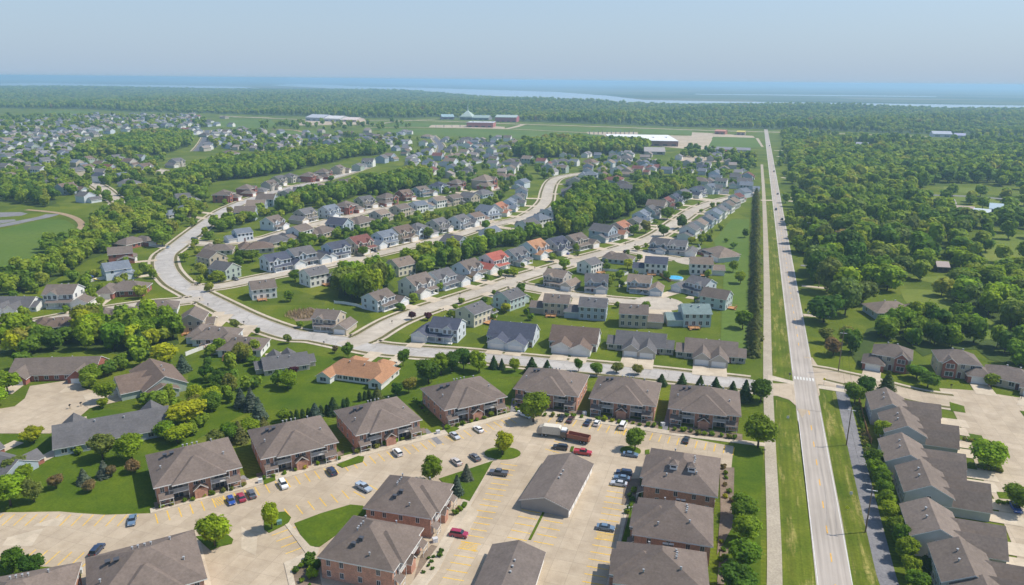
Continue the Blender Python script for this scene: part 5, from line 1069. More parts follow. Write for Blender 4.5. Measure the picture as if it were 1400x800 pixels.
up = car(p.x, p.y, -.75, 'pickup', (.62, .68, .74), 'white utility pickup with tool boxes beside the dark maple')
tb = MB(); tb.box(-2.7, -1.0, -.98, -.6, 1.1, 1.6); tb.box(-2.7, -1.0, .6, .98, 1.1, 1.6); put('tool_box', tb.mesh('tool_box', M['paint']), up, color=(.7, .72, .74))
HWC = [(1061, 235, 1, 'suv', 'grey', 'grey SUV far up the highway near the farm drives'), (1068, 266, 1, 'sedan', 'grey', 'grey sedan on the highway between the farm drives'), (1065.5, 287.5, -1, 'suv', 'black', 'black SUV coming along the west lane of the highway'), (1075, 301, 1, 'suv', 'navy', 'navy SUV going away in the east lane of the highway'), (1052, 200, 1, 'van', 'white', 'white van at the far end of the highway')]
for u, v, d_, k, c, l in HWC:
    q = G(u, v); q = P0+HW*along(q)+hn*(-1.9*d_); car(q.x, q.y, HWA if d_ > 0 else HWA+math.pi, k, c, l, 'vehicles on the highway')
STC = [(230, 339, 'sedan', 'pale', 'pale blue sedan driving on the bend of the wide street', south), (266, 328, 'suv', 'black', 'black SUV at the mouth of the upper street', upper), (736, 293, 'sedan', 'black', 'black car standing in the middle street near its bend', mid)]
def rdir(p): n_ = nearest_road(p); a, b = n_[1], n_[1]-p; return math.atan2(b.y, b.x)
for u, v, k, c, l, r_ in STC:
    p = G(u, v); a = rdir(p)+math.pi/2; car(p.x, p.y, a, k, c, l, 'cars on the residential streets', lod=1)
DRC = [(441, 357, 'sedan', 'grey', 'grey sedan in the drive beside the slate-roofed house, middle street'), (512, 344.5, 'sedan', 'black', 'black sedan in a drive below the maroon-roofed house'), (528, 338.5, 'sedan', 'navy', 'navy sedan in a drive of the long blue-roofed house'), (774, 348, 'sedan', 'blue', 'bright blue car in the drive of the slate house past the orange roof'), (878, 400.5, 'suv', 'white', 'white SUV in a drive on the court, one of two side by side'), (886, 400.5, 'sedan', 'white', 'white sedan beside the SUV in the drive on the court'), (521, 283, 'sedan', 'white', 'white car in a drive on the upper street'), (1388, 697, 'suv', 'blue', 'blue SUV under the round tree at the east edge'), (792, 462.5, 'suv', 'white', 'white SUV backed into the open garage of the brown double house'), (690, 352, 'sedan', 'red', 'red car deep in the yard behind the row'), (600, 386, 'sedan', 'silver', 'silver car in a drive on the branch street, west part'), (856, 345, 'suv', 'maroon', 'dark red SUV beside the blue-grey corner house'), (1188, 524, 'sedan', 'white', 'white car by the brick-garaged house past the junction'), (1133, 389, 'suv', 'black', 'black SUV standing by the shed near the poles'), (322, 383, 'suv', 'grey', 'grey SUV kerbside on the middle street by the green gable'), (745, 391, 'sedan', 'grey', 'grey car near the mouth of the court street')]
for u, v, k, c, l in DRC:
    p = G(u, v); car(p.x, p.y, rdir(p)+(random.choice((0, math.pi))), k, c, l, 'cars in house drives', lod=0 if v > 340 else 1)
# rows of cars in the far sales lot: single meshes, too small to show parts
def whole_car(kind):
    def f():
        ln, wd, prof, cab, wx = CARS[kind]; m = car_meshes(kind); b = MB(); h = wd/2; n = len(prof)
        v = [(x, -h, z) for x, z in prof]+[(x, h, z) for x, z in prof]; b.faces(v, [(i, (i+1)%n, n+(i+1)%n, n+i) for i in range(n)]+[tuple(range(n)), tuple(reversed(range(n, 2*n)))])
        x0, x1, X0, X1, z0, z1 = cab; frustum(b, x0, x1, h-.1, z0-.02, X0, X1, h-.28, z1, 1)
        return b.mesh('whole_'+kind, [M['carpaint'], M['carglass']])
    return cached(('whole', kind), f)
cols = list(CC); CN = dict(pale='pale blue', steel='steel blue')
for i in range(44):
    rr, cc_ = i//11, i%11; p = G(806+cc_*6.0, 180+rr*1.25); c = cols[(i*7)%len(cols)] if rr > 0 else ('white' if cc_ < 6 else 'silver'); k = ('sedan', 'suv')[i%2]
    put('sales_lot_car', whole_car(k), None, (p.x, p.y, .08), (0, 0, HWA+.1), color=CC[c], label=f"{CN.get(c, c)} {k if k != 'suv' else 'SUV'}, {ORD[cc_]} from the west in the {ORD[rr]} row of the far sales lot", cat='car', group='cars in the far sales lot')
for i in range(16):
    p = G(596+(i%8)*11, 172+(i//8)*2); c = cols[(i*5)%len(cols)]
    put('store_lot_car', whole_car(('sedan', 'suv')[i%2]), None, (p.x, p.y, .08), (0, 0, HWA+.3), color=CC[c], label=f"{CN.get(c, c)} car, {ORD[i%8]} from the west in the {ORD[i//8]} row by the red brick store", cat='car', group='cars by the red brick store')
# refuse truck and roll-off container truck
def wheels(r, xs, y, rad=.5):
    t_, rm = MB(), MB(); n = 14
    for mb_, rr, hw in ((t_, rad, .16), (rm, rad*.55, .18)):
        v = [(rr*math.cos(2*math.pi*i/n), -hw, rr*math.sin(2*math.pi*i/n)) for i in range(n)]+[(rr*math.cos(2*math.pi*i/n), hw, rr*math.sin(2*math.pi*i/n)) for i in range(n)]
        mb_.faces(v, [(i, (i+1)%n, n+(i+1)%n, n+i) for i in range(n)]+[tuple(reversed(range(n))), tuple(range(n, 2*n))])
    tm, rm_ = t_.mesh('tyre', M['rubber']), rm.mesh('rim', M['metal'])
    for x in xs:
        for s in (-1, 1): o = put('wheel', tm, r, (x, s*y, rad)); put('rim', rm_, o)
p = G(755, 596); ang = ea+math.pi+.05
gt = empty('refuse_truck', (p.x, p.y, .05), ang, label='big white and tan refuse truck with its rear loader towards the brown container', cat='refuse truck')
b = MB(); b.box(-4.6, 4.6, -.5, .5, .6, .95); put('chassis', b.mesh('chassis', M['rubber']), gt)
b = MB(); b.prism([(3.0, .8), (5.0, .8), (5.0, 1.9), (4.6, 2.9), (3.0, 2.95)], -1.2, 1.2); put('cab', b.mesh('cab', M['carpaint']), gt, color=(.72, .71, .66))
b = MB(); b.box(4.72, 5.03, -1.0, 1.0, 1.75, 2.5); put('windscreen', b.mesh('windscreen', M['carglass']), gt)
b = MB(); b.prism([(-3.2, 1.0), (2.8, 1.0), (2.8, 3.3), (2.2, 3.7), (-2.8, 3.7), (-3.2, 3.3)], -1.25, 1.25)
for i in range(6): b.box(-3+i*1.05, -2.9+i*1.05, -1.31, 1.31, 1.05, 3.4)
put('refuse_body', b.mesh('refuse_body', M['paint']), gt, color=(.62, .57, .47))
b = MB(); b.prism([(-3.2, 1.0), (-3.2, 3.3), (-4.2, 3.0), (-5.0, 1.9), (-4.9, .9)], -1.22, 1.22); put('rear_hopper', b.mesh('rear_hopper', M['paint']), gt, color=(.40, .36, .30))
wheels(gt, (3.6, -1.9, -3.1), 1.05)
p = G(787, 603); rt = empty('container_truck', (p.x, p.y, .05), ea-.16, label='dark flatbed truck carrying a long rust-brown open container', cat='container truck')
b = MB(); b.box(-4.5, 4.5, -.5, .5, .6, .95); put('chassis', b.mesh('chassis', M['rubber']), rt)
b = MB(); b.prism([(3.0, .8), (4.8, .8), (4.9, 1.8), (4.3, 2.8), (3.0, 2.8)], -1.15, 1.15); put('cab', b.mesh('cab', M['carpaint']), rt, color=(.05, .045, .05))
b = MB(); b.box(4.5, 4.92, -.95, .95, 1.7, 2.4); put('windscreen', b.mesh('windscreen', M['carglass']), rt)
b = MB()
for x0, x1, y0, y1 in ((-4.6, 2.7, -1.25, -1.15), (-4.6, 2.7, 1.15, 1.25), (-4.6, -4.5, -1.15, 1.15), (2.6, 2.7, -1.15, 1.15)): b.box(x0, x1, y0, y1, 1.1, 2.5)
b.box(-4.5, 2.6, -1.15, 1.15, 1.1, 1.2)
for i in range(9): b.box(-4.4+i*.85, -4.3+i*.85, -1.33, 1.33, 1.1, 1.25); b.box(-4.4+i*.85, -4.3+i*.85, -1.33, -1.25, 1.25, 2.45); b.box(-4.4+i*.85, -4.3+i*.85, 1.25, 1.33, 1.25, 2.45)
put('container', b.mesh('container', M['paint']), rt, color=(.33, .13, .08)); wheels(rt, (3.4, -2.0, -3.2), 1.0)

# ---------------------------------------------------------------- street furniture, fences, garden things
def fence(pts, h, m, label, name='fence', group=None, col=None, th=.06, posts=2.4):
    pl = [G(*p) for p in pts]; c = pl[0]; r = empty(name, (c.x, c.y, 0), label=label, cat='fence', group=group)
    b = MB()
    for a, e in zip(pl, pl[1:]):
        d = (e-a); l_ = d.length; d.normalize(); n_ = Vector((-d.y, d.x))*th/2; A, E_ = a-c, e-c
        v = [(*(A+n_), .06), (*(E_+n_), .06), (*(E_-n_), .06), (*(A-n_), .06)]; v += [(x, y, h) for x, y, z in v]
        b.faces(v, [(0, 1, 5, 4), (1, 2, 6, 5), (2, 3, 7, 6), (3, 0, 4, 7), (4, 5, 6, 7)])
    put('panels', b.mesh('fence_panels', m), r, color=col or (.7, .7, .68))
    pm = cached(('post', m.name, h), lambda: (lambda q: (q.box(-.07, .07, -.07, .07, 0, h+.12), q.mesh('fence_post', m))[1])(MB()))
    n = 0
    for a, e in zip(pl, pl[1:]):
        k = max(1, int((e-a).length/posts))
        for i in range(k+1):
            if n > 60: break
            q = a+(e-a)*i/k-c; put('post', pm, r, (q.x, q.y, 0), color=col or (.7, .7, .68)); n += 1
    return r
WF = 'white garden fences'
fence([(111, 389), (132, 384), (159, 379.5)], 1.8, M['trim'], 'long white fence west of the pale blue house', group=WF)
fence([(111, 389), (119, 394), (128, 402)], 1.8, M['trim'], 'white fence side between the two-storey white house and brick ranch', group=WF)
fence([(254, 487), (272, 480), (291, 474)], 1.8, M['trim'], 'white fence between the two pale hip-roofed houses', group=WF)
fence([(315, 498), (322, 494), (330, 489)], 1.8, M['trim'], 'short white fence south of the orange patio', group=WF)
fence([(457, 415), (470, 416), (487, 419), (500, 423.5)], 1.5, M['trim'], 'white fence behind the beige house near the reedy patch', group=WF)
fence([(823, 370), (842, 371.5), (859, 375)], 1.5, M['trim'], 'white fence behind the grey-roofed white branch street house', group=WF)
fence([(843, 379), (852, 377.5), (859, 375)], 1.5, M['trim'], 'white fence side reaching towards the verandah house', group=WF)
fence([(940, 337), (944, 343), (958, 341), (955, 336)], 1.5, M['trim'], 'white fence round the small yard behind the purple tree', group=WF)
fence([(846, 393), (855, 389), (862, 386)], 1.5, M['trim'], 'white fence between the plum-gabled and verandah houses', group=WF)
fence([(1174, 549), (1180, 575), (1186, 597), (1191, 607)], 1.8, M['deck'], 'orange timber fence beside the access lane', name='timber_fence')
fence([(893, 371), (903, 377), (917, 386)], 1.7, M['deck'], 'low reddish timber fence beside the round pool')
fence([(18, 391), (26, 396), (34, 401)], 1.5, M['rubber'], 'dark fence in the lawn at the west', name='wire_fence')
# pool
p = G(923, 382); pr = empty('round_pool', (p.x, p.y, 0), label='round blue swimming pool above ground behind a white house', cat='pool')
b = MB(); b.cyl((0, 0), 4.6, 0, 1.1, 28); put('pool_wall', b.mesh('pool_wall', M['trim']), pr); b = MB(); b.cyl((0, 0), 4.45, 1.1, 1.14, 28); put('pool_water', b.mesh('pool_water', M['pool']), pr)
# mailboxes at the kerbs
mbm = cached('mailbox', lambda: (lambda q: (q.box(-.05, .05, -.05, .05, 0, 1.0), q.mesh('mail_post', M['timber']))[1])(MB()))
mbx = cached('mailbox2', lambda: (lambda q: (q.box(-.16, .16, -.28, .28, 1.0, 1.22), q.cyl((0, 0), .16, 1.22, 1.3, 8), q.mesh('mail_box', M['rubber']))[2])(MB()))
bsm = None
for i, (u, v, l) in enumerate([(443, 472, 'by the wide street opposite the beige house'), (407, 447, 'at the foot of the grey rambling house drive'), (273.5, 412, 'at the west street corner'), (284.5, 419.5, 'near the tall beige gable'), (333.5, 444, 'between the two hip-roofed houses on the wide street'), (629, 405, 'at the kerb west in the branch street'), (691, 383, 'below the red-roofed house'), (731, 368.5, 'below the grey house past the red roof'), (855, 334.8, 'by the rust-roofed house'), (757, 361, 'beneath the orange-roofed house'), (606, 426, 'beside the slate corner house'), (219, 345.5, 'on the outer bend of the wide street'), (214, 350, 'near the brick gabled house on the bend'), (262, 372, 'by the sage green gable'), (265, 386, 'at the corner of the middle street'), (1300, 531, 'at the court kerb by the brick houses'), (1396, 546, 'at the court kerb by the tan house'), (916, 412, 'on the court bulb'), (830, 417, 'beside the light grey court house'), (560, 433, 'before the west house of the red-roof row'), (536, 443, 'at the mouth of the branch street'), (96, 559, 'south-west of the cul-de-sac mouth'), (111, 556, 'on the cul-de-sac lawn tip'), (868, 337, 'at the side street corner')]):
    p = G(u, v); r = empty('mailbox', (p.x, p.y, 0), random.random()*3, label=f"dark mailbox on a timber post {l}", cat='mailbox', group='kerbside mailboxes'); r.scale = (1.4, 1.4, 1.3)
    put('post', mbm, r); put('box', mbx, r)
# utility poles and wires
PO = [(1183, 728, 13), (1157, 609, 13), (1146, 508, 17), (1119, 393, 15), (1103, 329, 14), (1093, 287, 14), (1086, 258, 14), (1080, 235, 14), (1076, 218, 14)]
PL = ['timber pole in the verge with a white crossarm, nearest', 'plain timber pole by the orange fence', 'tall grey pole with guy wires at the junction', 'pole by the pale blue shed', 'pole before the dark roadside pines', 'pole by the farm drives', 'pole past the farm drives', 'pole by the far roadside trees', 'furthest visible pole on the highway']
tops = []
for (u, v, h), l in zip(PO, PL):
    p = G(u, v); r = empty('utility_pole', (p.x, p.y, 0), HWA, label=l, cat='pole', group='utility poles along the highway')
    q = MB(); q.cyl((0, 0), .19, 0, h, 8, r2=.13); put('pole', q.mesh('pole', M['timber']), r)
    q = MB(); q.box(-.08, .08, -1.3, 1.3, h-1.0, h-.84); put('crossarm', q.mesh('crossarm', M['trim']), r)
    for y in (-1.1, 0, 1.1): q = MB(); q.cyl((0, y), .06, h-.84, h-.6, 6); put('insulator', q.mesh('insulator', M['metal']), r)
    tops.append((p, h))
for k, y in enumerate((-1.1, 1.1)):
    q = MB(); side = Vector((-HW.y, HW.x))*y
    for (a, ha), (c, hc) in zip(tops, tops[1:]):
        pts = [Vector((*(a+(c-a)*s_+side), ha-.6+(hc-ha)*s_-4*s_*(1-s_)*1.6)) for s_ in np.linspace(0, 1, 9)]
        for x, z in zip(pts, pts[1:]): q.tube(x, z, .028, .028, 3)
    put('overhead_wire', q.mesh('overhead_wire', M['rubber']), None, label=('western' if y > 0 else 'eastern')+' sagging wire strung between the utility poles', cat='wire')
for k, (s_, e_) in enumerate((((1149, 522), (1143, 508)), ((1139, 520), (1146, 508)))):
    pass
# signs
def sign(u, v, label, shape, col, h=2.4, txt=None):
    p = G(u, v); r = empty('road_sign', (p.x, p.y, 0), HWA-math.pi/2, label=label, cat='road sign', group='signs along the highway'); q = MB(); q.cyl((0, 0), .05, 0, h+.4, 6); put('post', q.mesh('post', M['metal']), r)
    q = MB(); s_ = .55
    if shape == 'diamond': q.faces([(0, -.07, h-s_), (s_, -.07, h), (0, -.07, h+s_), (-s_, -.07, h), (0, -.04, h-s_), (s_, -.04, h), (0, -.04, h+s_), (-s_, -.04, h)], [(0, 1, 2, 3), (7, 6, 5, 4), (0, 4, 5, 1), (1, 5, 6, 2), (2, 6, 7, 3), (3, 7, 4, 0)])
    else: q.box(-.4, .4, -.08, -.05, h-.5, h+.4)
    put('sign_plate', q.mesh('sign_plate', M['paint']), r, color=col)
sign(1126, 527, 'yellow diamond warning sign on the east corner of the crosswalk', 'diamond', (.80, .68, .02), 2.6); sign(1079, 519, 'dark-backed sign on the west corner of the crosswalk', 'rect', (.12, .12, .12)); sign(1158, 697, 'yellow-green bush sign low in the east verge', 'diamond', (.75, .75, .03), .7)
sign(1163, 679, 'small white plate on a post in the east verge', 'rect', (.7, .7, .7), 1.2); sign(1077, 573, 'little white marker post in the west verge', 'rect', (.75, .75, .75), .8); sign(1105, 429, 'small white plate by the farm drive', 'rect', (.7, .7, .7), 1.0)
# yard equipment
tm_ = cached('transf', lambda: (lambda q: (q.box(-.6, .6, -.5, .5, .0, 1.1), q.mesh('transformer_box', M['paint']))[1])(MB()))
for u, v, c, l in ((382, 717, (.18, .33, .28), 'green transformer box on the island with the slim tree'), (595, 741, (.7, .7, .7), 'white electrical cabinet beside an apartment house'), (356, 660, (.68, .68, .66), 'white utility cabinet between the western apartment houses'), (599, 593, (.65, .65, .65), 'white utility cabinet at the bend of the path'), (799, 567, (.65, .65, .63), 'white utility cabinet between the northern apartments'), (906, 582, (.65, .65, .63), 'white utility cabinet beside the easternmost northern apartments'), (861, 697, (.7, .7, .7), 'white cabinet by the east kerb'), (109, 784, (.6, .62, .6), 'pale cabinet on the grass in the south-west')):
    p = G(u, v); r = empty('utility_cabinet', (p.x, p.y, 0), .4, label=l, cat='cabinet', group='utility cabinets'); put('cabinet_box', tm_, r, color=c)
    q = MB(); q.box(-.65, .65, -.55, .55, 1.1, 1.16); q.box(-.02, .02, -.53, -.5, .1, 1.05); put('lid', q.mesh('lid', M['paint']), r, color=tuple(x*.8 for x in c))
def ball(rx, rz, n=10, m_=6):
    q = MB(); v = []; f = []
    for j in range(m_+1):
        for i in range(n): a = 2*math.pi*i/n; t_ = math.pi*j/m_; v.append((rx*math.sin(t_)*math.cos(a), rx*math.sin(t_)*math.sin(a), rz*math.cos(t_)))
    for j in range(m_):
        for i in range(n): f.append((j*n+i, j*n+(i+1)%n, (j+1)*n+(i+1)%n, (j+1)*n+i))
    q.faces(v, f, 0, True); return q
for u, v, l in ((1222, 616, 'round white patio table with parasol by the third townhouse'), (1263, 700, 'white round table behind the fifth townhouse')):
    p = G(u, v); r = empty('patio_parasol', (p.x, p.y, 0), label=l, cat='parasol', group='white patio parasols'); q = MB(); q.cyl((0, 0), .04, 0, 2.3, 6); put('pole', q.mesh('pole', M['metal']), r); q = MB(); q.cyl((0, 0), 1.5, 2.1, 2.6, 8, r2=.05); put('canopy', q.mesh('canopy', M['trim']), r); q = MB(); q.cyl((0, 0), .6, .7, .74, 12); put('table_top', q.mesh('table_top', M['trim']), r)
for i, (u, v, l) in enumerate([(1209, 590, 'northern'), (1225, 652, 'middle'), (1247, 682, 'wide'), (1265, 745, 'southern'), (1212, 566, 'small upper')]):
    p = G(u, v); sheet('patio', [[Vector((p.x+HW.x*a-HW.y*b_, p.y+HW.y*a+HW.x*b_)) for a, b_ in ((-2.5, -2), (2.5, -2), (2.5, 2), (-2.5, 2))]], M['drive'], .12, raw=True)
# playset and trampoline
p = G(125, 385); r = empty('play_set', (p.x, p.y, 0), .4, label='small play set with a yellow slide on the western lawn', cat='play set')
q = MB()
for x in (-1.2, 1.2):
    for y in (-.9, .9): q.box(x-.08, x+.08, y-.08, y+.08, 0, 2.8)
put('frame', q.mesh('frame', M['deck']), r); q = MB(); q.prism([(1.2, 1.5), (1.2, 1.65), (4.4, .35), (4.4, .2)], -.5, .5); put('slide', q.mesh('slide', M['paint']), r, color=(.8, .6, .03)); q = MB(); q.prism([(-1.5, 2.7), (0, 3.6), (1.5, 2.7)], -1.1, 1.1); put('canopy', q.mesh('canopy', M['paint']), r, color=(.05, .08, .2))
# ---------------------------------------------------------------- trees
def ico(sub):
    bm = bmesh.new(); bmesh.ops.create_icosphere(bm, subdivisions=sub, radius=1.0)
    v = np.array([x.co[:] for x in bm.verts]); f = np.array([[y.index for y in x.verts] for x in bm.faces]); bm.free(); return v, f
ICO1, ICO2 = ico(1), ico(2)
def npmesh(name, quads, tones, cores, m, trunk=None):
    """quads (n,4,3); cores list of (verts, tris, tone)"""
    V = [quads.reshape(-1, 3)]; n = len(quads)*4; F = [list(r) for r in np.arange(n).reshape(-1, 4)]; T = [np.repeat(tones, 4)]; mi = [0]*len(quads)
    for v, f, t in cores:
        V.append(v); F += [list(r) for r in (f+n)]; n += len(v); T.append(np.full(len(v), t)); mi += [0]*len(f)
    if trunk:
        tv = np.array(trunk.v); V.append(tv); F += [[i+n for i in f] for f in trunk.f]; n += len(tv); T.append(np.ones(len(tv))); mi += [1]*len(trunk.f)
    V = np.concatenate(V); T = np.concatenate(T)
    me = bpy.data.meshes.new(name); me.from_pydata(V.tolist(), [], F); me.materials.append(m)
    if trunk: me.materials.append(M['bark'])
    me.polygons.foreach_set('material_index', mi)
    at = me.color_attributes.new('tone', 'FLOAT_COLOR', 'POINT'); c = np.ones((len(V), 4)); c[:, 0] = T; c[:, 1] = T; c[:, 2] = T*.95+.05; at.data.foreach_set('color', c.ravel()); me.update(); return me
def quads_at(P, N, s, r):
    """leaf clumps: irregular four-cornered faces at P facing about N"""
    n = len(P); N = N/np.linalg.norm(N, axis=1, keepdims=True); a = r.normal(size=(n, 3)); U = np.cross(N, a); U /= np.linalg.norm(U, axis=1, keepdims=True); W_ = np.cross(N, U)
    s = s*r.uniform(.6, 1.35, (n, 1)); q = []
    for i, (x, y) in enumerate(((-1, -1), (1, -1), (1, 1), (-1, 1))):
        q.append(P+U*s*.5*x*r.uniform(.55, 1.15, (n, 1))+W_*s*.5*y*r.uniform(.55, 1.15, (n, 1))+N*s*r.uniform(-.22, .1, (n, 1)))
    return np.stack(q, 1)
def broad(seed, ncl, size, nl=14, core=1, low=False, w=8.0, h=10.0):
    r = np.random.default_rng(seed); zc_ = h*(.56 if not low else .5); rz = h*(.42 if not low else .48); rx = w/2; L_ = []
    for i in range(nl):
        d = r.normal(size=3); d /= np.linalg.norm(d); d[2] = d[2]*.9+.12; k = r.uniform(.42, .68) if i else 0
        rr = r.uniform(.26, .47)*rx if i else .58*rx
        L_.append((np.array([d[0]*k*rx, d[1]*k*rx, zc_+d[2]*k*rz*1.05]), rr))
    C = np.array([l[0] for l in L_]); RR = np.array([l[1] for l in L_]); tn = r.uniform(.78, 1.22, nl)
    w_ = RR**2; idx = r.choice(nl, ncl, p=w_/w_.sum()); d = r.normal(size=(ncl, 3)); d /= np.linalg.norm(d, axis=1, keepdims=True)
    flip = (d[:, 2] < -.3) & (r.random(ncl) < .6); d[flip, 2] *= -1
    P = C[idx]+d*(RR[idx]*np.where(r.random(ncl) < .16, r.uniform(1.1, 1.38, ncl), r.uniform(.8, 1.12, ncl)))[:, None]
    D_ = np.linalg.norm(P[:, None, :]-C[None], axis=2)/RR[None]; D_[np.arange(ncl), idx] = 9; keep = D_.min(1) > .78; P, d, idx = P[keep], d[keep], idx[keep]
    N = d+r.normal(size=d.shape)*(.34 if size < .9 else .2)+np.array([0, 0, .15]); q = quads_at(P, N, size, r); cores = []
    if core:
        iv, if_ = ICO1 if core == 1 else ICO2
        for c, rr, t in zip(C, RR, tn): cores.append((iv*rr*.8*r.uniform(.85, 1.1, (len(iv), 1))+c, if_, t*.95))
    return q, tn[idx]*r.uniform(.85, 1.15, len(idx)), cores
def cone(seed, ncl, size, w=4.0, h=9.0, kind='spruce'):
    r = np.random.default_rng(seed); t = r.uniform(0, 1, ncl)**(1.45 if kind == 'spruce' else 1.0); z = .5+t*(h-.5); a = r.uniform(0, 2*math.pi, ncl)
    prof = (1-t)**.9 if kind == 'spruce' else np.sqrt(np.clip(1-(t*1.02-.35)**2/.45, .02, 1))
    tier = 1+.14*np.sin(z*5.2) if kind == 'spruce' else 1; bump = 1+.1*np.sin(a*3+z)
    R0 = w/2*prof*tier*bump*r.uniform(.55, 1.14, ncl)+.05; P = np.stack([R0*np.cos(a), R0*np.sin(a), z], 1)
    N = np.stack([np.cos(a), np.sin(a), np.full(ncl, .55 if kind == 'spruce' else .25)], 1)+r.normal(size=(ncl, 3))*.3
    q = quads_at(P, N, size, r); cv = []; n = 8; pz = [(0, .4)]+[(.78*w/2*((1-s)**.9 if kind == 'spruce' else math.sqrt(max(.02, 1-(s-.35)**2/.45))), .5+s*(h-.7)) for s in (0, .3, .6, .85, 1)]
    for rr, zz in pz: cv += [(rr*math.cos(2*math.pi*i/n), rr*math.sin(2*math.pi*i/n), zz) for i in range(n)]
    f = []
    for j in range(len(pz)-1):
        for i in range(n): f += [[j*n+i, j*n+(i+1)%n, (j+1)*n+(i+1)%n], [j*n+i, (j+1)*n+(i+1)%n, (j+1)*n+i]]
    return q, r.uniform(.8, 1.2, ncl), [(np.array(cv), np.array(f), .95)]
def trunk_mb(kind, seed, h=10.0):
    r = random.Random(seed); b = MB()
    if kind != 'broad': b.tube((0, 0, -.2), (0, 0, h*.8), .16, .05, 6); return b
    b.tube((0, 0, -.2), (0, 0, h*.34), .26, .19, 7); b.tube((0, 0, h*.34), (r.uniform(-.3, .3), r.uniform(-.3, .3), h*.66), .19, .08, 6)
    for i in range(6):
        a = i*1.05+r.random(); z = h*r.uniform(.26, .42); l = r.uniform(1.6, 2.6); b.tube((0, 0, z), (l*math.cos(a), l*math.sin(a), z+h*r.uniform(.16, .28)), .10, .035, 5)
    return b
NV = 5
def crown_mesh(kind, var, lod, m):
    key = (kind, var, lod, m.name)
    def f():
        if kind == 'broad': q, t, c = broad(100+var, (3400, 1400, 560, 150)[lod], (.56, .88, 1.35, 2.4)[lod], (20, 17, 13, 8)[lod])
        elif kind == 'wood': q, t, c = broad(200+var, (3400, 1400, 560, 140)[lod], (.6, .95, 1.45, 2.6)[lod], (20, 17, 13, 8)[lod], low=True, w=9.5)
        elif kind == 'spruce': q, t, c = cone(300+var, (1500, 700, 300, 120)[lod], (.5, .75, 1.1, 1.5)[lod])
        elif kind == 'column': q, t, c = cone(400+var, (700, 420, 200, 80)[lod], (.4, .55, .8, 1.0)[lod], 2.2, 6, 'col')
        elif kind == 'shrub': q, t, c = broad(500+var, (260, 120, 60, 40)[lod], (.30, .42, .6, .8)[lod], 6, low=True, w=1.8, h=1.5)
        return npmesh(f'{kind}_crown', q, t, c, m)
    return cached(key, f)
def whole_tree(kind, var, lod, m):
    def f():
        cm = crown_mesh(kind, var, lod, m)
        if kind == 'broad': q, t, c = broad(100+var, (0, 1400, 560, 150)[lod], (0, .88, 1.35, 2.4)[lod], (0, 17, 13, 8)[lod])
        elif kind == 'wood': q, t, c = broad(200+var, (0, 1400, 560, 140)[lod], (0, .95, 1.45, 2.6)[lod], (0, 17, 13, 8)[lod], low=True, w=9.5)
        else: q, t, c = cone(300+var, (0, 700, 300, 120)[lod], (0, .75, 1.1, 1.5)[lod])
        return npmesh(f'{kind}_tree', q, t, c, m, trunk_mb('broad' if kind in ('broad', 'wood') else 'spruce', var, 10 if kind != 'spruce' else 9))
    return cached((kind, var, lod, m.name, 'whole'), f)
NOM = dict(broad=(8.0, 10.0), wood=(9.5, 10.0), spruce=(4.0, 9.0), column=(2.2, 6.0), shrub=(1.8, 1.5))
GC = dict(dark=(0.090, 0.177, 0.018), mid=(0.156, 0.256, 0.018), bright=(0.237, 0.339, 0.018), lime=(0.346, 0.403, 0.020), olive=(0.218, 0.243, 0.051), brown=(0.218, 0.166, 0.077), blue=(0.120, 0.165, 0.130), conifer=(0.064, 0.122, 0.036), pine=(0.147, 0.173, 0.051), plum=(0.110, 0.030, 0.050), yellow=(0.461, 0.422, 0.038), hazel=(0.198, 0.262, 0.051))
TW = dict(dark='deep green', mid='green', bright='bright green', lime='yellow-green', olive='olive green', brown='brownish', blue='blue-grey', conifer='dark green', pine='dull green', plum='plum red', yellow='golden yellow', hazel='soft green')
TN = dict(broad='broadleaf_tree', wood='broadleaf_tree', spruce='spruce_tree', column='columnar_evergreen', shrub='shrub')
TCAT = dict(broad='tree', wood='tree', spruce='spruce', column='evergreen', shrub='shrub')
tcount = {}
def tree(x, y, h, w_, kind, col, label, group=None):
    d = math.hypot(x, y); lod = 0 if d < 300 else (1 if d < 520 else (2 if d < 950 else 3)); var = random.randrange(NV); nw, nh = NOM[kind]
    c = GC[col]; f = random.uniform(.88, 1.14); c = (c[0]*f*random.uniform(.9, 1.15), c[1]*f, c[2]*f)
    s = (w_/nw*random.uniform(.93, 1.07), w_/nw*random.uniform(.93, 1.07), h/nh); tcount[kind] = tcount.get(kind, 0)+1
    rz = random.uniform(0, 6.28)
    if kind != 'shrub' and lod < 2:
        r = empty(TN[kind], (x, y, 0), rz, label=label, cat=TCAT[kind], group=group); r.scale = s
        put('trunk', cached(('tr', kind in ('broad', 'wood'), var), lambda: trunk_mb('broad' if kind in ('broad', 'wood') else 's', var, 10 if kind in ('broad', 'wood') else nh).mesh('trunk', M['bark'])), r)
        put('crown', crown_mesh(kind, var, lod, M['leaf']), r, color=c); return r
    me = crown_mesh(kind, var, lod, M['leaf']) if kind in ('shrub', 'column') else whole_tree(kind, var, max(1, lod), M['leaf'])
    return put(TN[kind], me, None, (x, y, -.05), (0, 0, rz), s, color=c, label=label, cat=TCAT[kind], group=group)
def T(u, v, h, w_, kind, col, label, group=None):
    p = G(u, v); return tree(p.x, p.y, h, w_, kind, col, label, group)
LT = 'garden and lot trees'
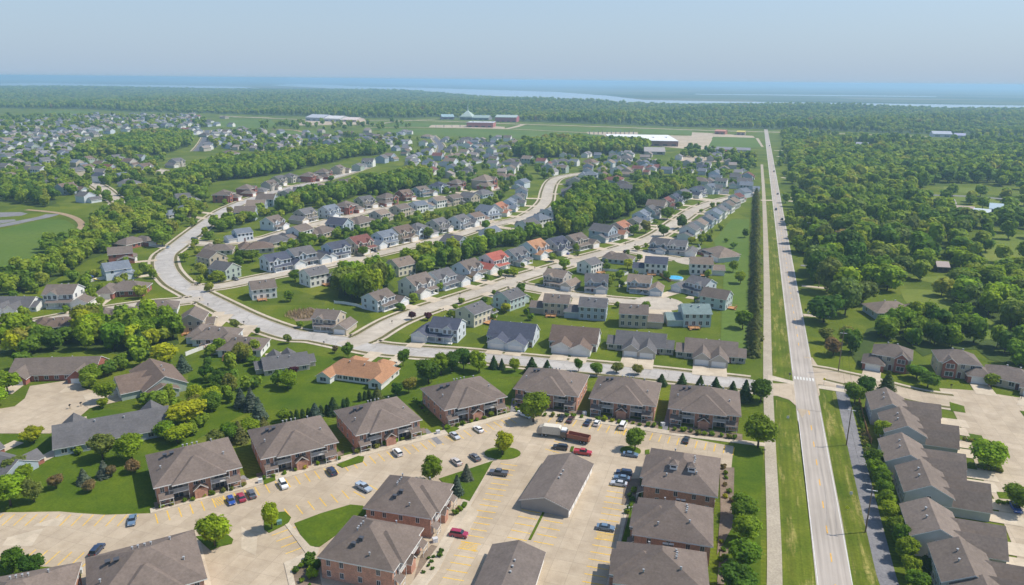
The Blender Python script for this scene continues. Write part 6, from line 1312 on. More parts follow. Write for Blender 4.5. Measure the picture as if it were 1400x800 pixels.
for a in [
 (18, 784, 6.5, 5.5, 'broad', 'dark', 'dark round tree in the south-west corner, west of two'), (47, 787, 6, 5.5, 'broad', 'dark', 'dark round tree in the south-west corner, east of two'),
 (296, 612, 6.5, 7, 'broad', 'olive', 'olive tree above the nearest apartment roof'), (314, 606, 7, 7, 'broad', 'mid', 'green tree between two apartment roofs'), (386, 576, 4.5, 5.5, 'broad', 'mid', 'low leafy tree behind the apartments, west'), (342, 596, 6, 7, 'broad', 'bright', 'bright tree at an apartment back corner'), (270, 560, 6, 7, 'broad', 'olive', 'olive tree beside the mulch ring tree'), (300, 530, 7.5, 7, 'broad', 'dark', 'deep green tree on the rise behind the hip-roofed houses'), (318, 538, 8, 6.5, 'broad', 'olive', 'tall olive tree in the middle of the back lawn'), (283, 520, 6.5, 6, 'broad', 'dark', 'dark small tree by the white fence end'), (379, 505, 3.6, 4, 'broad', 'mid', 'rounded bush tree behind the grey rambling house'), (346, 499, 3.6, 4.4, 'broad', 'mid', 'rounded bush tree west of the grey rambling house'),
 (687, 622, 7.5, 7.5, 'broad', 'lime', 'yellow-green tree on the oval island in the parking lot'), (729, 577, 11, 10, 'broad', 'mid', 'large dark maple at the corner of a brick apartment house'),
 (868, 616, 7.5, 6.8, 'broad', 'mid', 'round green tree on its small island above the slate sedan'), (589, 660, 8, 7, 'broad', 'mid', 'dense round tree behind the northern two-house block of the lot'),
 (294, 747, 9.5, 8, 'broad', 'bright', 'bright tree on the kidney-shaped island in the west of the lot'), (372, 724, 8.5, 5, 'broad', 'lime', 'slim yellow-green tree beside the green transformer box'),
 (1040, 549, 9.5, 8.5, 'broad', 'dark', 'tall dark tree at the street end by the trail, upper of two'), (1036, 612, 11, 11, 'broad', 'mid', 'broad dark tree over the trail, lower of two'),
 (1013, 712, 7, 8, 'broad', 'mid', 'tree in the grass strip, northernmost of the four beside the trail'), (1020, 742, 7, 8, 'broad', 'mid', 'second of the four trees in the grass strip beside the trail'), (1015, 775, 7.5, 8.5, 'broad', 'mid', 'third of the four trees in the grass strip beside the trail'), (1008, 812, 8, 9, 'broad', 'dark', 'southernmost of the four trees in the grass strip beside the trail'),
 (476, 490, 7.5, 5.2, 'broad', 'mid', 'upright tree just above the orange roof'), (551, 501, 8, 5.2, 'broad', 'mid', 'upright tree right of the orange roof'), (586, 524, 10, 10, 'broad', 'dark', 'biggest dark tree of the clump beyond the orange house'), (603, 513, 9.5, 9, 'broad', 'mid', 'second tree in the dark clump on the lawn'), (618, 508, 9, 8, 'broad', 'dark', 'third tree in the dark clump on the lawn'), (634, 505, 9, 7.5, 'broad', 'dark', 'pointed dark tree in the clump on the lawn'), (655, 508, 9, 8.5, 'broad', 'bright', 'bright green tree closing the clump on the lawn'), (559, 537, 6.5, 5.5, 'broad', 'olive', 'loose olive tree right below the orange house'), (542, 543, 5.5, 5, 'broad', 'dark', 'low dark rounded tree below the orange house'),
 (704, 508, 6, 5, 'broad', 'bright', 'small bright street tree west of the brown double house drive'), (791, 508, 6, 4.2, 'broad', 'mid', 'egg-shaped street tree under the brown double house'), (816, 514, 5.5, 5, 'broad', 'mid', 'round street tree behind the white van house'), (843, 510, 4.5, 5, 'broad', 'olive', 'low olive street tree peeping over a brick apartment roof'), (872, 512, 4.5, 5, 'broad', 'olive', 'second low olive street tree peeping over a brick apartment roof'),
 (124, 525, 8, 8, 'broad', 'bright', 'bright tree west of the pale green double house'), (146, 549, 8, 7.5, 'broad', 'bright', 'bright tree by the cul-de-sac and pale green house'), (141, 558, 4, 4, 'broad', 'lime', 'small lime tree at the cul-de-sac kerb'), (47, 606, 6, 7, 'broad', 'lime', 'light tree at the top of the mown lawn by the court'), (11, 538, 9, 10, 'broad', 'mid', 'large green tree at the west edge above the cul-de-sac'), (-5, 556, 8, 9, 'broad', 'bright', 'tree cut by the west edge below the large green one'),
 (226, 500, 9, 12, 'broad', 'lime', 'wide yellow-green tree behind the pale green double house'), (254, 582, 9.5, 12, 'broad', 'lime', 'wide yellow-green tree beside the long diagonal house'), (288, 552, 6.5, 7.5, 'broad', 'lime', 'yellow-green tree with mulch ring on the back lawn'), (141, 628, 9, 8.5, 'broad', 'olive', 'tall olive tree at the south wall of the long diagonal house'), (181, 630, 8.5, 9.5, 'broad', 'bright', 'round bright tree at the south wall of the long diagonal house'),
 (228, 600, 6, 7, 'broad', 'mid', 'green tree crowding the end of the long diagonal house'), (243, 606, 6.5, 8, 'broad', 'bright', 'bright tree over the reddish patio of the long diagonal house'), (15, 692, 9, 10, 'broad', 'bright', 'light green tree low at the west edge of the mown lawn'), (47, 686, 7, 6, 'broad', 'olive', 'bushy olive tree beside the light one at the lawn edge'), (36, 655, 4.5, 5, 'broad', 'bright', 'small light tree in the western lawn'), (20, 648, 6, 6, 'broad', 'olive', 'dull tree by the west edge house end'), (77, 668, 4.5, 4.5, 'broad', 'brown', 'small brownish tree mid lawn'), (125, 672, 3.5, 4, 'broad', 'brown', 'smaller brownish tree right of the little blue spruce'), (185, 645, 4, 5, 'broad', 'brown', 'brownish low tree near the nearest brick apartment corner'), (152, 652, 3.5, 3.6, 'broad', 'brown', 'brownish low tree beside a spruce pair'),
 (1208, 603, 7, 7, 'broad', 'bright', 'bright tree at the head of the orange fence garden'), (1168, 552, 8.5, 9, 'broad', 'mid', 'green tree south of the junction beside the lane'), (1184, 540, 8, 7, 'broad', 'dark', 'dull dark tree next to the junction tree'), (1253, 518, 6, 8, 'broad', 'mid', 'spreading tree in front of the brick-garaged house'), (1268, 530, 6, 8, 'broad', 'dark', 'darker tree beside the spreading one on the right street'), (1355, 530, 5.5, 6, 'broad', 'bright', 'small bright tree before the brick hip-roofed house'), (1351, 640, 9.5, 12, 'broad', 'bright', 'big round bright tree in the court'), (1393, 698, 8, 9, 'broad', 'mid', 'round tree over the blue SUV at the east edge'), (1242, 470, 7, 7, 'broad', 'bright', 'bright tree left of the brick hip-roofed house'),
 (1139, 486, 8, 8, 'broad', 'brown', 'brown-leaved tree near the tall grey pole'), (1128, 468, 7, 7, 'broad', 'olive', 'olive tree near the tall grey pole'),
 (397, 412, 6, 6, 'broad', 'mid', 'tree on the lawn by the reedy patch, upper'), (411, 448, 3.5, 4, 'broad', 'bright', 'small bright tree on the reedy lawn'), (394, 470, 4.5, 3.6, 'broad', 'olive', 'narrow olive kerb tree on the wide street'), (322, 450, 5, 4.4, 'broad', 'olive', 'olive kerb tree before the first hip-roofed house'), (353, 458, 3.5, 2.6, 'broad', 'dark', 'tiny kerb tree before the second hip-roofed house'), (458, 483, 3.5, 3, 'broad', 'brown', 'bare brownish kerb tree west of the orange roof'), (402, 513, 4, 4, 'broad', 'plum', 'plum red bush tree at the grey rambling house'),
 (289, 383, 3.5, 4, 'broad', 'lime', 'tiny lime tree by the sage gable house'), (253, 358, 6, 6.5, 'broad', 'bright', 'bright tree in the lawn of the inner curve'), (268, 338, 6, 5, 'broad', 'bright', 'bright tree at the upper street mouth'), (213, 334, 9, 8, 'broad', 'mid', 'tree on the outer side of the wide street, south of two'), (232, 325, 9, 9, 'broad', 'mid', 'tree on the outer side of the wide street, north of two'), (281, 323, 6.5, 6, 'broad', 'bright', 'tree beside the pale blue house, kerb side'), (345, 358, 8, 12, 'broad', 'mid', 'wide dense tree behind the brown hip-roofed ranch'), (329, 358, 7, 8, 'broad', 'dark', 'dark tree beside the wide dense one'), (404, 385, 7, 8, 'broad', 'mid', 'tree before the slate houses on the middle street'), (462, 395, 8, 7, 'broad', 'bright', 'tree by the side of the plain white house'), (496, 350, 6.5, 7, 'broad', 'mid', 'tree in front of the maroon-roofed house'), (428, 336, 7, 6, 'broad', 'mid', 'yard tree behind the pale houses, west'), (442, 335, 7, 6.5, 'broad', 'mid', 'yard tree behind the pale houses, east'), (473, 325, 8, 8, 'broad', 'dark', 'dark yard tree behind the slate roofs'), (493, 326, 8, 8.5, 'broad', 'mid', 'rounded yard tree behind the maroon roof'), (517, 318, 6, 7, 'broad', 'bright', 'yard tree beside the long blue roof'), (561, 325, 8, 7, 'broad', 'mid', 'street tree among brown houses on the middle street'), (585, 326, 9, 9, 'broad', 'hazel', 'soft green tree in the middle street front yards'), (664, 315, 8, 8, 'broad', 'mid', 'yard tree on the middle street before the twin gabled house'),
 (619, 388, 5, 3.2, 'broad', 'bright', 'slender sapling before the white row house'), (1, 470, 8, 9, 'broad', 'bright', 'bright tree on the gravel at the west edge'), (641, 386, 4.5, 5, 'broad', 'brown', 'thin tree before the second row house'), (693, 377, 4, 6, 'broad', 'mid', 'low green tree west of the red-roof drive'), (702, 378, 5, 7, 'broad', 'bright', 'leafy green tree east of the red-roof drive'), (772, 368, 7, 7, 'broad', 'bright', 'bright kerb tree across from the slate house'), (787, 345, 6, 5, 'broad', 'bright', 'light tree before the last row house'), (866, 322, 9, 8, 'broad', 'mid', 'dense tree by the rust-roofed house'), (883, 318, 9.5, 9, 'broad', 'olive', 'loose olive tree east of the rust-roofed house'), (907, 323, 9.5, 9.5, 'broad', 'dark', 'dark round tree by the branch street, south of three'), (933, 313, 11, 11, 'broad', 'dark', 'dark round tree by the branch street, middle of three'), (912, 300, 11, 12, 'broad', 'mid', 'dark round tree by the branch street, north of three'), (939, 276, 10, 11, 'broad', 'mid', 'round tree at the bend of the branch street'), (928, 286, 7, 8, 'broad', 'mid', 'smaller tree at the bend of the branch street'), (871, 343, 4, 5, 'broad', 'bright', 'light kerb shrub tree on the branch street'), (858, 368, 6.5, 7, 'broad', 'lime', 'yellow-green tree behind the blue-grey corner house'), (959, 334, 8, 7, 'broad', 'bright', 'bright tree behind the white east row house'), (945, 333, 5, 6, 'broad', 'lime', 'lime tree behind the purple-tree house'), (927, 346, 5, 6.5, 'broad', 'plum', 'purple-leaved tree before the white side street house'), (1012, 388, 8, 7.5, 'broad', 'bright', 'bright tree on the long open lawn, south'), (1002, 372, 7, 6.5, 'broad', 'bright', 'bright tree on the long open lawn, north'), (1015, 450, 9, 8.5, 'broad', 'mid', 'pale leafy tree beside the conifer row'), (1018, 325, 7, 6, 'broad', 'dark', 'dark tree on the lawn near the conifer row'), (1003, 340, 5, 5, 'broad', 'mid', 'small tree on the lawn behind the side street'), (825, 400, 4, 5, 'broad', 'bright', 'small bright tree before the plum-gabled house'), (690, 428, 5, 6, 'broad', 'lime', 'lime tree behind the teal house patio'), (780, 395, 4, 4, 'broad', 'brown', 'small copper tree on the court street'), (623, 424, 3.5, 3.5, 'broad', 'bright', 'small tree behind the slate corner house'), (585, 438, 4, 4, 'broad', 'plum', 'dark red bush at the red-roof row west end'), (546, 424, 4, 4, 'broad', 'dark', 'dark shrub tree by the first row house'), (563, 437, 4, 4, 'broad', 'plum', 'plum coloured tree before the second row house'), (1158, 470, 8, 8, 'broad', 'olive', 'olive tree on the lawn by the junction, behind the pole')]:
    T(*a[:7], group=LT)
SP = 'garden spruces'
for a in [(638, 656, 5, 3.4, 'blue', 'blue spruce on the triangular lawn, nearest its point'), (625, 676, 6, 3.6, 'blue', 'blue spruce on the triangular lawn beside the apartment house'), (675, 504, 5.5, 3.6, 'conifer', 'small spruce on the south street verge, west of two'), (686, 505, 4.5, 3, 'conifer', 'small spruce on the south street verge, east of two'), (727, 510, 6.5, 5.5, 'conifer', 'plump dark spruce behind the northern apartments'), (748, 505, 4, 3.4, 'conifer', 'spruce tip showing over a brick apartment roof'), (904, 527, 4.6, 4.6, 'conifer', 'rounded spruce at the south street, west of six'), (932, 530, 5.8, 4.6, 'conifer', 'pointed spruce at the south street, second of six'), (957, 530, 4.8, 3.6, 'conifer', 'spruce at the south street, third of six'), (978, 533, 5, 4, 'conifer', 'spruce at the south street, fourth of six'), (1001, 541, 5.6, 4.4, 'conifer', 'spruce at the south street, fifth of six'), (1018, 548, 8, 5.4, 'conifer', 'largest spruce at the south street, by the dark trees'),
 (456, 566, 6, 5, 'conifer', 'dark fir behind the apartments, by the columnar evergreens'), (431, 570, 5, 4.4, 'blue', 'bluish fir behind the apartments'), (516, 548, 5, 5, 'pine', 'low pine below the orange house'), (251, 508, 7, 5.4, 'blue', 'blue spruce beside the wide yellow-green tree'), (330, 556, 7, 4.8, 'blue', 'blue spruce on the back lawn, west of two'), (344, 560, 8, 5.4, 'blue', 'blue spruce on the back lawn, east of two'), (355, 574, 8, 5.5, 'blue', 'blue spruce nearest the apartment roofs'), (361, 590, 5, 5, 'pine', 'squat pine at an apartment roof edge'), (327, 604, 7, 5.4, 'pine', 'dull spruce between two apartment roofs'), (115, 660, 4.4, 4, 'blue', 'little blue spruce alone on the mown lawn'), (143, 652, 5, 4, 'blue', 'blue spruce beside the low brownish tree'), (1212, 535, 8, 5.5, 'pine', 'spruce at the kerb of the right street'), (192, 486, 11, 9, 'conifer', 'tall dark conifer in the western wood'), (1335, 352, 9, 8, 'conifer', 'dark round evergreen alone in the pasture'), (1119, 290, 14, 12, 'conifer', 'black-green conifer by the highway, far'), (1106, 318, 15, 10, 'conifer', 'black-green conifer by the highway, middle'), (1112, 350, 15, 10, 'conifer', 'black-green conifer by the highway pole'), (1100, 345, 13, 9, 'conifer', 'dark conifer leaning over the farm drive'), (1146, 325, 15, 13, 'conifer', 'dark conifer deep in the eastern trees'), (970, 330, 4, 4, 'conifer', 'small dark fir by the side street bulb'), (967, 408, 4, 4, 'conifer', 'small fir beside the court')]:
    T(*a[:4], 'spruce', *a[4:], group=SP)
for i, (u, v) in enumerate([(439, 567), (447, 566), (470, 558), (475, 556), (492, 549), (499, 547), (505, 545), (398, 575), (406, 573), (414, 572), (422, 571)]):
    T(u, v, 3.4, 1.5, 'column', 'conifer', f"slim columnar evergreen behind the apartments, {ORD[i]} {'along the lawn'}" , 'columnar evergreens behind the apartments')
for i, (u, v) in enumerate([(1263, 778), (1269, 782), (1276, 788), (1255, 728), (1262, 730), (1268, 732)]): T(u, v, 3.6, 2.0, 'column', 'conifer', f"small columnar evergreen behind the townhouses, {ORD[i]} of six", 'columnar evergreens behind the townhouses')
# the long conifer row beside the trail
a, b = G(1030.5, 487), G(1034, 266); n = 92
for i in range(n):
    p = a+(b-a)*(i/(n-1)); k = i+1; sfx = 'th' if 10 <= k % 100 <= 20 else {1: 'st', 2: 'nd', 3: 'rd'}.get(k % 10, 'th')
    tree(p.x+random.uniform(-.5, .5), p.y, random.uniform(4.8, 6.6), random.uniform(5.0, 6.6), 'spruce', 'pine', f"conifer in the long row beside the trail, {k}{sfx} from the near end", 'long conifer row beside the trail')
# trees along the access lane
for i, (u, v) in enumerate([(1191, 640), (1197, 653), (1202, 668), (1207, 684), (1213, 700), (1218, 716), (1225, 733), (1231, 750), (1238, 768), (1245, 788), (1251, 808)]):
    T(u, v, random.uniform(5.4, 6.6), random.uniform(5.2, 6.2), 'broad', ('mid', 'bright', 'mid', 'mid')[i % 4], f"lane-side tree, {ORD[i]} from the north in the row beside the townhouses", 'trees along the access lane')
for i in range(14):
    T(1173+i*1.05+random.uniform(-1.5, 1.5), 557+i*5.2, 2.0, 2.2, 'shrub', random.choice(('brown', 'olive', 'mid')), f"low bush between lane and orange fence, {ORD[i]} from the north", 'bushes between lane and orange fence')
# foundation shrubs
def shrubs(a, b, n, phrase, col=('mid', 'bright', 'olive'), r=1.5, jit=1.0):
    a, b = G(*a), G(*b)
    for i in range(n):
        p = a+(b-a)*((i+.5)/n)+Vector((random.uniform(-jit, jit), random.uniform(-jit, jit)))*.4; c = random.choice(col); s = random.uniform(.8, 1.3)*r
        tree(p.x, p.y, s*.95, s*1.25, 'shrub', c, f"{TW[c]} clipped shrub, {ORD[i]} from the west {phrase}", 'foundation shrubs of the apartments')
shrubs((215, 697), (338, 664), 9, 'before the westernmost striped-bay apartments'); shrubs((352, 658), (468, 627), 8, 'before the navy SUV apartments', ('mid', 'bright', 'yellow')); shrubs((484, 621), (580, 594), 8, 'before the white SUV apartments'); shrubs((608, 588), (696, 563), 9, 'before the apartments at the lot bend', ('bright', 'mid'))
shrubs((712, 567), (800, 571), 9, 'before the maple-corner apartments'); shrubs((812, 574), (900, 585), 9, 'before the white van apartments', ('bright', 'lime', 'mid')); shrubs((918, 588), (1012, 602), 9, 'before the trail-end apartments'); shrubs((406, 770), (418, 800), 5, 'in the round-shrub gravel bed', ('dark', 'mid'), 1.2, 4)
shrubs((420, 764), (432, 795), 5, 'close to the wall by the gravel bed', ('dark', 'bright'), 2.1, 2); shrubs((598, 752), (584, 785), 8, 'in the bed behind the crimson SUV', ('mid', 'dark'), 1.0, 3); shrubs((622, 703), (635, 690), 6, 'in the bed below the blue spruces', ('mid', 'brown'), 1.3, 2)
shrubs((568, 548), (583, 568), 6, 'on the path west of the bend apartments', ('dark', 'plum', 'mid'), 1.3); shrubs((866, 672), (858, 705), 6, 'in the bed west of the cupola apartments', ('dark', 'mid'), 1.5, 2); shrubs((77, 613), (112, 622), 4, 'below the gable of the long diagonal house', ('mid', 'dark'), 2.6)
shrubs((990, 640), (998, 690), 7, 'on the trail side of the apartment column', ('mid', 'lime', 'brown'), 1.4, 3); shrubs((986, 740), (992, 790), 6, 'at the trail side, further south', ('mid', 'lime'), 1.4, 3); shrubs((704, 545), (707, 566), 4, 'on the path beside the maple-corner apartments', ('yellow', 'bright'), 1.3)
shrubs((1318, 603), (1345, 606), 9, 'in the upper court hedge', ('mid', 'olive'), 1.3, .6); shrubs((1335, 640), (1370, 646), 8, 'in the middle court hedge', ('mid', 'olive'), 1.3, .6); shrubs((1362, 688), (1400, 692), 6, 'in the lower court hedge', ('mid', 'olive'), 1.3, .6)
# reeds
rd = MB(); p0 = G(414, 430)
for _ in range(500):
    a = random.uniform(0, 6.28); r_ = math.sqrt(random.random()); x, y = p0.x+r_*8.5*math.cos(a), p0.y+r_*8*math.sin(a); t_ = random.uniform(0, 3.14); h = random.uniform(.9, 2.0)
    dx, dy = .25*math.cos(t_), .25*math.sin(t_); rd.face([(x-dx, y-dy, 0), (x+dx, y+dy, 0), (x+random.uniform(-.3, .3), y+random.uniform(-.3, .3), h)])
put('reeds', rd.mesh('reeds', varied('dry_reeds', (.34, .24, .13), (.48, .36, .2), .5, 3)), label='patch of dry tan reeds beside the beige house', cat='reeds', kind='stuff')

# ---------------------------------------------------------------- woods
def inpoly(u, v, poly):
    c = False; j = len(poly)-1
    for i in range(len(poly)):
        (x1, y1), (x2, y2) = poly[i], poly[j]
        if (y1 > v) != (y2 > v) and u < (x2-x1)*(v-y1)/(y2-y1)+x1: c = not c
        j = i
    return c
# ground outlines of each wood as surveyed, tree spacing, height range, colour mix
WOODS = [
 ('the scattered trees of the eastern pasture', [(1262, 300), (1400, 300), (1540, 310), (1540, 480), (1430, 470), (1330, 462), (1262, 440), (1230, 405), (1280, 350)], 25, (10, 16), 'mbh'),
 ('the trees round the eastern paddock', [(1262, 262), (1400, 264), (1400, 300), (1262, 290)], 30, (10, 15), 'mdh'),
 ('the trees on the north-west lawns', [(160, 284), (240, 240), (300, 246), (250, 330), (225, 370), (190, 330)], 19, (8, 13), 'mboh'),
 ('the wood west of the wide street', [(0, 385), (40, 372), (70, 355), (62, 335), (90, 325), (120, 322), (135, 300), (165, 284), (200, 283), (225, 292), (222, 305), (190, 318), (150, 345), (120, 356), (95, 372), (60, 390), (20, 404), (0, 404)], 8.5, (8, 12), 'omhbm'),
 ('the wood around the cul-de-sac houses', [(0, 470), (40, 455), (62, 470), (100, 462), (130, 440), (150, 445), (180, 440), (215, 432), (240, 445), (245, 470), (225, 478), (200, 492), (165, 485), (130, 480), (90, 478), (30, 490), (0, 485)], 7.5, (8, 13), 'mbbol'),
 ('the big trees south of the middle street', [(465, 388), (500, 380), (528, 382), (540, 395), (530, 412), (505, 412), (485, 416), (462, 408)], 9, (13, 17), 'mhbm'),
 ('the trees behind the red-roofed row', [(530, 372), (556, 366), (575, 352), (600, 348), (640, 338), (680, 334), (720, 325), (752, 318), (776, 314), (778, 322), (740, 330), (700, 338), (660, 350), (620, 365), (585, 376), (556, 385)], 8.5, (8, 13), 'mmobh'),
 ('the great wood above the branch street', [(760, 318), (762, 300), (778, 288), (790, 268), (806, 262), (826, 268), (842, 280), (860, 288), (862, 296), (848, 302), (834, 308), (812, 312), (796, 322), (776, 322)], 9, (12, 19), 'mmdmd'),
 ('the wood beyond the branch street', [(866, 284), (872, 264), (890, 260), (915, 256), (944, 258), (950, 264), (930, 268), (900, 276), (882, 284)], 9, (12, 17), 'mdohm'),
 ('the trees behind the far block', [(700, 214), (716, 203), (760, 198), (800, 200), (850, 200), (882, 203), (884, 210), (850, 212), (800, 214), (760, 216), (722, 218)], 12, (16, 23), 'hmmd'),
 ('the wooded ridge in the west', [(100, 212), (128, 206), (150, 196), (190, 188), (240, 185), (262, 190), (258, 200), (235, 208), (215, 213), (170, 214), (130, 216)], 12, (13, 18), 'omohm'),
 ('the wood above the wide street', [(230, 256), (262, 256), (300, 248), (345, 244), (392, 236), (436, 226), (460, 222), (478, 216), (520, 212), (530, 206), (500, 204), (470, 206), (430, 212), (390, 216), (350, 222), (325, 224), (300, 222), (270, 236), (240, 250)], 9.5, (12, 17), 'mmdoh'),
 ('the trees between wide and upper streets', [(375, 290), (395, 278), (420, 270), (470, 264), (485, 268), (470, 276), (440, 280), (410, 286), (390, 294)], 9, (11, 15), 'mmh'),
 ('the tall trees beyond the upper street', [(480, 262), (500, 254), (522, 252), (540, 252), (545, 246), (575, 244), (592, 250), (585, 258), (545, 262), (525, 266), (490, 268)], 9, (13, 18), 'mdmh'),
 ('the clump below the white three-level house', [(285, 316), (310, 300), (345, 293), (372, 288), (370, 296), (340, 305), (310, 318)], 9, (7, 10), 'mhm'),
 ('the yards between the middle rows', [(505, 332), (530, 318), (560, 306), (600, 296), (640, 288), (665, 278), (690, 262), (696, 266), (680, 278), (655, 290), (620, 300), (580, 312), (540, 326), (515, 336)], 15, (6, 9), 'mmb'),
 ('the tree band behind the brick houses', [(1172, 478), (1185, 450), (1240, 436), (1270, 446), (1330, 462), (1400, 470), (1520, 495), (1520, 515), (1400, 503), (1352, 492), (1335, 478), (1290, 478), (1262, 488), (1236, 466), (1200, 462), (1185, 490), (1176, 505), (1160, 480)], 9, (10, 14), 'mmmbd'),
 ('the woodland east of the highway', [(1112, 440), (1110, 385), (1100, 340), (1092, 300), (1086, 262), (1078, 228), (1072, 206), (1120, 204), (1200, 208), (1240, 202), (1300, 204), (1400, 210), (1550, 216), (1550, 270), (1400, 262), (1340, 252), (1290, 250), (1265, 262), (1260, 285), (1290, 292), (1330, 312), (1300, 345), (1275, 362), (1266, 380), (1240, 392), (1215, 412), (1180, 420), (1160, 440), (1140, 450)], 15.0, (12, 20), 'mmbhdohb'),
 ('the pasture trees in the east', [(1300, 360), (1330, 352), (1345, 372), (1330, 392), (1300, 380)], 15, (11, 15), 'bmm'),
 ('the group at the east edge', [(1300, 412), (1320, 392), (1350, 382), (1400, 372), (1430, 380), (1430, 480), (1395, 470), (1352, 436)], 13, (11, 15), 'mbh'),
 ('the trees by the eastern stables', [(1345, 310), (1365, 296), (1385, 296), (1400, 306), (1430, 320), (1380, 312)], 13, (9, 13), 'mbd'),
 ('the trees among the western rooftops', [(0, 262), (40, 258), (70, 268), (78, 278), (60, 284), (0, 276)], 10, (10, 14), 'dmm'),
]
CM = dict(m='mid', d='dark', b='bright', h='hazel', o='olive', l='lime')
cand = []
def area_bb(poly): w_ = [G(*p) for p in poly]; return min(p.x for p in w_), min(p.y for p in w_), max(p.x for p in w_), max(p.y for p in w_)
def blocked(x, y, w_):
    p = Vector((x, y))
    for h in HOUSES:
        if (h[0]-p).length_squared < ((16 if h[3] in ('longhouse', 'ap', 'orangeranch', 'duplexranch') else 5.5)+w_*.35)**2: return True
    return onroad(p, w_*.3)
for name, poly, sp, (h0, h1), cm in WOODS:
    x0, y0, x1, y1 = area_bb(poly); nx, ny = int((x1-x0)/sp)+1, int((y1-y0)/sp)+1
    for i in range(nx):
        for j in range(ny):
            x = x0+(i+random.uniform(.1, .9)+(j % 2)*.5)*sp; y = y0+(j+random.uniform(.1, .9))*sp; q = PX(x, y)
            if q is None or not inpoly(q[0], q[1], poly): continue
            if name.startswith('the woodland east'):
                if random.random() < .15: continue
                if inpoly(q[0], q[1], [(1262, 262), (1400, 266), (1400, 290), (1262, 290)]): continue
            h = random.uniform(h0, h1); w_ = min(max(sp*1.1, h*.85), h*1.08)*random.uniform(.8, 1.2)
            if blocked(x, y, w_): continue
            cand.append((x, y, h, w_, CM[random.choice(cm)], name))
# garden trees filling yards in the distance
YARD = [('the branch street gardens', [(520, 420), (640, 380), (780, 345), (1000, 262), (1024, 268), (1010, 300), (960, 400), (960, 440), (700, 440), (600, 440)], 60, (3, 6)), ('the wide street gardens', [(240, 300), (330, 262), (480, 226), (480, 250), (350, 300), (330, 360), (290, 400), (250, 400)], 40, (4, 8)), ('the western lawns', [(0, 400), (100, 370), (200, 340), (220, 400), (100, 440), (0, 440)], 26, (4, 8)), ('the back lawns', [(10, 500), (250, 500), (330, 470), (420, 520), (330, 560), (260, 600), (100, 600), (200, 560)], 34, (4, 8)), ('the western neighbourhood yards', [(0, 262), (0, 186), (100, 176), (140, 205), (225, 215), (215, 252), (180, 282), (100, 268)], 420, (6, 12)), ('the central far yards', [(560, 250), (560, 186), (700, 190), (720, 215), (1030, 225), (1034, 262), (960, 256), (900, 250), (860, 262), (790, 236), (700, 258)], 400, (5, 10)),
        ('the northern hillside yards', [(330, 206), (268, 200), (290, 172), (380, 188), (560, 186), (550, 205), (470, 212)], 220, (7, 13)), ('the upper street yards', [(372, 312), (480, 288), (700, 262), (690, 246), (480, 270), (372, 296)], 75, (5, 8)), ('the middle street yards', [(380, 350), (500, 330), (700, 285), (700, 270), (500, 312), (380, 340)], 80, (5, 8)),
        ('the far western streets', [(0, 186), (0, 160), (100, 158), (280, 160), (285, 175), (130, 178)], 380, (8, 14)), ('the highway verge yards', [(1062, 240), (1070, 200), (1100, 200), (1100, 420), (1088, 420)], 26, (8, 12)), ('the far highway front', [(350, 178), (560, 178), (560, 168), (350, 168)], 60, (9, 14)), ('the trees by the white store', [(930, 215), (985, 225), (1034, 232), (1034, 212), (940, 204)], 70, (8, 13))]
for name, poly, n, (h0, h1) in YARD:
    us = [p[0] for p in poly]; vs_ = [p[1] for p in poly]; k = 0; tries = 0
    while k < n and tries < n*30:
        tries += 1; u, v = random.uniform(min(us), max(us)), random.uniform(min(vs_), max(vs_))
        if not inpoly(u, v, poly): continue
        p = G(u, v); h = random.uniform(h0, h1); w_ = h*random.uniform(.8, 1.1)
        if blocked(p.x, p.y, w_*.6): continue
        cand.append((p.x, p.y, h, w_, random.choice(('mid', 'bright', 'mid', 'bright', 'hazel', 'olive')), name)); k += 1
cand.sort(key=lambda c: -c[2]*c[3]/(c[0]**2+c[1]**2))
cand = [c for c in cand if infr(c[0], c[1], 150)]
nind = 292-tcount.get('broad', 0); seen_ = [c for c in cand if infr(c[0], c[1], 0)]; ind = seen_[:nind]; ki = set(map(id, ind)); rest = [c for c in cand if id(c) not in ki]
byn = {}
for c in ind: byn.setdefault(c[5], []).append(c)
for name, cs in byn.items():
    cs.sort(key=lambda c: PX(c[0], c[1])[0])
    for i, (x, y, h, w_, col, _) in enumerate(cs):
        k = i+1; sfx = 'th' if 10 <= k % 100 <= 20 else {1: 'st', 2: 'nd', 3: 'rd'}.get(k % 10, 'th')
        tree(x, y, h, w_, 'wood', col, f"{TW[col]} tree, {k}{sfx} from the west in {name}", 'trees of '+name)
for i, c in enumerate(('sheltered',)): pass
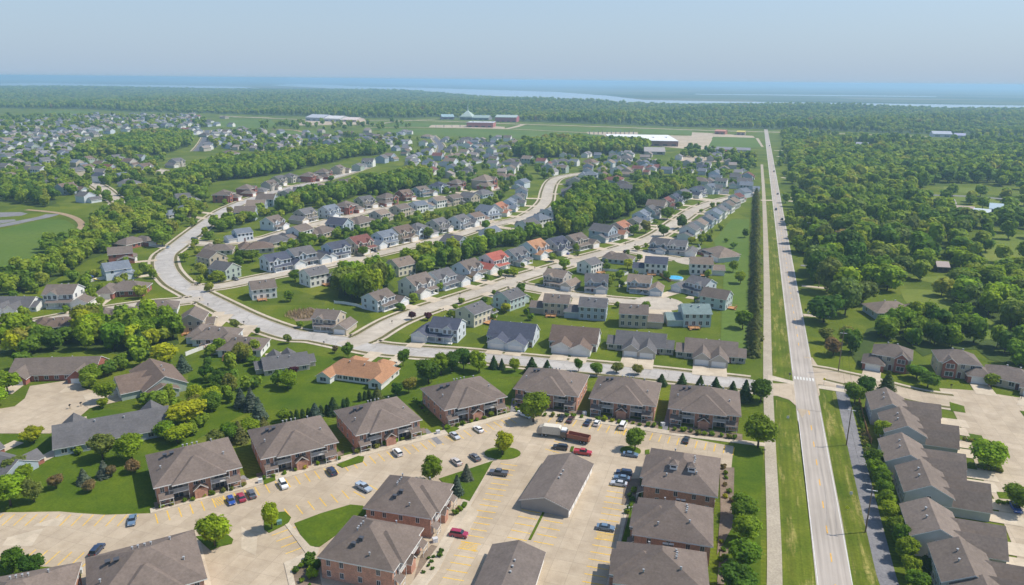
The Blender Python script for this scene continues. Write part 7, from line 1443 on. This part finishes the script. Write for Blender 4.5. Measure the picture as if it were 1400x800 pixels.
def scatter_obj(name, pts, protos, label):
    me = bpy.data.meshes.new(name); me.from_pydata([p[:3] for p in pts], [], [])
    a = me.attributes.new('size', 'FLOAT_VECTOR', 'POINT'); a.data.foreach_set('vector', [c for p in pts for c in p[3]])
    ob = put(name, me, None, label=label, cat='woodland', kind='stuff')
    ng = bpy.data.node_groups.new(name, 'GeometryNodeTree'); ng.interface.new_socket('Geometry', in_out='INPUT', socket_type='NodeSocketGeometry'); ng.interface.new_socket('Geometry', in_out='OUTPUT', socket_type='NodeSocketGeometry')
    N = ng.nodes.new; i, o, ip, jn, g2i = N('NodeGroupInput'), N('NodeGroupOutput'), N('GeometryNodeInstanceOnPoints'), N('GeometryNodeJoinGeometry'), None
    for m_ in protos:
        po = bpy.data.objects.new(name+'_kind', m_); oi = N('GeometryNodeObjectInfo'); oi.inputs['Object'].default_value = po; oi.inputs['As Instance'].default_value = True; ng.links.new(oi.outputs['Geometry'], jn.inputs[0])
    rv = N('FunctionNodeRandomValue'); rv.data_type = 'FLOAT_VECTOR'; rv.inputs[1].default_value = (0, 0, 6.28); rv.inputs[0].default_value = (0, 0, 0)
    ri = N('FunctionNodeRandomValue'); ri.data_type = 'INT'; ri.inputs[4].default_value = 0; ri.inputs[5].default_value = len(protos)-1; ri.inputs['Seed'].default_value = 5
    na = N('GeometryNodeInputNamedAttribute'); na.data_type = 'FLOAT_VECTOR'; na.inputs[0].default_value = 'size'
    ln = ng.links.new; ln(i.outputs[0], ip.inputs['Points']); ln(jn.outputs[0], ip.inputs['Instance']); ip.inputs['Pick Instance'].default_value = True
    ln(ri.outputs[2], ip.inputs['Instance Index']); ln(rv.outputs[0], ip.inputs['Rotation']); ln(na.outputs[0], ip.inputs['Scale']); ln(ip.outputs[0], o.inputs[0])
    md = ob.modifiers.new('scatter', 'NODES'); md.node_group = ng; return ob
def sized(x, y, h, w_): return (x, y, -.1, (w_/9.5, w_/9.5, h/10))
mp1 = [whole_tree('wood', i, 2, M['woodleaf']) for i in range(NV)]; mp2 = [whole_tree('wood', i, 3, M['woodleaf']) for i in range(NV)]
near = [sized(*c[:4]) for c in rest if c[0]**2+c[1]**2 < 900**2]; farp = [sized(*c[:4]) for c in rest if c[0]**2+c[1]**2 >= 900**2]
if near: scatter_obj('mid_woodland', near, mp1, 'merged tree canopy of the eastern woodland and yard woods')
# the far forest: rows of crowns on the ground from the far highway to the river
FAR = [[(-170, 146), (-170, 118), (120, 120), (350, 122), (480, 124), (545, 124.5), (600, 128), (700, 135), (800, 140), (900, 143), (1050, 144.5), (1200, 147.5), (1570, 152), (1570, 191), (1340, 186), (1240, 183), (1110, 178.5), (1050, 177), (940, 174), (800, 169.5), (720, 166.5), (640, 162), (600, 160), (540, 162), (480, 161.5), (430, 160), (376, 158.5), (330, 156.5), (230, 154), (180, 153), (120, 149.5), (60, 149)],
       [(1570, 199), (1330, 193), (1240, 191), (1110, 184.5), (1068, 184), (1072, 206), (1120, 206), (1240, 204), (1570, 218)]]
CLR = [[(1236, 190), (1345, 194), (1345, 199), (1236, 197)], [(1165, 199), (1190, 199), (1190, 205), (1165, 205)], [(1262, 197), (1300, 200), (1300, 204), (1270, 203)]]
v = 119.0
while v < 212:
    dv = .55+max(0, v-128)*.030; du = 3.0+(v-118)*.055
    u = -170+random.uniform(0, du)
    while u < 1570:
        uu, vv = u+random.uniform(-.45, .45)*du, v+random.uniform(-.5, .5)*dv
        if any(inpoly(uu, vv, f_) for f_ in FAR) and not any(inpoly(uu, vv, f_) for f_ in CLR):
            p = G(uu, vv); ppm = (vv-(103+.0095*uu))*.96/110; w_ = max(12, du/ppm*1.25)*random.uniform(.8, 1.3); h = random.uniform(13, 20)*(1+.35*math.sin(uu*.013+vv*.21))*(.8+.2*min(1, w_/16)); h = max(11, h)
            farp.append(sized(p.x, p.y, h, min(w_, 46)))
        u += du
    v += dv
scatter_obj('far_forest', farp, mp2, 'hazy forest stretching from the far highway to the river')
print('TREES', tcount, len(ind), len(near), len(farp))
# dark undergrowth sheets covering the bright grass between the trees
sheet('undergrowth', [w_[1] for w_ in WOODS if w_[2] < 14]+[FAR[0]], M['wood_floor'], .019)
# ---------------------------------------------------------------- haze: one even box of air
hz = MB(); hz.box(-70000, 70000, -600, 78000, -1, CH+6)
mh = bpy.data.materials.new('haze'); mh.use_nodes = True; t = mh.node_tree; t.nodes.clear(); o_ = t.nodes.new('ShaderNodeOutputMaterial'); vo = t.nodes.new('ShaderNodeVolumePrincipled')
vo.inputs['Color'].default_value = (.47, .73, .97, 1); vo.inputs['Density'].default_value = .00015; vo.inputs['Anisotropy'].default_value = .2
t.links.new(vo.outputs[0], o_.inputs['Volume'])
put('haze', hz.mesh('haze', mh), kind='stuff', label='pale blue haze over the whole town', cat='haze')
bpy.data.objects['haze'].display_type = 'WIRE'
